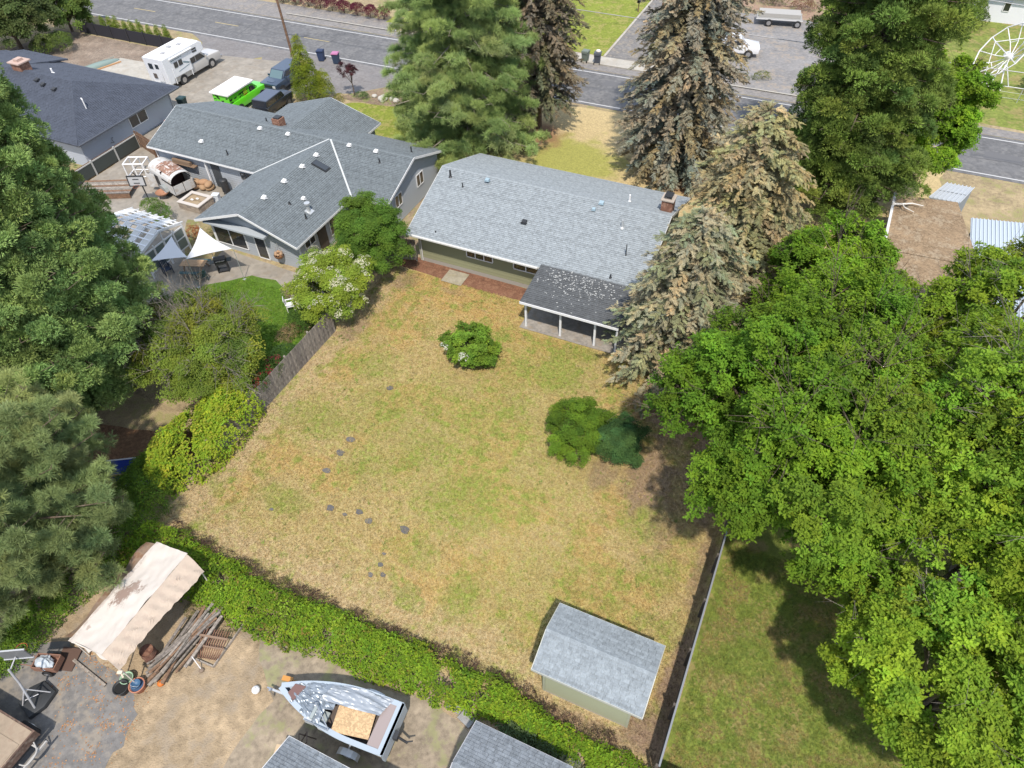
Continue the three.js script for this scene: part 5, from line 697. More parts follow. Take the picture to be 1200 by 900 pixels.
{ // pickup with a slide-in camper, nose to the road
  const o = thing('camper_truck', 'silver pickup carrying a tall white camper on the concrete drive', 'camper', [-59.1, 0, -51.0], Math.PI / 2), silver = paint([0.5, 0.48, 0.45]), white = M([0.75, 0.76, 0.78], 0.45);
  carBody(o, { w: 2.0, cabW: 1.8, bodyMat: silver, wr: 0.42, wheels: [[-1.9], [2.1]],
    prof: [[-3.1, 0.55], [3.45, 0.5], [3.5, 0.95], [3.4, 1.12], [2.1, 1.22], [1.6, 1.25], [-0.6, 1.25], [-3.1, 1.2]], cab: [[-0.55, 1.2], [1.85, 1.2], [1.15, 1.88], [-0.35, 1.92]] });
  sideGlass(o, [[0.35, 1.3], [1.55, 1.3], [1.05, 1.8], [0.35, 1.83]], 1.8); sideGlass(o, [[-0.4, 1.3], [0.25, 1.3], [0.25, 1.83], [-0.3, 1.83]], 1.8);
  mesh('windshield', slab4(V(1.9, 1.27, -0.78), V(1.9, 1.27, 0.78), V(1.24, 1.87, 0.7), V(1.24, 1.87, -0.7), -0.03), glassMat, o);
  for (const s of [-1, 1]) { mesh('headlight', box(0.06, 0.2, 0.36, 3.5, 0.9, s * 0.72), lampGlass, o); mesh('mirror', box(0.12, 0.26, 0.16, 1.5, 1.4, s * 1.1), silver, o); }
  mesh('bumper', [box(0.18, 0.22, 2.0, 3.6, 0.6, 0), box(0.2, 0.16, 1.9, -3.35, 0.55, 0)], chrome, o);
  // camper shell: box over the bed with a nose above the cab
  const sh = extr([[-3.75, 0.72], [-3.2, 0.72], [-3.15, 1.1], [-0.65, 1.05], [-0.65, 2.0], [1.0, 2.04], [1.35, 2.24], [1.35, 2.72], [1.0, 2.98], [-3.85, 2.98]], 2.28, 0.07); sh.translate(0, 0, -1.14); const cs = mesh('camper_shell', sh, white, o);
  mesh('camper_roof', box(4.7, 0.05, 2.2, -1.4, 3.07, 0), M([0.8, 0.8, 0.79], 0.5), o);
  for (const [x, z, a] of [[-2.7, 0.3, .35], [-1.3, -0.25, .4], [-0.5, 0.2, .38]]) mesh('roof_hatch', box(a, 0.1, a, x, 3.14, z), M([0.36, 0.36, 0.37], 0.5), o);
  mesh('roof_rack', [box(0.9, 0.05, 0.1, -1.8, 3.12, 0.1), box(0.1, 0.05, 0.5, -1.9, 3.12, 0.2)], M([0.55, 0.55, 0.55], 0.5), o);
  for (const s of [-1, 1]) { for (const x of [-2.45, -1.85]) mesh('window', box(0.48, 0.5, 0.02, x, 2.1, s * 1.225), glassMat, cs); for (const y of [2.38, 2.6]) mesh('window', box(0.55, 0.15, 0.02, 0.2, y, s * 1.225), glassMat, cs); mesh('stripe', [box(1.5, 0.05, 0.012, -1.6, 1.5, s * 1.22, 0, 0, 0.1), box(0.9, 0.14, 0.012, -0.5 - .6, 1.85, s * 1.22, 0, 0, -0.4), box(1.4, 0.06, 0.012, -2.2, 2.56, s * 1.22)], M([0.2, 0.27, 0.3], 0.5), cs); mesh('awning', cyl(0.07, 0.07, 3.0, -1.6, 2.78, s * 1.27, 10, 0, 0, Math.PI / 2), M([0.7, 0.7, 0.7], 0.5), cs); for (const x of [-3.0, -0.8]) mesh('jack', rod(V(x, 0.5, s * 1.2), V(x, 1.9, s * 1.2), 0.04), white, cs); }
  const dr = mesh('door', box(0.03, 1.7, 0.65, -3.9, 1.8, 0.35), M([0.7, 0.71, 0.73], 0.5), cs); mesh('window', box(0.02, 0.4, 0.4, -3.925, 2.35, 0.35), glassMat, dr); mesh('hatch', box(0.03, 0.45, 0.4, -3.89, 1.4, -0.3), M([0.12, 0.1, 0.09], 0.5), cs); mesh('window', box(0.03, 0.5, 0.5, -3.9, 2.3, -0.45), glassMat, cs); mesh('step', box(0.4, 0.05, 1.6, -4.05, 0.6, 0), chrome, o);
}
{ // green truck with a white cap
  const o = thing('green_truck', 'bright lime green truck with white flat cap and black splashes', 'truck', [-49.95, 0, -47.9], Math.PI / 2), lime = paint([0.12, 0.62, 0.02], 0.35), cap = M([0.82, 0.8, 0.78], 0.5);
  carBody(o, { w: 1.95, cabW: 1.75, bodyMat: lime, wr: 0.36, wheels: [[-1.5], [1.55]], prof: [[-2.5, 0.45], [2.45, 0.42], [2.5, 0.85], [2.35, 1.02], [1.3, 1.12], [-2.5, 1.1]], cab: [[-0.1, 1.05], [1.35, 1.05], [0.75, 1.72], [-0.1, 1.75]] });
  sideGlass(o, [[0.1, 1.15], [1.05, 1.15], [0.65, 1.62], [0.1, 1.65]], 1.75);
  mesh('windshield', slab4(V(1.42, 1.12, -0.72), V(1.42, 1.12, 0.72), V(0.84, 1.7, 0.66), V(0.84, 1.7, -0.66), -0.03), glassMat, o);
  const sh = extr([[-2.55, 1.05], [0.1, 1.05], [0.1, 1.9], [-2.55, 1.9]], 1.75, 0.04); sh.translate(0, 0, -0.875); const c = mesh('canopy', sh, lime, o);
  const top = extr([[-2.7, -1.02], [0.75, -1.02], [0.75, 1.02], [-2.7, 1.02]], 0.1, 0.03); top.rotateX(-Math.PI / 2); top.translate(0, 1.97, 0); mesh('cap', top, cap, o);
  const R = rng(7), spl = []; for (let k = 0; k < 40; k++) { const s = k % 2 ? 1 : -1; spl.push(box(0.12 + 0.3 * R(), 0.03 + 0.08 * R(), 0.012, -2.4 + 2.3 * R(), 1.15 + 0.6 * R(), s * 0.92, 0, 0, (R() - .5) * 0.9)); } for (let k = 0; k < 16; k++) spl.push(box(0.012, 0.04 + 0.1 * R(), 0.1 + 0.25 * R(), -2.6, 0.7 + 1.1 * R(), (R() - .5) * 1.5, (R() - .5) * 0.8)); mesh('black_splashes', spl, M([0.02, 0.035, 0.015], 0.5), c).userData.kind = 'stuff';
  mesh('vent_stripe', [0, 1, 2, 3, 4].map(k => box(0.5, 0.04, 0.014, -0.45, 1.2 + k * 0.13, 0.925, 0, 0, 0.1)), M([0.5, 0.48, 0.03], 0.5), c);
  for (const s of [-1, 1]) { mesh('headlight', cyl(0.1, 0.1, 0.05, 2.53, 0.8, s * 0.7, 12, 0, 0, Math.PI / 2), lampGlass, o); mesh('tail_light', box(0.03, 0.2, 0.12, -2.58, 0.85, s * 0.8), redGlass, o); }
}
{ // dark blue off-roader facing the house
  const o = thing('dark_suv', 'dark blue four wheel drive vehicle with its nose to the black car', 'car', [-48.55, 0, -52.1], -Math.PI / 2), navy = paint([0.03, 0.05, 0.085], 0.35);
  carBody(o, { w: 1.9, cabW: 1.62, bodyMat: navy, wr: 0.42, wheels: [[-1.25], [1.35]], prof: [[-2.15, 0.6], [2.0, 0.58], [2.1, 0.8], [2.05, 1.12], [0.8, 1.2], [-2.15, 1.2]], cab: [[-2.1, 1.15], [0.85, 1.15], [0.3, 1.78], [-2.0, 1.8]], rim: M([0.2, 0.2, 0.21], 0.4, { metal: 0.8 }) });
  sideGlass(o, [[-0.5, 1.24], [0.55, 1.24], [0.15, 1.68], [-0.5, 1.7]], 1.62); sideGlass(o, [[-1.9, 1.24], [-0.62, 1.24], [-0.62, 1.7], [-1.85, 1.7]], 1.62);
  mesh('windshield', slab4(V(0.92, 1.22, -0.7), V(0.92, 1.22, 0.7), V(0.38, 1.76, 0.66), V(0.38, 1.76, -0.66), -0.03), MP([0.1, 0.16, 0.17], 0.08, { clearcoat: 1 }), o);
  for (const s of [-1, 1]) { mesh('headlight', box(0.06, 0.2, 0.3, 2.13, 0.97, s * 0.68), lampGlass, o); mesh('mirror', box(0.1, 0.16, 0.18, 0.6, 1.32, s * 1.0), navy, o); }
  mesh('grille', box(0.04, 0.22, 0.95, 2.13, 0.95, 0), blackPlastic, o); mesh('bumper', box(0.2, 0.24, 1.85, 2.22, 0.62, 0), M([0.12, 0.13, 0.14], 0.5), o); mesh('hood_scoop', box(0.7, 0.06, 0.7, 1.4, 1.2, 0), navy, o); mesh('spare_wheel', cyl(0.38, 0.38, 0.22, -2.3, 1.1, 0.1, 18, 0, 0, Math.PI / 2), rubber, o);
}
{ const o = thing('cargo_crate', 'open crate of cardboard on the small trailer behind the dark blue vehicle', 'crate', [-48.9, 0, -55.6]);
  mesh('tray', [box(1.3, 0.06, 1.1, 0, 0.6, 0), box(1.3, 0.3, 0.04, 0, 0.75, 0.55), box(1.3, 0.3, 0.04, 0, 0.75, -0.55), box(0.04, 0.3, 1.1, 0.65, 0.75, 0), box(0.04, 0.3, 1.1, -0.65, 0.75, 0)], darkMetal, o); for (const s of [-1, 1]) wheel(o, 0, 0.26, s * 0.7, 0.26, 0.16); mesh('cardboard', [box(0.5, 0.35, 0.45, -0.2, 0.85, 0.1, 0, 0.3), box(0.4, 0.25, 0.4, 0.35, 0.8, -0.2, 0.1, 0.7), box(0.6, 0.03, 0.5, 0.1, 1.1, 0.1, 0.3, 0.2, 0.2)], M([0.45, 0.32, 0.22], 0.9), o); }
{ // black boxy car between the green truck and the cypress
  const o = thing('black_car', 'boxy black car tucked behind the grey roof beside the green truck', 'car', [-46.5, 0, -47.9], Math.PI / 2 + 0.06), blk = paint([0.012, 0.016, 0.026], 0.35);
  carBody(o, { w: 1.75, cabW: 1.55, bodyMat: blk, wr: 0.36, wheels: [[-1.15], [1.2]], prof: [[-1.9, 0.5], [1.85, 0.48], [1.95, 0.8], [1.9, 0.98], [0.9, 1.05], [-1.9, 1.05]], cab: [[-1.85, 1.0], [0.95, 1.0], [0.55, 1.58], [-1.75, 1.6]], rim: M([0.1, 0.1, 0.1], 0.5) });
  mesh('roof_panel', box(2.2, 0.03, 1.45, -0.6, 1.65, 0), paint([0.045, 0.06, 0.1], 0.4), o); sideGlass(o, [[-0.3, 1.1], [0.75, 1.1], [0.45, 1.48], [-0.3, 1.5]], 1.55); sideGlass(o, [[-1.65, 1.1], [-0.42, 1.1], [-0.42, 1.5], [-1.6, 1.5]], 1.55);
  for (const s of [-1, 1]) mesh('headlight', cyl(0.1, 0.1, 0.05, 1.97, 0.8, s * 0.6, 12, 0, 0, Math.PI / 2), lampGlass, o);
}
{ // white car across the road, half under the spruce
  const o = thing('white_pickup', 'white pickup parked at the rocks in the far gravel lot', 'truck', [-11.0, 0, -74.8], 0.25), wh = paint([0.72, 0.73, 0.75], 0.3);
  carBody(o, { w: 1.9, cabW: 1.7, bodyMat: wh, wr: 0.37, wheels: [[-1.6], [1.6]], prof: [[-2.6, 0.5], [2.5, 0.48], [2.55, 0.9], [1.3, 1.1], [-2.6, 1.05]], cab: [[-1.0, 1.0], [1.3, 1.0], [0.7, 1.65], [-0.8, 1.68]] });
  sideGlass(o, [[-0.75, 1.12], [0.95, 1.12], [0.6, 1.55], [-0.7, 1.58]], 1.7); for (const s of [-1, 1]) mesh('tail_light', box(0.03, 0.3, 0.16, -2.68, 0.85, s * 0.8), redGlass, o);
  const c = thing('tarped_car', 'car wrapped in a shiny white cover beside the red pole', 'car', [-15.6, 0, -75.6], 0.25), g = new THREE.SphereGeometry(1, 36, 18), p = g.attributes.position;
  for (let i = 0; i < p.count; i++) { let x = p.getX(i), y = p.getY(i), z = p.getZ(i); const bx = Math.sign(x) * Math.pow(Math.abs(x), 0.6) * 2.1, bz = Math.sign(z) * Math.pow(Math.abs(z), 0.6) * 0.95, k = fbm(bx * 3, bz * 3 + y * 2, 3); const hump = Math.abs(bx + 0.2) < 1.2 ? 1.35 : 0.95; p.setXYZ(i, bx + 0.06 * (k - .5), Math.max(0.02, Math.pow(Math.max(0, y), 0.55) * hump + 0.12 * (k - .5)), bz + 0.14 * (k - .5)); }
  g.computeVertexNormals(); mesh('car_cover', g, M([0.7, 0.72, 0.74], 0.4), c);
  const t = thing('flatbed_trailer', 'long grey flatbed trailer parked by the rust coloured soil', 'trailer', [-8.1, 0, -84.2], 0.18);
  mesh('deck', box(4.6, 0.12, 1.9, 0, 0.75, 0), M([0.3, 0.3, 0.29], 0.8), t); mesh('load', box(4.2, 0.35, 1.5, 0, 1.0, -0.1), M([0.36, 0.35, 0.33], 0.9), t); mesh('side_rail', [box(4.7, 0.1, 0.06, 0, 0.72, 0.97), box(4.7, 0.1, 0.06, 0, 0.72, -0.97)], M([0.6, 0.6, 0.6], 0.5), t); for (const x of [-1, 1.9]) for (const s of [-1, 1]) wheel(t, x, 0.36, s * 0.98, 0.36, 0.22);
}
{ // old rounded trailer in the courtyard
  const o = thing('horse_trailer', 'old white rounded livestock trailer with rusty roof and open end', 'trailer', [-45.5, 0, -34.0], -0.3), wh = M([1, 1, 1], 0.6, { map: grain([0.68, 0.68, 0.67], 0.25, 3, 10, [0.5, 0.44, 0.38], 101) }), rust = M([1, 1, 1], 0.9, { map: grain([0.36, 0.2, 0.14], 0.8, 1.5, 12, [0.75, 0.7, 0.66], 103) });
  const L = 3.4, w = 0.85, pr = []; for (let k = 0; k <= 12; k++) { const a = Math.PI * k / 12; pr.push([w * Math.cos(a), 1.45 + 0.55 * Math.sin(a)]); } // arch
  const shell = (x0, x1, t, mat, name, par, i0 = 0, i1 = pr.length - 1) => { const s = []; for (let i = i0; i < i1; i++) { const [a, b] = [pr[i], pr[i + 1]], n = V(0, (a[1] + b[1]) / 2 - 1.45, (a[0] + b[0]) / 2).normalize().multiplyScalar(t); s.push(slab4(V(x0, a[1], a[0]).add(n), V(x1, a[1], a[0]).add(n), V(x1, b[1], b[0]).add(n), V(x0, b[1], b[0]).add(n), 0.03)); } return mesh(name, s, mat, par || o); };
  shell(-L / 2, L / 2, 0, wh, 'roof'); shell(-0.7, 1.3, 0.045, rust, 'rust_sheet', o, 3, 9);
  for (const s of [-1, 1]) { mesh('side', [span(-L / 2, L / 2, 0.45, 1.2, s * w - 0.02, s * w + 0.02), span(-L / 2, 0.2, 1.2, 1.46, s * w - 0.02, s * w + 0.02)], wh, o); mesh('side_slot', span(-0.9, 1.5, 1.24, 1.36, s * w - 0.012, s * w + 0.012), darkMetal, o); mesh('fender', extr([[0.05, 0.55], [0.2, 0.82], [0.55, 0.92], [0.95, 0.82], [1.1, 0.55]], 0.3).translate(-0.2, 0, s > 0 ? w : -w - 0.3), M([0.25, 0.27, 0.27], 0.7), o); wheel(o, 0.4, 0.36, s * (w + 0.14), 0.36, 0.2, M([0.7, 0.7, 0.7], 0.5)); }
  const nose = new THREE.SphereGeometry(1, 16, 12, 0, Math.PI * 2, 0, Math.PI); nose.scale(0.55, 0.75, 0.84); nose.translate(-L / 2, 1.2, 0); mesh('nose', nose, wh, o);
  mesh('floor', span(-L / 2, L / 2, 0.42, 0.5, -w, w), M([0.12, 0.09, 0.07], 0.9), o); mesh('inner_wall', span(0.2, 0.26, 0.5, 1.9, -0.8, 0.8), M([0.04, 0.02, 0.018], 0.9), o);
  mesh('tail_gate', [span(L / 2, L / 2 + 0.04, 0.45, 1.2, -0.8, -0.03), span(L / 2, L / 2 + 0.04, 0.45, 1.2, 0.03, 0.8)], wh, o); mesh('open_door', box(0.7, 1.1, 0.04, -0.9, 0.95, w + 0.35, 0, 0.6), wh, o); mesh('door_gap', span(-1.0, -0.35, 0.55, 1.35, w + 0.015, w + 0.03), darkMetal, o); mesh('hitch', rod(V(-L / 2 - 0.3, 0.45, 0), V(-L / 2 - 1.2, 0.4, 0), 0.05), darkMetal, o);
}
{ // boat on its trailer
  const bow = V(-13.32, 0, -5.5), st = V(-8.5, 0, -5.95), L = 4.86, o = thing('motor_boat', 'pale blue open motor boat half covered by a silver tarpaulin', 'boat', [bow.x, 0.52, bow.z], -Math.atan2(st.z - bow.z, st.x - bow.x));
  const hull = M([0.3, 0.38, 0.46], 0.4), rimM = M([0.36, 0.42, 0.48], 0.45), beam2 = u => 1.0 * Math.pow(Math.sin(Math.min(1, u * 1.35 + 0.02) * Math.PI / 2), 0.75), N = 22, P = [], sec = u => { const b = beam2(u), y = 0.78 + 0.16 * Math.pow(1 - u, 2), k = 0.12 + 0.5 * Math.pow(1 - u, 4); return [[b, y], [b * 1.0, y - 0.1], [b * 0.93, y * 0.55 + k * 0.3], [b * 0.7, k + 0.12], [0, k]]; };
  const X = u => u * L; for (let i = 0; i < N; i++) for (const s of [-1, 1]) { const a = sec(i / N), b = sec((i + 1) / N); for (let j = 0; j < 4; j++) { const A = V(X(i / N), a[j][1], s * a[j][0]), B = V(X((i + 1) / N), b[j][1], s * b[j][0]), C = V(X((i + 1) / N), b[j + 1][1], s * b[j + 1][0]), D = V(X(i / N), a[j + 1][1], s * a[j + 1][0]); P.push(A, B, C, A, C, D); } }
  mesh('hull', tri(P), hull, o); const rimG = []; for (const s of [-1, 1]) for (let i = 0; i < N; i++) { const a = sec(i / N)[0], b = sec((i + 1) / N)[0]; rimG.push(beam(V(X(i / N), a[1] + 0.02, s * Math.max(0.03, a[0] - 0.08)), V(X((i + 1) / N), b[1] + 0.02, s * (b[0] - 0.08)), 0.2, 0.05)); } mesh('gunwale', rimG, rimM, o);
  mesh('transom', [box(0.12, 0.75, 1.96, L, 0.48, 0), box(0.26, 0.05, 1.98, L - 0.08, 0.83, 0)], rimM, o); const floorP = []; for (let i = 6; i < N; i++) for (const s of [-1, 1]) { const a = beam2(i / N) * 0.9, b = beam2((i + 1) / N) * 0.9; floorP.push(V(X(i / N), 0.4, 0), V(X((i + 1) / N), 0.4, 0), V(X((i + 1) / N), 0.4, s * b), V(X(i / N), 0.4, 0), V(X((i + 1) / N), 0.4, s * b), V(X(i / N), 0.4, s * a)); } mesh('floor', tri(floorP), M([0.1, 0.08, 0.07], 0.9), o);
  mesh('stern_bench', box(0.5, 0.1, 1.7, L - 0.45, 0.75, 0), M([0.3, 0.25, 0.24], 0.8), o); mesh('bow_hatch', slab4(V(0.5, 0.99, -0.26), V(0.95, 0.98, -0.3), V(0.75, 0.98, 0.34), V(0.4, 0.99, 0.14), 0.02), M([0.16, 0.09, 0.08], 0.8), o);
  for (const z of [0.45]) mesh('seat', [box(0.5, 0.12, 0.5, 2.0, 0.6, z), box(0.12, 0.45, 0.5, 1.75, 0.8, z)], M([0.3, 0.34, 0.34], 0.7), o); mesh('console', box(0.35, 0.4, 0.5, 1.62, 0.7, 0.55), M([0.45, 0.48, 0.5], 0.6), o); mesh('windshield', [rod(V(1.5, 0.95, 0.15), V(1.75, 1.25, 0.2), 0.02), rod(V(1.75, 1.25, 0.2), V(2.6, 1.0, 0.85), 0.025), rod(V(1.5, 0.95, 0.8), V(2.6, 1.0, 0.88), 0.02)], chrome, o);
  mesh('rope', tube([V(2.3, 0.46, 0.7), V(2.7, 0.5, 0.8), V(3.2, 0.48, 0.75), V(3.5, 0.5, 0.82)], 0.04, 20, 5), M([0.4, 0.35, 0.3], 0.9), o);
  // tarpaulin: creased grid over the bow half and the far side
  const cloth = (name, fn, nx, nz, mat) => { const Q = [], at = (i, j) => fn(i / nx, j / nz); for (let i = 0; i < nx; i++) for (let j = 0; j < nz; j++) { const a = at(i, j), b = at(i + 1, j), c = at(i + 1, j + 1), d = at(i, j + 1); Q.push(a, b, c, a, c, d); } return mesh(name, toCreasedNormals(tri(Q), 0.5), mat, o); };
  const tarp = M([0.28, 0.32, 0.36], 0.38, { metal: 0.45, side: THREE.DoubleSide });
  cloth('tarpaulin', (u, v) => { const uu = 0.13 + 0.3 * u, s = v * 2 - 1, b = beam2(uu) * 1.0, y = sec(uu)[0][1]; return V(X(uu) + (s > 0.2 ? 0.0 : 0.3 * u), y + 0.05 + 0.1 * (1 - s * s) * u + 0.2 * (fbm(u * 7 + s * 2, s * 8 - u * 5, 3) - 0.5), s * (b - 0.02)); }, 26, 30, tarp);
  cloth('tarpaulin', (u, v) => { const uu = 0.36 + 0.5 * u, b = beam2(uu), y = sec(uu)[0][1], z0 = -b + 0.01, z1 = mix(-0.02, -0.25, u), z = mix(z0, z1, v); return V(X(uu) + 0.25 * (1 - v), y + 0.05 + 0.2 * Math.sin(v * 1.7) * (1 - 0.75 * u) + 0.14 * (fbm(u * 3 + v * 2, v * 9 - u * 4, 3) - 0.5), z); }, 34, 18, M([0.36, 0.39, 0.42], 0.4, { metal: 0.4, side: THREE.DoubleSide }));
  mesh('outboard_bracket', [box(0.2, 0.3, 0.3, L + 0.14, 0.5, 0.1), rod(V(L + 0.2, 0.4, 0.1), V(L + 0.55, 0.1, 0.1), 0.05), rod(V(L + 0.5, 0.15, 0.1), V(L + 0.75, 0.2, 0.0), 0.03)], darkMetal, o);
  const osb = texOf(256, 256, (u, v) => { const a = Math.floor(u * 26 + 3 * fbm(u * 9, v * 9, 2)), b = Math.floor(v * 26 + 3 * fbm(v * 9 + 4, u * 9, 2)), k = 0.75 + 0.5 * hash(a, b); return [0.5 * k, 0.345 * k, 0.19 * k]; }, true, 0.7);
  const ply = tag(mesh('chipboard_sheet', box(1.5, 0.025, 1.12), M([1, 1, 1], 0.9, { map: osb })), 'square tan chipboard sheet lying across the open boat', 'board'); ply.position.set(-10.0, 1.36, -5.62); ply.rotation.set(0.03, -Math.atan2(st.z - bow.z, st.x - bow.x) + 0.14, -0.03);
  const t = thing('boat_trailer', 'galvanised trailer with mudguards carrying the pale blue boat', 'trailer', [bow.x, 0, bow.z], o.rotation.y);
  mesh('frame', [beam(V(-0.85, 0.45, 0), V(1.2, 0.42, 0), 0.08, 0.08), beam(V(1.2, 0.42, 0), V(1.8, 0.4, 0.7), 0.07, 0.07), beam(V(1.2, 0.42, 0), V(1.8, 0.4, -0.7), 0.07, 0.07), beam(V(1.8, 0.4, 0.7), V(4.7, 0.4, 0.75), 0.07, 0.07), beam(V(1.8, 0.4, -0.7), V(4.7, 0.4, -0.75), 0.07, 0.07), beam(V(3.3, 0.4, -1.1), V(3.3, 0.4, 1.1), 0.07, 0.07), beam(V(4.5, 0.42, -0.8), V(4.5, 0.42, 0.8), 0.07, 0.07)], galv, t);
  for (const s of [-1, 1]) { wheel(t, 3.35, 0.3, s * 1.16, 0.3, 0.18, M([0.6, 0.6, 0.6], 0.5)); const f = []; for (let k = 0; k < 6; k++) { const a0 = Math.PI * (0.02 + 0.96 * k / 6), a1 = Math.PI * (0.02 + 0.96 * (k + 1) / 6); f.push(beam(V(3.35 - 0.46 * Math.cos(a0), 0.28 + 0.36 * Math.sin(a0), s * 1.16), V(3.35 - 0.46 * Math.cos(a1), 0.28 + 0.36 * Math.sin(a1), s * 1.16), 0.26, 0.02)); } mesh('mudguard', f, galv, t); }
  mesh('jack', [rod(V(-0.7, 0.1, 0.12), V(-0.7, 0.75, 0.12), 0.04), box(0.2, 0.06, 0.06, -0.85, 0.5, 0)], chrome, t); mesh('winch_post', [rod(V(0.15, 0.45, 0), V(0.05, 1.0, 0), 0.04), box(0.18, 0.14, 0.16, -0.02, 1.02, 0)], M([0.5, 0.25, 0.06], 0.6), t);
}
{ // flatbed lorry corner
  const o = thing('flatbed_truck', 'rusty old truck with plywood covered bed at the asphalt edge', 'truck', [-23.2, 0, 0.75], 0), rustM = M([1, 1, 1], 0.9, { map: grain([0.16, 0.1, 0.075], 0.8, 1.5, 16, [0.24, 0.19, 0.15], 105) }), plyM = M([1, 1, 1], 0.9, { map: grain([0.42, 0.33, 0.24], 0.4, 2, 10, [0.33, 0.25, 0.18], 107) });
  mesh('bed_sheet', [span(-2.8, 1.9, 1.1, 1.13, -0.95, 0.9), span(-2.7, 1.85, 1.131, 1.15, -0.4, 0.85)], plyM, o); mesh('bed_side', [span(-2.8, 2.02, 0.75, 1.18, -1.02, -0.96), span(-2.8, 2.02, 0.75, 1.18, 0.93, 0.99), span(1.94, 2.0, 0.75, 1.18, -0.96, 0.93)], rustM, o);
  mesh('bumper', [beam(V(2.35, 0.6, -0.95), V(2.35, 0.6, 0.9), 0.06, 0.1), beam(V(2.0, 0.7, -0.6), V(2.35, 0.6, -0.6), 0.05, 0.05), beam(V(2.0, 0.7, 0.5), V(2.35, 0.6, 0.5), 0.05, 0.05), tube([V(2.05, 0.8, -0.7), V(2.4, 0.75, -0.5), V(2.4, 0.7, 0.0), V(2.1, 0.65, 0.1)], 0.03, 14, 6)], M([0.4, 0.39, 0.37], 0.6), o); mesh('chassis', span(-2.6, 1.9, 0.5, 0.75, -0.5, 0.5), darkMetal, o);
  for (const s of [-1, 1]) wheel(o, 1.2, 0.4, s * 1.05, 0.4, 0.26, M([0.5, 0.5, 0.5], 0.4, { metal: 0.6 }));
  const g = thing('basketball_hoop', 'portable basketball hoop with black base beside the rusty truck', 'hoop', [-22.85, 0, -1.2], 0);
  mesh('base', toCreasedNormals(extr([[-0.45, -0.42], [0.3, -0.62], [0.5, -0.1], [0.42, 0.5], [-0.3, 0.62], [-0.6, 0.2]], 0.16, 0.05).rotateX(-Math.PI / 2).translate(0, 0.05, 0), 0.5), M([0.03, 0.033, 0.037], 0.55), g);
  mesh('pole', bent([V(0.25, 0.2, 0.3), V(-0.1, 1.6, -0.1), V(-0.2, 2.5, -0.25)], [0.045, 0.045, 0.045], 8), M([0.35, 0.36, 0.38], 0.5), g); mesh('brace', [rod(V(0.35, 0.2, -0.45), V(-0.05, 1.2, -0.02), 0.025), rod(V(-0.3, 0.2, 0.45), V(-0.05, 1.2, -0.02), 0.025), rod(V(-0.1, 0.6, 0.25), V(0.2, 0.6, -0.15), 0.02)], M([0.5, 0.5, 0.52], 0.5), g);
  mesh('backboard', box(1.1, 0.75, 0.04, -0.32, 2.72, -0.75, 0.05, 0.5), M([0.16, 0.17, 0.18], 0.4), g); mesh('board_frame', [box(1.16, 0.05, 0.06, -0.32, 3.08, -0.75, 0.05, 0.5), box(1.16, 0.05, 0.06, -0.32, 2.36, -0.75, 0.05, 0.5)], M([0.45, 0.47, 0.5], 0.5), g); mesh('arm', [rod(V(-0.2, 2.4, -0.25), V(-0.3, 2.6, -0.72), 0.03)], M([0.35, 0.36, 0.38], 0.5), g);
  const R = place(new THREE.TorusGeometry(0.23, 0.012, 6, 24), -0.5, 2.45, -1.05, Math.PI / 2); mesh('ring', R, M([0.4, 0.1, 0.03], 0.6), g);
  const w = thing('garden_cart', 'brown wooden garden cart holding crumpled blue white sheeting', 'cart', [-23.5, 0, -2.45], 0.35);
  mesh('box', [span(-0.5, 0.5, 0.25, 0.29, -0.3, 0.3), span(-0.5, 0.5, 0.25, 0.6, 0.28, 0.32), span(-0.5, 0.5, 0.25, 0.6, -0.32, -0.28), span(0.48, 0.52, 0.25, 0.6, -0.3, 0.3), span(-0.52, -0.48, 0.25, 0.6, -0.3, 0.3)], M([0.24, 0.13, 0.09], 0.85), w); for (const s of [-1, 1]) wheel(w, 0.1, 0.22, s * 0.4, 0.22, 0.08); mesh('handle', [rod(V(-0.5, 0.5, 0.2), V(-1.0, 0.6, 0.2), 0.02), rod(V(-0.5, 0.5, -0.2), V(-1.0, 0.6, -0.2), 0.02)], M([0.24, 0.13, 0.09], 0.85), w);
  const ic = new THREE.IcosahedronGeometry(0.3, 3), ip = ic.attributes.position; for (let i = 0; i < ip.count; i++) { const q = V(ip.getX(i), ip.getY(i), ip.getZ(i)), k = 0.7 + 0.7 * fbm(q.x * 9 + 3, q.z * 9 + q.y * 7, 2); ip.setXYZ(i, q.x * k * 1.3, q.y * k * 0.6 + 0.5, q.z * k * 0.9); } ic.computeVertexNormals(); const shm = tag(mesh('plastic_sheeting', ic, M([0.42, 0.47, 0.52], 0.4)), 'crumpled blue white plastic sheeting inside the garden cart', 'sheeting'); shm.position.set(-23.55, 0, -2.4);
  const sh = thing('plywood_sheet', 'dark brown plywood sheet propped beside the tent and garden cart', 'board', [-23.1, 0, -2.95], 0.3); mesh('sheet', box(0.85, 0.03, 0.95, 0, 0.09, 0, 0.1), M([0.1, 0.06, 0.045], 0.9), sh); mesh('prop', box(0.85, 0.09, 0.06, 0, 0.045, -0.45), M([0.2, 0.12, 0.08], 0.9), sh);
}
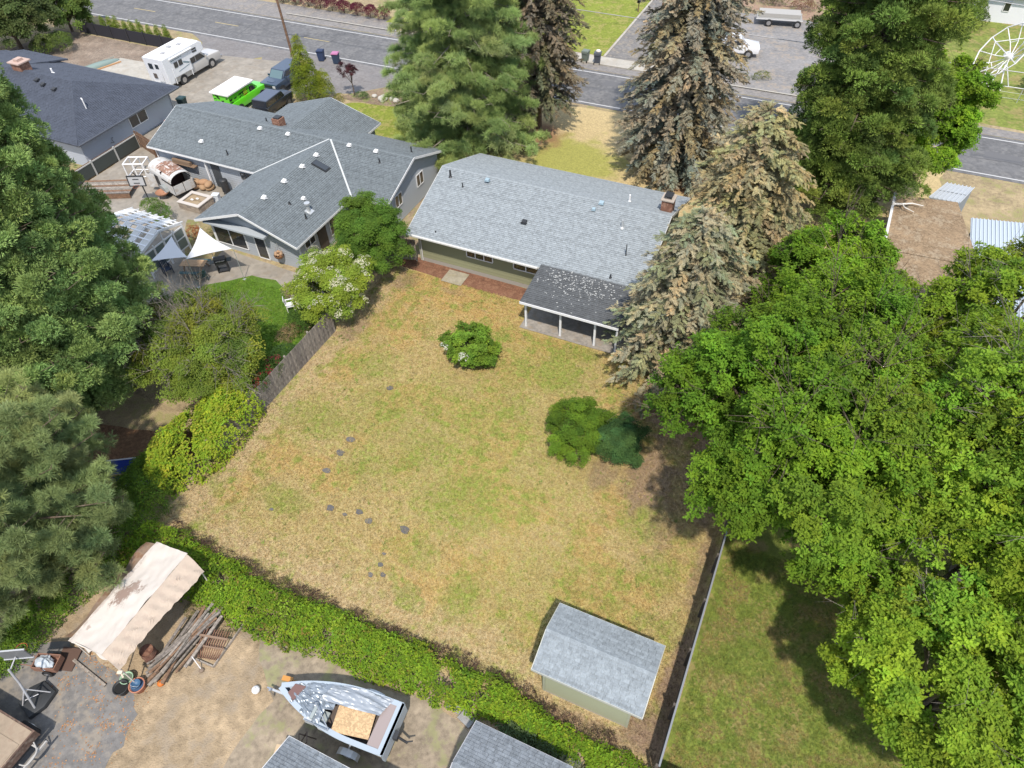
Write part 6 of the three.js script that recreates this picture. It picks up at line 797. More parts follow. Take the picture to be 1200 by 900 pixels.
// ---------------------------------------------------------------- tent, timber and pots in the dirt yard
const gridCloth = (fn, nx, nz) => { const Q = [], at = (i, j) => fn(i / nx, j / nz); for (let i = 0; i < nx; i++) for (let j = 0; j < nz; j++) { const a = at(i, j), b = at(i + 1, j), c = at(i + 1, j + 1), d = at(i, j + 1); Q.push(a, b, c, a, c, d); } return toCreasedNormals(tri(Q), 0.7); };
{
  const o = thing('canvas_tent', 'long cream white canvas tent with stained top between pine and timber pile', 'tent', [-21.2, 0, -5.8]), D = { side: THREE.DoubleSide };
  // local: x -1.25 (far eave) .. 0.95 (ridge) .. 1.45 (near eave), z -2.5 .. 2.4
  const stain = texOf(300, 300, (u, v) => { const n = 0.5 * fbm(u * 9, v * 14, 5) + 0.5 * fbm(u * 34, v * 60, 3), e = (a, b, p, q) => 1 - sstep(0.4, 1.1, Math.hypot((u - a) / p, (v - b) / q) + 2.6 * (n - 0.5)), s = Math.max(1.0 * e(0.3, 0.53, 0.26, 0.1), 0.9 * e(0.5, 0.43, 0.2, 0.06), 0.6 * e(0.18, 0.86, 0.05, 0.03), 0.4 * e(0.04, 0.5, 0.06, 0.5)), k = 0.96 + 0.08 * n; return mix3([0.62 * k, 0.57 * k, 0.52 * k], [0.3, 0.22, 0.18], clamp(s)); });
  stain.wrapS = stain.wrapT = THREE.ClampToEdgeWrapping;
  const g = gridCloth((u, v) => V(mix(-1.2, 0.92, u) + 0.05 * (fbm(v * 6, 3, 2) - .5), mix(1.78, 2.32, Math.pow(u, 0.9)) - 0.06 * Math.sin(u * 3.14) * (1 + Math.sin(v * 9.4)) + 0.09 * (fbm(u * 9 + v * 4, v * 16, 3) - .5), mix(-2.55, 2.4, v) + 0.12 * (1 - u) * (v - .5)), 22, 44);
  const P = g.attributes.position, uv = new Float32Array(P.count * 2); for (let i = 0; i < P.count; i++) { uv[2 * i] = (P.getX(i) + 1.2) / 2.12; uv[2 * i + 1] = (P.getZ(i) + 2.55) / 4.95; } g.setAttribute('uv', new THREE.BufferAttribute(uv, 2));
  mesh('top_sheet', g, M([1, 1, 1], 0.75, { map: stain, ...D }), o, true);
  mesh('side_sheet', gridCloth((u, v) => V(mix(0.93, 1.78, Math.pow(u, 0.9)) + 0.1 * u * Math.sin(v * 5 + 1), mix(2.31, 1.82, Math.pow(u, 1.2)) + 0.08 * u * Math.sin(v * 3.1) + (0.16 * (fbm(v * 26 + u * 6, u * 2.5, 3) - .5) + 0.03 * Math.sin(v * 60 + u * 5)) * Math.min(1, u * 3), mix(-2.5, 2.4, v) + u * mix(0.2, 0.1, v)), 14, 60), M([1, 1, 1], 0.85, { map: grain([0.6, 0.49, 0.39], 0.25, 2, 10, [0.5, 0.4, 0.32], 111), ...D }), o);
  mesh('far_flap', gridCloth((u, v) => V(mix(-1.2, -1.85, u) - 0.16 * u * Math.sin(v * 7), mix(1.77, 1.3, u) + 0.2 * u * Math.sin(v * 11 + 1), mix(-2.5, 2.3, v)), 8, 30), M([1, 1, 1], 0.9, { map: grain([0.42, 0.3, 0.22], 0.5, 2, 10, [0.3, 0.17, 0.1], 113), ...D }), o);
  mesh('front_valance', gridCloth((u, v) => V(mix(-1.2, 0.92, u), mix(mix(1.78, 2.32, u), mix(1.55, 1.95, u) + 0.2 * Math.sin(u * 11), v), 2.4 + 0.06 * Math.sin(u * 16) * v), 24, 5), M([0.72, 0.68, 0.62], 0.85, D), o);
  for (const [x, z, h] of [[-1.2, 2.35, 1.76], [-1.2, -2.45, 1.76], [0.92, 2.35, 2.3], [0.92, -2.45, 2.3], [1.7, 2.45, 1.8], [1.7, -2.25, 1.8]]) mesh('tent_pole', rod(V(x, 0, z), V(x, h, z), 0.03), M([0.6, 0.55, 0.48], 0.6), o);
  mesh('rope_knot', [box(0.2, 0.08, 0.12, 1.75, 1.75, 2.55, 0, 0.4), box(0.25, 0.05, 0.06, 1.9, 1.7, 2.6, 0, -0.4, 0.4)], M([0.66, 0.56, 0.44], 0.9), o); mesh('guy_line', rod(V(-1.2, 1.76, -0.4), V(-2.2, 0.05, -0.2), 0.012), M([0.6, 0.6, 0.6], 0.7), o);
  const t = tag(mesh('timber_sill', box(2.1, 0.09, 0.12), woodGrey[2]), 'grey timber lying on the asphalt before the tent mouth', 'timber'); t.position.set(-21.8, 0.065, -2.9); t.rotation.y = -0.12;
}
{ // timber pile
  const R = rng(121), cols = [woodGrey[0], woodBrown[2], woodGrey[2], woodGrey[3], woodGrey[1]];
  const A = [[-18.16, -7.8, -18.98, -3.55], [-18.45, -7.65, -19.2, -3.5], [-18.75, -7.55, -19.35, -3.75], [-18.95, -7.4, -19.5, -3.95], [-18.3, -7.3, -18.6, -3.9], [-18.6, -7.0, -18.85, -3.7], [-18.05, -7.6, -18.3, -4.3], [-18.9, -6.9, -19.1, -4.0], [-19.3, -6.9, -19.1, -4.4], [-18.2, -6.8, -19.4, -3.9], [-18.5, -7.7, -18.75, -4.4], [-19.1, -7.2, -18.5, -3.8], [-18.0, -7.1, -18.05, -4.6], [-19.45, -6.4, -19.3, -4.6], [-18.7, -6.4, -19.6, -4.2], [-18.15, -7.9, -18.9, -4.6]]; for (let k = 0; k < 9; k++) A.push([-18.1 - 0.9 * R(), -7.7 + 0.8 * R(), -18.5 - 0.9 * R(), -3.7 - 0.8 * R()]);
  A.forEach(([x0, z0, x1, z1], i) => { const y = 0.14 + 0.055 * Math.floor(i / 3), p = V(x0 + (R() - .5) * 0.1, y + 0.05 * R() + 0.1, z0), q = V(x1 + (R() - .5) * 0.1, y + 0.04 * R(), z1 + (R() - .5) * 0.2), L = p.distanceTo(q), m = tag(mesh('timber_plank', box(L, 0.05 + 0.03 * R(), 0.07 + 0.08 * R()), cols[i % 5]), 'long weathered plank in the heap beside the canvas tent', 'plank', 'planks in the timber heap'), d = q.clone().sub(p).normalize(); m.position.copy(p.add(q).multiplyScalar(0.5)); m.quaternion.setFromUnitVectors(V(1, 0, 0), d); });
  const f = thing('bed_frame', 'low timber edged garden bed under the plank heap', 'garden bed', [0, 0, 0]); for (const [a, b] of [[[-19.86, -7.35], [-17.15, -7.55]], [[-17.15, -7.55], [-17.1, -5.25]], [[-17.1, -5.25], [-18.0, -5.2]]]) mesh('edging_board', beam(V(a[0], 0.08, a[1]), V(b[0], 0.08, b[1]), 0.05, 0.16), woodGrey[2], f);
  bush('weed_patch', 'weeds growing inside the timber edged garden bed', 'plant', { x: -17.6, z: -7.0, seed: 123, lobes: [[0, 0.1, 0, 0.5, 0.22, 0.5], [-1.8, 0.1, 0.1, 0.7, 0.25, 0.5], [-1.6, 0.1, 1.4, 0.4, 0.2, 0.8]], cols: [[[0.1, 0.16, 0.04], 1], [[0.18, 0.18, 0.07], 1]], per: 260, size: 0.2, geo: G.thin });
  const c = thing('rusty_rack', 'rusty curved slatted rack leaning on the plank heap', 'rack', [-17.7, 0, -6.0], 0.25); for (let k = 0; k < 11; k++) { const x = -0.55 + k * 0.11; mesh('slat', bent([V(x * 0.8, 0.1, 0.62), V(x, 0.38, 0.1), V(x, 0.42, -0.55)], 0.022, 5), M([0.2, 0.1, 0.065], 0.9), c); } each('crossbar', [box(1.3, 0.05, 0.09, 0, 0.46, -0.2), box(1.3, 0.05, 0.05, 0, 0.36, 0.2)], M([0.24, 0.16, 0.11], 0.9), c);
  const d = thing('rusty_drum', 'rust brown metal drum standing by the tent corner', 'drum', [-19.75, 0, -4.5]); mesh('barrel', [new THREE.LatheGeometry([[0, 0], [0.28, 0], [0.29, 0.25], [0.3, 0.28], [0.29, 0.31], [0.29, 0.55], [0.3, 0.58], [0.29, 0.61], [0.29, 0.85], [0.27, 0.85], [0.27, 0.8], [0, 0.8]].map(q => new THREE.Vector2(...q)), 22)], M([1, 1, 1], 0.95, { map: grain([0.19, 0.085, 0.055], 0.6, 1, 12, [0.26, 0.14, 0.09], 115) }), d); each('hoop', [0.28, 0.58].map(y => place(new THREE.TorusGeometry(0.3, 0.012, 5, 22), 0, y, 0, Math.PI / 2)), M([0.16, 0.08, 0.055], 0.9), d);
  const pot = (name, label, x, z, r, h, mat, inner, tilt = 0) => { const p = thing(name, label, 'pot', [x, 0, z], 0.6); const wallG = new THREE.LatheGeometry([[0, 0.0], [r * 0.72, 0.0], [r * 0.95, h * 0.88], [r * 1.06, h * 0.88], [r * 1.06, h], [r * 0.92, h], [r * 0.86, h * 0.8], [0, h * 0.75]].map(q => new THREE.Vector2(...q)), 22); const m = mesh('pot_wall', wallG, mat, p); mesh('soil', cyl(r * 0.85, r * 0.85, 0.03, 0, h * 0.8, 0, 20), inner, p); if (tilt) p.rotation.x = tilt; return p; };
  pot('plant_pot', 'large black plastic pot beside the asphalt edge', -19.9, -2.95, 0.3, 0.42, blackPlastic, M([0.012, 0.012, 0.012], 1)); pot('plant_pot', 'pale green plastic pot behind the black one', -20.0, -3.35, 0.26, 0.36, M([0.3, 0.45, 0.3], 0.6), M([0.1, 0.13, 0.09], 1)); pot('plant_pot', 'terracotta coloured pot holding a blue bucket', -19.35, -3.3, 0.31, 0.42, M([0.42, 0.18, 0.11], 0.8), M([0.04, 0.08, 0.15], 0.6));
  const bk = thing('blue_bucket', 'blue bucket sitting inside the terracotta coloured pot', 'bucket', [-19.35, 0.36, -3.3]); mesh('bucket_wall', new THREE.LatheGeometry([[0, 0], [0.13, 0], [0.18, 0.16], [0.2, 0.16], [0.2, 0.18], [0.165, 0.18], [0.12, 0.05], [0, 0.05]].map(q => new THREE.Vector2(...q)), 18), M([0.05, 0.12, 0.22], 0.5), bk); mesh('handle', place(new THREE.TorusGeometry(0.19, 0.008, 5, 16, Math.PI), 0, 0.17, 0, 0.9), galv, bk);
  const pk = thing('orange_pumpkin', 'small orange pumpkin lying by the end of the plank heap', 'pumpkin', [-18.65, 0, -3.8]); const pg = new THREE.SphereGeometry(0.15, 28, 14), pp = pg.attributes.position; for (let i = 0; i < pp.count; i++) { const a = Math.atan2(pp.getZ(i), pp.getX(i)), k = 0.92 + 0.08 * Math.abs(Math.cos(a * 5)); pp.setXYZ(i, pp.getX(i) * k, pp.getY(i) * 0.8 + 0.12, pp.getZ(i) * k); } pg.computeVertexNormals(); mesh('flesh', pg, M([0.5, 0.14, 0.02], 0.6), pk); mesh('stalk', cyl(0.025, 0.015, 0.06, 0, 0.26, 0, 6), M([0.15, 0.16, 0.06], 0.9), pk);
  const lp = thing('stake_post', 'thin white stake with round foot beside the plank heap', 'stake', [-17.5, 0, -4.95]); mesh('stake', rod(V(0, 0.05, 0), V(-0.35, 0.75, -0.15), 0.022), M([0.7, 0.7, 0.7], 0.6), lp); mesh('foot', new THREE.SphereGeometry(0.11, 14, 8).scale(1, 0.7, 1).translate(0.02, 0.07, 0.02), M([0.2, 0.15, 0.11], 0.9), lp);
  const ball = thing('white_ball', 'white ball buoy lying on the dirt beside the boat hitch', 'ball', [-14.8, 0, -5.2]); mesh('ball', new THREE.SphereGeometry(0.17, 20, 14).translate(0, 0.17, 0), M([0.75, 0.75, 0.75], 0.5), ball); mesh('cap', cyl(0.05, 0.04, 0.05, 0, 0.355, 0, 10), M([0.6, 0.6, 0.62], 0.5), ball);
  const jk = thing('orange_jack', 'orange jack stand next to the boat bow', 'stand', [-13.75, 0, -6.05]); each('leg', [rod(V(-0.2, 0, -0.15), V(0, 0.4, 0), 0.03), rod(V(0.2, 0, -0.15), V(0, 0.4, 0), 0.03), rod(V(0, 0, 0.2), V(0, 0.4, 0), 0.03)], M([0.5, 0.24, 0.06], 0.7), jk); mesh('head', box(0.45, 0.06, 0.2, 0, 0.43, 0, 0, 0.2), M([0.5, 0.24, 0.06], 0.7), jk);
  [[-7.0, -8.0, 0.1], [-6.35, -7.75, -0.15]].forEach(([x, z, r], k) => { const s = tag(mesh('concrete_slab', box(0.62, 0.08, 0.42), M([1, 1, 1], 0.95, { map: grain([0.38, 0.38, 0.38], 0.5, 1, 12, [0.3, 0.3, 0.3], 117) })), ['pale concrete slab lying at the ivy hedge foot', 'concrete slab against the grey shed corner'][k], 'slab'); s.position.set(x, 0.06 + 0.04 * k, z); s.rotation.y = r - 0.15; });
  const pb = thing('leaning_board', 'orange brown board leaning on the grey shed wall', 'board', [-5.85, 0, -6.9]); mesh('board', box(0.05, 1.3, 0.5, 0, 0.62, 0, 0, 0, -0.3), M([0.42, 0.22, 0.1], 0.8), pb); mesh('batten', box(0.04, 0.06, 0.5, 0.2, 1.22, 0, 0, 0, -0.3), M([0.45, 0.33, 0.22], 0.8), pb);
  const cr = thing('wooden_crate', 'small light wood crate behind the shed beside the boat', 'crate', [-12.0, 0, -3.6], 0.3); for (const [w, d, x, z] of [[0.5, 0.03, 0, 0.2], [0.5, 0.03, 0, -0.2], [0.03, 0.43, 0.24, 0], [0.03, 0.43, -0.24, 0]]) mesh('side', box(w, 1.1, d, x, 0.55, z), M([0.46, 0.34, 0.2], 0.8), cr); mesh('top', box(0.5, 0.03, 0.43, 0, 1.12, 0), M([0.5, 0.38, 0.24], 0.8), cr);
  const fs = thing('folding_frame', 'dark folding metal frame between the boat and the shed roof', 'frame', [-11.6, 0, -4.35], 0.6); for (const s of [-1, 1]) { mesh('leg', [rod(V(-0.3, 0, s * 0.18), V(0.15, 0.95, s * 0.18), 0.025), rod(V(0.3, 0, s * 0.18), V(-0.15, 0.95, s * 0.18), 0.025)], M([0.12, 0.09, 0.07], 0.8), fs); } each('crossbar', [rod(V(0.15, 0.95, -0.18), V(0.15, 0.95, 0.18), 0.025), rod(V(-0.15, 0.95, -0.18), V(-0.15, 0.95, 0.18), 0.025)], M([0.12, 0.09, 0.07], 0.8), fs);
}
{ // things under the redwood
  const b = thing('blue_box_trailer', 'blue tarpaulin covered box under the pine and redwood', 'box', [-28.2, 0, -11.3], 0.55); mesh('tarpaulin', box(1.5, 0.7, 0.9, 0, 0.4, 0), M([0.01, 0.03, 0.2], 0.5), b); mesh('edge_rail', box(1.55, 0.05, 0.06, 0, 0.78, -0.45), M([0.6, 0.6, 0.62], 0.5), b); mesh('side_board', box(1.6, 0.12, 0.05, 0, 0.7, 0.5), M([0.35, 0.25, 0.17], 0.9), b);
  const l = tag(mesh('timber_beam', box(2.6, 0.12, 0.2), M([0.3, 0.3, 0.33], 0.9)), 'grey beam lying on red soil beside the blue box', 'timber'); l.position.set(-26.9, 0.1, -11.3); l.rotation.y = 0.62;
  const y = thing('yellow_cart', 'yellow wooden cart part under the redwood beside the blue box', 'cart', [-27.5, 0, -12.4], 0.55); mesh('tray', box(0.8, 0.2, 0.4, 0, 0.4, 0), M([0.35, 0.2, 0.04], 0.8), y); for (const s of [-1, 1]) wheel(y, 0, 0.15, s * 0.25, 0.15, 0.07);
}
// ---------------------------------------------------------------- the neighbours' courtyard and patio
{
  const o = thing('white_pergola', 'white lattice garden pergola with glazed panels beside the redwood', 'pergola', [0, 0, 0]), w = M([0.76, 0.77, 0.78], 0.6), pane = MP([0.8, 0.8, 0.78], 0.6, { transmission: 0.4, thickness: 0 });
  const x0 = -43.4, x1 = -38.8, z0 = -28.2, z1 = -24.6, zm = -26.4, e = 2.1, r = 2.65;
  for (const x of [x0, x1]) for (const z of [z0, zm, z1]) mesh('post', span(x - 0.05, x + 0.05, 0, e, z - 0.05, z + 0.05), w, o);
  for (const z of [z0, z1]) mesh('wall_plate', beam(V(x0, e, z), V(x1, e, z), 0.08, 0.12), w, o); mesh('ridge_beam', beam(V(x0 - 0.1, r, zm), V(x1 + 0.1, r, zm), 0.08, 0.12), w, o);
  for (let k = 0; k <= 8; k++) { const x = mix(x0, x1, k / 8); for (const z of [z0 - 0.2, z1 + 0.2]) mesh('rafter', beam(V(x, e + 0.06, z), V(x, r + 0.06, zm), 0.06, 0.09), w, o); }
  for (let k = 1; k < 4; k++) for (const s of [-1, 1]) mesh('purlin', beam(V(x0, mix(r, e, k / 4) + 0.13, zm + s * 1.8 * k / 4), V(x1, mix(r, e, k / 4) + 0.13, zm + s * 1.8 * k / 4), 0.1, 0.04), w, o);
  for (let k = 0; k < 8; k++) for (const s of [-1, 1]) { const xa = mix(x0, x1, k / 8) + 0.05, xb = mix(x0, x1, (k + 1) / 8) - 0.05; if ((k + (s > 0 ? 1 : 0)) % 2 === 0) mesh('roof_pane', slab4(V(xa, r + 0.115, zm + s * 0.06), V(xb, r + 0.115, zm + s * 0.06), V(xb, e + 0.115, zm + s * 1.85), V(xa, e + 0.115, zm + s * 1.85), s * 0.008), pane, o); }
  for (let k = 0; k <= 4; k++) { const z = mix(z0, z1, k / 4); mesh('stud', span(x1 - 0.035, x1 + 0.035, 0, e, z - 0.045, z + 0.045), w, o); if (k < 4) { const za = z + 0.1, zb = mix(z0, z1, (k + 1) / 4) - 0.1; each('window_frame', [span(x1 - 0.025, x1 + 0.025, 0.35, 0.45, za - .05, zb + .05), span(x1 - 0.025, x1 + 0.025, 1.15, 1.23, za - .05, zb + .05), span(x1 - 0.025, x1 + 0.025, 1.85, 1.95, za - .05, zb + .05)], w, o); mesh('pane', span(x1 - 0.008, x1 + 0.008, 0.45, 1.85, za, zb), MP([0.3, 0.36, 0.34], 0.1, { transmission: 0.5, thickness: 0 }), o); } }
  each('gable_brace', [beam(V(x1, e, z0), V(x1, r, zm), 0.07, 0.1), beam(V(x1, e, z1), V(x1, r, zm), 0.07, 0.1), beam(V(x1, e, zm), V(x1, r, zm), 0.06, 0.06)], w, o);
  // shade sails
  const sailM = MP([0.72, 0.73, 0.76], 0.8, { transmission: 0.25, thickness: 0, side: THREE.DoubleSide });
  const sail = (label, A, B, C) => { const s = thing('shade_sail', label, 'sail'); const sag = (u, v) => { const p = A.clone().multiplyScalar((1 - u)).addScaledVector(B, u * (1 - v)).addScaledVector(C, u * v), m = A.clone().add(B).add(C).multiplyScalar(1 / 3), k = 0.5 * (u * (1 - v) * (1 - u) + u * v * (1 - u) + u * u * v * (1 - v)); return p.lerp(m, k).add(V(0, -0.25 * k, 0)); }; mesh('fabric', gridCloth(sag, 14, 14), sailM, s); [A, B, C].forEach(p => mesh('corner_line', rod(p, p.clone().add(p.clone().sub(A.clone().add(B).add(C).multiplyScalar(1 / 3)).multiplyScalar(0.12)), 0.012), galv, s)); };
  sail('smaller white triangular shade sail meeting the pergola', V(-37.9, 2.45, -26.5), V(-37.4, 2.3, -23.95), V(-35.4, 2.35, -25.2)); sail('larger white triangular shade sail reaching the house gable', V(-36.5, 2.65, -27.8), V(-35.4, 2.3, -25.0), V(-33.1, 2.5, -26.9));
  for (const [x, z] of [[-37.4, -23.9], [-35.3, -25.0], [-33.0, -26.9], [-38.0, -26.7], [-36.6, -28.0]]) { const p = thing('sail_post', 'thin metal post holding a shade sail corner', 'post', [x, 0, z], 0, 'posts of the shade sails'); mesh('post', cyl(0.02, 0.02, 2.5, 0, 1.25, 0, 8), galv, p); mesh('foot_plate', box(0.2, 0.02, 0.2, 0, 0.02, 0), galv, p); }
  const t = thing('picnic_table', 'wooden picnic table standing under the shade sails', 'table', [-36.6, 0, -26.3], 0.35); for (let k = 0; k < 4; k++) mesh('table_board', box(1.7, 0.04, 0.17, 0, 0.74, -0.28 + k * 0.185), M([0.45, 0.3, 0.18], 0.8), t); for (const s of [-1, 1]) { mesh('bench', box(1.7, 0.04, 0.26, 0, 0.45, s * 0.72), M([0.06, 0.12, 0.13], 0.7), t); mesh('leg', [beam(V(s * 0.6, 0, -0.7), V(s * 0.6, 0.72, -0.2), 0.05, 0.09), beam(V(s * 0.6, 0, 0.7), V(s * 0.6, 0.72, 0.2), 0.05, 0.09)], M([0.3, 0.2, 0.13], 0.8), t); }
  const gr = thing('barbecue_grill', 'black barbecue grill on wheels on the concrete patio', 'grill', [-34.9, 0, -27.1], 0.7); mesh('firebox', box(0.75, 0.25, 0.5, 0, 0.8, 0), darkMetal, gr); mesh('lid', cyl(0.26, 0.26, 0.75, 0, 0.95, 0, 16, 0, 0, Math.PI / 2), darkMetal, gr); mesh('cabinet', [box(0.06, 0.7, 0.45, -0.34, 0.4, 0), box(0.06, 0.7, 0.45, 0.34, 0.4, 0), box(0.7, 0.04, 0.45, 0, 0.15, 0)], darkMetal, gr); for (const s of [-1, 1]) mesh('side_shelf', box(0.32, 0.03, 0.42, s * 0.55, 0.88, 0), M([0.06, 0.07, 0.07], 0.5), gr); mesh('handle', cyl(0.015, 0.015, 0.6, 0, 1.0, 0.28, 8, 0, 0, Math.PI / 2), chrome, gr);
  const chair = (name, label, x, z, a, mat, grp) => { const c = thing(name, label, 'chair', [x, 0, z], a, grp); mesh('seat', box(0.5, 0.04, 0.48, 0, 0.4, 0), mat, c); for (let k = 0; k < 5; k++) mesh('back_slat', box(0.07, 0.5, 0.025, -0.2 + k * 0.1, 0.68, -0.26, -0.2), mat, c); mesh('top_rail', box(0.52, 0.08, 0.03, 0, 0.93, -0.31, -0.2), mat, c); for (const s of [-1, 1]) { mesh('armrest', box(0.06, 0.04, 0.55, s * 0.28, 0.62, 0), mat, c); mesh('leg', box(0.05, 0.62, 0.05, s * 0.27, 0.31, 0.24), mat, c); mesh('leg', box(0.05, 0.62, 0.05, s * 0.27, 0.31, -0.22), mat, c); } return c; };
  chair('garden_chair', 'white plastic armchair on the neighbours green lawn in the open', -28.15, -25.6, 2.3, M([0.78, 0.78, 0.78], 0.5)); chair('garden_chair', 'white plastic armchair half under the blossom tree', -27.3, -26.0, -2.2, M([0.78, 0.78, 0.78], 0.5)); chair('patio_chair', 'dark blue patio chair beside the picnic table', -38.3, -25.4, 1.2, M([0.03, 0.045, 0.08], 0.6)); chair('patio_chair', 'dark teal patio chair at the picnic table end', -35.5, -25.7, -2, M([0.025, 0.06, 0.065], 0.6));
  const hb = thing('hanging_basket', 'flower basket hanging on the pale blue house wall', 'basket', [-31.5, 1.0, -29.1]); mesh('basket', new THREE.SphereGeometry(0.34, 16, 8, 0, 6.2832, Math.PI / 2, Math.PI / 2), M([0.28, 0.14, 0.07], 0.9), hb); each('chain', [rod(V(-0.33, 0, 0), V(0, 0.85, -0.1), 0.012), rod(V(0.33, 0, 0), V(0, 0.85, -0.1), 0.012)], galv, hb); mesh('plants', [0, 1, 2, 3, 4, 5, 6].map(k => new THREE.IcosahedronGeometry(0.11, 1).translate(Math.cos(k) * 0.2, 0.08, Math.sin(k) * 0.2)), M([0.4, 0.26, 0.16], 0.9), hb).userData.kind = 'stuff';
}
{ // courtyard clutter
  const h = thing('basketball_hoop', 'basketball hoop with black framed white board over the courtyard shrub', 'hoop', [-45.9, 0, -31.6], 0.35); mesh('pole', bent([V(0, 0, 0), V(-0.05, 2.2, 0), V(-0.3, 2.6, 0.0)], [0.05, 0.05, 0.04], 8), darkMetal, h); mesh('backboard', box(1.15, 0.75, 0.04, -0.25, 2.0, 0.12, -0.1, 0.1), M([0.42, 0.43, 0.45], 0.4), h);
  mesh('board_frame', [box(1.25, 0.08, 0.06, -0.25, 2.39, 0.1, -0.1, 0.1), box(1.25, 0.08, 0.06, -0.25, 1.61, 0.16, -0.1, 0.1), box(0.08, 0.8, 0.06, -0.85, 2.0, 0.19, -0.1, 0.1), box(0.08, 0.8, 0.06, 0.36, 2.0, 0.07, -0.1, 0.1)], darkMetal, h); mesh('target_square', [box(0.45, 0.05, 0.02, -0.25, 2.15, 0.15, -0.1, 0.1), box(0.45, 0.05, 0.02, -0.25, 1.85, 0.18, -0.1, 0.1)], darkMetal, h); mesh('ring', place(new THREE.TorusGeometry(0.23, 0.012, 6, 24), -0.22, 1.72, 0.45, Math.PI / 2), M([0.3, 0.08, 0.03], 0.6), h);
  const f = thing('white_cage', 'white pipe framed open cage standing beside the mesh fence', 'frame', [-49.8, 0, -34.6], 0.4), w = M([0.78, 0.78, 0.78], 0.5); for (const x of [-0.8, 0, 0.8]) for (const z of [-0.55, 0.55]) mesh('upright', rod(V(x, 0, z), V(x, 1.2, z), 0.055), w, f); for (const y of [0.08, 1.2]) { for (const z of [-0.55, 0.55]) mesh('long_bar', rod(V(-0.8, y, z), V(0.8, y, z), 0.055), w, f); for (const x of [-0.8, 0, 0.8]) mesh('cross_bar', rod(V(x, y, -0.55), V(x, y, 0.55), 0.055), w, f); }
  const d = thing('wooden_deck', 'weathered low wooden deck beside the mesh fence and redwood', 'deck', [-50.2, 0, -31.6], 0.45); for (let k = 0; k < 8; k++) mesh('deck_board', box(4.2, 0.05, 0.24, 0, 0.42 + 0.003 * (k % 2), -0.9 + k * 0.255), k % 3 ? woodGrey[k % 4] : woodBrown[k % 3], d); mesh('skirt', box(4.2, 0.36, 0.06, 0, 0.2, 1.05), woodBrown[0], d);
  const fp = thing('fire_bowl', 'rusty copper fire bowl on a stand beside the old trailer', 'fire bowl', [-45.4, 0, -32.6]); mesh('bowl', new THREE.LatheGeometry([[0, 0.3], [0.3, 0.36], [0.5, 0.55], [0.54, 0.56], [0.5, 0.5], [0.3, 0.32], [0, 0.26]].map(q => new THREE.Vector2(...q)), 22), M([0.34, 0.17, 0.1], 0.7), fp); each('stand', [0, 1, 2].map(k => rod(V(0.35 * Math.cos(k * 2.1), 0, 0.35 * Math.sin(k * 2.1)), V(0.2 * Math.cos(k * 2.1), 0.36, 0.2 * Math.sin(k * 2.1)), 0.02)), darkMetal, fp);
  const pl = thing('raised_planter', 'square grey brick raised planter filled with soil beside the trailer wheel', 'planter', [-42.2, 0, -32.7], 0.0); const R = rng(131), bm = [M([0.3, 0.25, 0.2], 0.95), M([0.24, 0.2, 0.17], 0.95), M([0.35, 0.29, 0.23], 0.95)], bg = new THREE.BoxGeometry(0.38, 0.13, 0.2);
  for (let c = 0; c < 4; c++) for (let s = 0; s < 4; s++) { const n = s % 2 ? 3 : 5; for (let k = 0; k < n; k++) { const m = new THREE.Mesh(bg, bm[Math.floor(R() * 3)]); m.name = 'brick'; const q = (k - (n - 1) / 2) * 0.4 + (s % 2 ? 0 : 0); m.position.set(s === 0 || s === 2 ? q : (s === 1 ? 0.9 : -0.9), 0.08 + c * 0.14, s === 1 || s === 3 ? q : (s === 0 ? 0.7 : -0.7)); m.rotation.y = (s % 2 ? Math.PI / 2 : 0) + (R() - .5) * 0.03; pl.add(m); } }
  each('coping', [box(2.1, 0.06, 0.28, 0, 0.6, 0.7), box(2.1, 0.06, 0.28, 0, 0.6, -0.7), box(0.28, 0.06, 1.12, 0.9, 0.6, 0), box(0.28, 0.06, 1.12, -0.9, 0.6, 0)], M([0.5, 0.46, 0.42], 0.9), pl); mesh('soil', box(1.6, 0.05, 1.2, 0, 0.5, 0), dirtMat, pl);
  for (const [x, z] of [[-42.4, -32.6], [-42.1, -32.85]]) { const s = tag(mesh('white_stone', new THREE.IcosahedronGeometry(0.12, 1).scale(1.2, 0.6, 0.8), M([0.72, 0.7, 0.66], 0.8)), 'white stone lying in the raised planter', 'stone', 'white stones in the planter'); s.position.set(x, 0.58, z); }
  const R2 = rng(133); const heap = thing('straw_heap', 'heap of tan straw bags against the pale blue house wall', 'heap', [-43.4, 0, -34.9]); for (let k = 0; k < 6; k++) mesh('bag', toCreasedNormals(new THREE.SphereGeometry(0.42, 14, 10).scale(1, 0.55, 0.7).rotateY(R2() * 3).translate((k % 3 - 1) * 0.6, 0.22 + 0.3 * Math.floor(k / 3), (R2() - .5) * 0.4), 1), M([0.3 + 0.08 * R2(), 0.225, 0.13], 0.95), heap);
  const bb = thing('smoker_barrel', 'black barrel smoker beside the pale blue house wall', 'smoker', [-41.2, 0, -35.0]); mesh('barrel', cyl(0.3, 0.3, 0.9, 0, 0.7, 0, 16), darkMetal, bb); mesh('lid', new THREE.SphereGeometry(0.3, 16, 8, 0, 6.2832, 0, Math.PI / 2).scale(1, 0.5, 1).translate(0, 1.15, 0), darkMetal, bb); each('leg', [0, 1, 2].map(k => rod(V(0.2 * Math.cos(k * 2.1), 0.3, 0.2 * Math.sin(k * 2.1)), V(0.28 * Math.cos(k * 2.1), 0, 0.28 * Math.sin(k * 2.1)), 0.02)), darkMetal, bb);
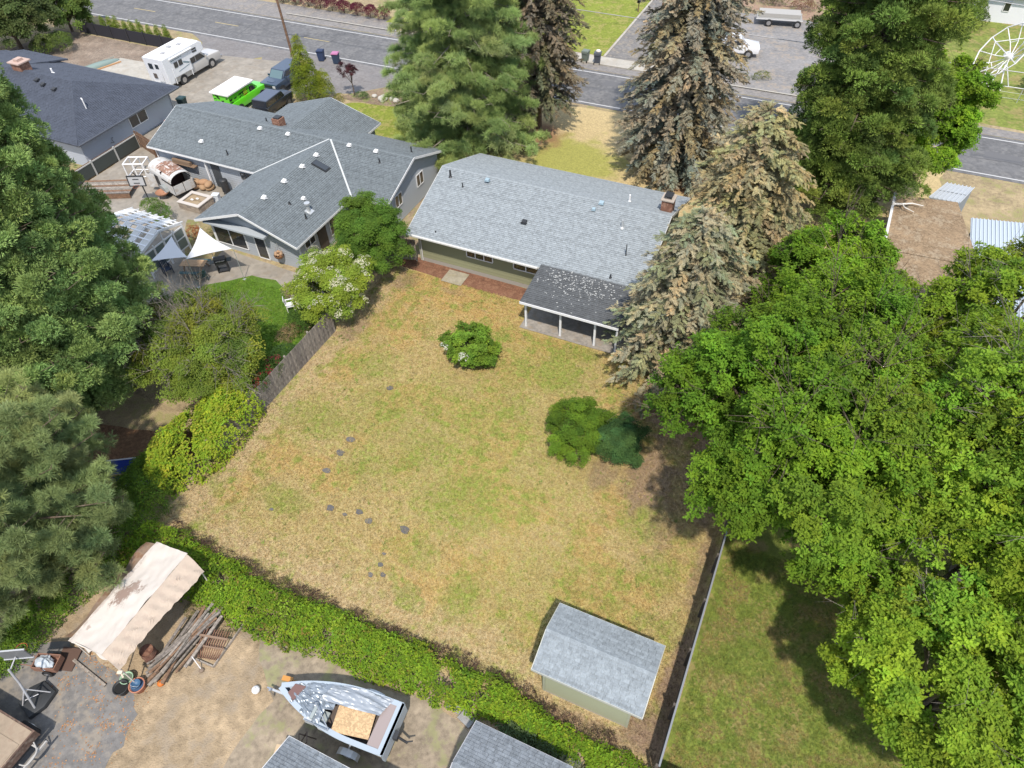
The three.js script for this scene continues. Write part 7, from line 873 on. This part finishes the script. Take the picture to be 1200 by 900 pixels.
  const ob = thing('orange_crate', 'low orange wooden crate beside the barrel smoker', 'crate', [-40.2, 0, -34.8], 0.3); each('crate_wall', [box(0.9, 0.3, 0.04, 0, 0.16, 0.3), box(0.9, 0.3, 0.04, 0, 0.16, -0.3), box(0.04, 0.3, 0.6, 0.45, 0.16, 0), box(0.04, 0.3, 0.6, -0.45, 0.16, 0)], M([0.42, 0.2, 0.09], 0.8), ob); mesh('lid', box(0.9, 0.03, 0.6, 0, 0.3, 0), M([0.45, 0.28, 0.15], 0.8), ob);
  const bx = thing('pale_storage_box', 'pale blue storage box at the planter corner', 'box', [-41.3, 0, -33.9], 0.3); mesh('body', box(0.5, 0.5, 0.4, 0, 0.26, 0), M([0.55, 0.6, 0.66], 0.6), bx); mesh('lid', box(0.54, 0.06, 0.44, 0, 0.54, 0), M([0.62, 0.66, 0.7], 0.6), bx);
  const sh = thing('stone_pile', 'small heap of red bricks beside the slate blue wall', 'bricks', [-53.6, 0, -42.2]); const r3 = rng(135); for (let k = 0; k < 14; k++) mesh('brick', box(0.3, 0.1, 0.15, (r3() - .5) * 0.9, 0.06 + 0.1 * Math.floor(k / 5), (r3() - .5) * 0.7, 0, r3() * 3), M([0.36, 0.16, 0.12], 0.95), sh);
}
// ---------------------------------------------------------------- street things
function wheelieBin(label, x, z, turn, body, lid) { const o = thing('wheelie_bin', label, 'bin', [x, 0, z], turn); const g = new THREE.CylinderGeometry(0.46, 0.36, 0.92, 4, 1); g.rotateY(Math.PI / 4); g.translate(0, 0.52, 0); mesh('body', g.toNonIndexed(), M(body, 0.6), o).geometry.computeVertexNormals(); mesh('lid', [box(0.7, 0.06, 0.74, 0, 1.02, 0.02), box(0.6, 0.05, 0.6, 0, 1.06, 0.02)], M(lid, 0.6), o); mesh('handle', cyl(0.02, 0.02, 0.6, 0, 0.98, -0.42, 8, 0, 0, Math.PI / 2), M(lid, 0.6), o); for (const s of [-1, 1]) mesh('wheel', cyl(0.12, 0.12, 0.06, s * 0.28, 0.12, -0.33, 14, 0, 0, Math.PI / 2), rubber, o); return o; }
wheelieBin('dark blue wheeled bin at the road edge line', -48.7, -58.5, 0.3, [0.03, 0.05, 0.11], [0.025, 0.04, 0.09]);
wheelieBin('dark bin with pink lid at the road edge line', -46.9, -58.5, 0.3, [0.03, 0.05, 0.09], [0.42, 0.16, 0.3]);
wheelieBin('dark grey bin with a pale bag on top of the far pavement', -22.55, -67.9, 3.3, [0.07, 0.08, 0.1], [0.09, 0.1, 0.12]); wheelieBin('grey green bin beside the dark one on the far pavement', -23.8, -67.9, 3.1, [0.14, 0.17, 0.14], [0.16, 0.19, 0.16]); wheelieBin('black green bin against the slate blue house corner', -54.6, -45.0, 0.2, [0.015, 0.04, 0.04], [0.1, 0.18, 0.16]);
{ const p = tag(mesh('white_bag', new THREE.IcosahedronGeometry(0.2, 2).scale(1.2, 0.8, 1), M([0.7, 0.66, 0.62], 0.8)), 'pale bag lying on top of the dark grey bin', 'bag'); p.position.set(-22.5, 1.2, -67.9); }
function utilityPole(label, x, z, h, lean, mat) { const o = thing('utility_pole', label, 'pole', [x, 0, z]); o.rotation.z = lean; mesh('shaft', cyl(0.14, 0.1, h, 0, h / 2, 0, 12), mat, o); mesh('cross_arm', box(2.2, 0.1, 0.1, 0, h - 0.6, 0.12), mat, o); for (const s of [-1, 0.2, 1]) mesh('insulator', cyl(0.04, 0.05, 0.12, s * 0.95, h - 0.48, 0.12, 8), M([0.4, 0.4, 0.42], 0.4), o); return o; }
utilityPole('brown wooden utility pole beside the dark blue vehicle', -52.2, -58.3, 9.5, 0.045, woodBrown[1]); utilityPole('reddish wooden utility pole beside the far asphalt driveway', -18.45, -75.4, 9.5, 0.02, woodBrown[0]);
{ const wireM = M([0.45, 0.45, 0.46], 0.5, { metal: 0.3 }), wire = (label, a, b, sag, r = 0.03) => { const pts = []; for (let k = 0; k <= 8; k++) { const t = k / 8; pts.push(a.clone().lerp(b, t).add(V(0, -sag * 4 * t * (1 - t), 0))); } tag(mesh('overhead_wire', tube(pts, r, 40, 5), wireM), label, 'wire'); };
  wire('overhead wire above the verge by the white dish frame', V(-18.4, 8.9, -75.3), V(60, 8.4, -69.4), 1.0); wire('overhead wire crossing in front of the white walled house', V(-18.4, 8.0, -75.3), V(60, 4.2, -92), 0.6); wire('overhead wire running along the near side of the road', V(-52.2, 8.9, -58.2), V(60, 9.2, -58), 0.8); wire('overhead wire linking the two utility poles across the road', V(-52.2, 9.0, -58.3), V(-18.4, 9.0, -75.3), 0.7); }
{ // dish frame
  const o = thing('dish_frame', 'large white skeletal satellite dish frame in the far yard', 'dish', [12.6, 0, -76.4]), w = M([0.78, 0.78, 0.79], 0.5), C = V(0, 2.7, 0), n = V(-0.7, 0.55, 0.3).normalize(), ux = V(0.8, 0.1, 0.5); ux.addScaledVector(n, -ux.dot(n)).normalize(); const uy = n.clone().cross(ux), at = (a, r) => C.clone().addScaledVector(ux, r * Math.cos(a)).addScaledVector(uy, r * Math.sin(a)).addScaledVector(n, 0.16 * r * r - 0.3);
  for (let k = 0; k < 12; k++) { const a = k / 12 * 6.2832, b = (k + 1) / 12 * 6.2832; mesh('rib', [rod(at(a, 0.15), at(a, 1.3), 0.04), rod(at(a, 1.3), at(a, 2.55), 0.04)], w, o); mesh('rim_bar', rod(at(a, 2.55), at(b, 2.55), 0.055), w, o); if (k % 2) mesh('ring_bar', rod(at(a, 1.4), at(b, 1.4), 0.035), w, o); }
  mesh('hub', rod(C.clone().addScaledVector(n, -0.5), C.clone().addScaledVector(n, 0.2), 0.28, 0.28, 12), w, o); mesh('feed_arm', [rod(C, C.clone().addScaledVector(n, 2.0), 0.06), rod(at(0.5, 2.5), C.clone().addScaledVector(n, 2.0), 0.04), rod(at(2.6, 2.5), C.clone().addScaledVector(n, 2.0), 0.04), rod(at(4.7, 2.5), C.clone().addScaledVector(n, 2.0), 0.04)], w, o);
  for (const [x, z] of [[-0.5, 0.9], [0.5, 1.0], [1.2, -0.3], [-0.9, -0.3]]) mesh('leg', rod(V(x, 0, z), C.clone().add(V(x * 0.15, -0.6, z * 0.15)), 0.06), w, o);
  const f = thing('wire_fence', 'low wire mesh fence with metal posts before the white dish frame', 'fence', [0, 0, 0]); for (let k = 0; k < 6; k++) mesh('post', rod(V(4 + k * 2.6, 0, -73.4), V(4 + k * 2.6, 1.3, -73.4), 0.035), galv, f); for (const y of [0.3, 0.8, 1.25]) mesh('rail', rod(V(4, y, -73.4), V(17.2, y, -73.4), y > 1 ? 0.03 : 0.01), galv, f);
  const mb = thing('mailbox', 'black mailbox on a post at the far driveway edge', 'mailbox', [-22.9, 0, -82.2]); mesh('post', box(0.09, 1.0, 0.09, 0, 0.5, 0), woodBrown[0], mb); mesh('box', [box(0.3, 0.22, 0.55, 0, 1.1, 0), cyl(0.15, 0.15, 0.55, 0, 1.2, 0, 14, Math.PI / 2)], darkMetal, mb);
  const st = thing('white_branch', 'bleached forked branch lying on the needle covered roof edge', 'branch', [5.5, 2.8, -47.6]); mesh('limb', bent([V(-0.2, 0.12, 0), V(0.4, 0.2, -0.1), V(1.0, 0.16, -0.5), V(1.7, 0.14, -0.5)], [0.09, 0.07, 0.05, 0.03], 7), M([0.66, 0.64, 0.6], 0.9), st); mesh('fork', bent([V(0.4, 0.2, -0.1), V(0.6, 0.22, 0.3), V(1.2, 0.14, 0.5)], [0.05, 0.04, 0.02], 6), M([0.66, 0.64, 0.6], 0.9), st);
  const gc = thing('green_canoe', 'grey green upturned canoe beside the navy roof and gravel', 'canoe', [-69.6, 0, -48.6], 1.25), hg = new THREE.SphereGeometry(1, 24, 10, 0, 6.2832, 0, Math.PI / 2); hg.scale(2.6, 0.42, 0.45); mesh('hull', hg, M([0.2, 0.27, 0.25], 0.6), gc); mesh('keel', box(4.4, 0.04, 0.04, 0, 0.42, 0), M([0.26, 0.32, 0.3], 0.6), gc);
  const pk = tag(mesh('orange_plank', box(3.0, 0.1, 0.2), M([0.42, 0.24, 0.12], 0.9)), 'orange brown plank between the canoe and the pale concrete pad', 'plank'); pk.position.set(-68.6, 0.06, -49.2); pk.rotation.y = 1.25;
}
// ---------------------------------------------------------------- grass standing on the lawns
{ // fallen orange brown leaves on the asphalt, in drifts
  const R = rng(151), C = new Crown(), drifts = [[-21.2, -3.3, 0.9], [-19.9, -3.0, 0.6], [-20.6, -2.2, 0.5], [-19.6, -1.6, 0.35], [-19.3, -0.6, 0.5], [-22.4, -3.4, 0.5], [-20.9, -1.0, 0.4], [-18.7, -1.9, 0.4], [-22.3, -2.2, 0.5], [-20.2, 0.3, 0.5]];
  for (let k = 0; k < 600; k++) { const [x, z, q] = drifts[k % drifts.length], a = R() * 6.28, d = q * Math.sqrt(-Math.log(R() + 1e-3)) * (k % 3 ? 0.7 : 2.2); C.add(V(x + Math.cos(a) * d, 0.022, z + Math.sin(a) * d * 0.7), V((R() - .5) * 0.4, 1, (R() - .5) * 0.4), 0.05 + 0.05 * R(), jit(R, [0.34, 0.18, 0.085], 0.35), R() * 6.28); }
  const P = []; blade(P, V(-0.5, 0, 0), V(1, 0, 0), V(0, 1, 0), 1, 0.7); C.build('fallen_leaves', soup(P), M([1, 1, 1], 0.9, { side: THREE.DoubleSide }), scene);
}
{
  const blades = (seed, n, len, w) => { const R = rng(seed), P = []; for (let k = 0; k < n; k++) { const a = R() * 6.2832, b = V(Math.cos(a) * 0.5 * R(), 0, Math.sin(a) * 0.5 * R()), t = b.clone().add(V((R() - .5) * 1.1, len * (0.5 + 0.7 * R()), (R() - .5) * 1.1)), s = V(Math.cos(a * 3), 0, Math.sin(a * 3)).multiplyScalar(w / 2); pushTri(P, b.clone().add(s), b.clone().sub(s), t); } return soup(P); };
  const tuft = blades(141, 9, 0.6, 0.16), GM = M([1, 1, 1], 0.9, { side: THREE.DoubleSide });
  const field = (name, n, seed, area, colAt, size) => { const R = rng(seed), C = new Crown(); let k = 0, guard = 0; while (k < n && guard++ < n * 4) { const [x, z] = area(R); const c = colAt(x, z, R); if (!c) continue; C.add(V(x, 0.008, z), V(0.2 * (R() - .5), 1, 0.2 * (R() - .5)), size * (0.6 + 0.8 * R()), c, R() * 6.28); k++; } const m = C.build(name, tuft, GM, scene); return m; };
  field('dry_grass', 130000, 142, R => [LX0 + 0.2 + (LX1 - LX0 - 0.4) * R(), LZ0 + 0.9 + (LZ1 - LZ0 - 1.4) * R()], (x, z, R) => { if (x > -13.9 && x < -7 && z < -29.6) return null; if (x > -4 && x < -0.4 && z > -12.6 && z < -10) return null; const c = lawnAt(x, z); if (c[0] < 0.27 && c[1] < 0.19 && R() < 0.7) return null; return jit(R, c.map(q => q * 1.15), 0.2); }, 0.1);
  field('lawn_weeds', 700, 145, R => [LX0 + 0.6 + (LX1 - LX0 - 1.2) * R(), LZ0 + 1.5 + (LZ1 - LZ0 - 3) * R()], (x, z, R) => { if (x > -14 && x < -7 && z < -29.4) return null; if (x > -4.6 && x < 0.2 && z > -13.2 && z < -9.6) return null; const n = fbm(x * 0.8 + 3, z * 0.8, 3); if (n < 0.5) return null; return jit(R, R() < 0.75 ? [0.19, 0.27, 0.045] : [0.45, 0.35, 0.17], 0.25); }, 0.2);
  field('lawn_grass', 34000, 143, R => [1.4 + 11 * R(), -20 + 13 * R()], (x, z, R) => { const n = fbm(x * 0.9, z * 0.9, 3), f = fbm(x * 3, z * 3 + 5, 2); return jit(R, mix3([0.21, 0.27, 0.045], [0.34, 0.28, 0.1], sstep(0.42, 0.66, 0.6 * n + 0.4 * f)), 0.3); }, 0.13);
  field('lawn_grass', 16000, 144, R => [-36 + 11 * R(), -27.6 + 9.6 * R()], (x, z, R) => { if (z < -27.4 + Math.max(0, -32.5 - x) * 0.9 || z < -27 + Math.max(0, x + 29) * 0.5 || x > -25) return null; return jit(R, [0.13, 0.25, 0.018], 0.3); }, 0.12);
}
scene.traverse(o => { if (o.isMesh) { o.castShadow = true; o.receiveShadow = true; } });
renderer.render(scene, camera);
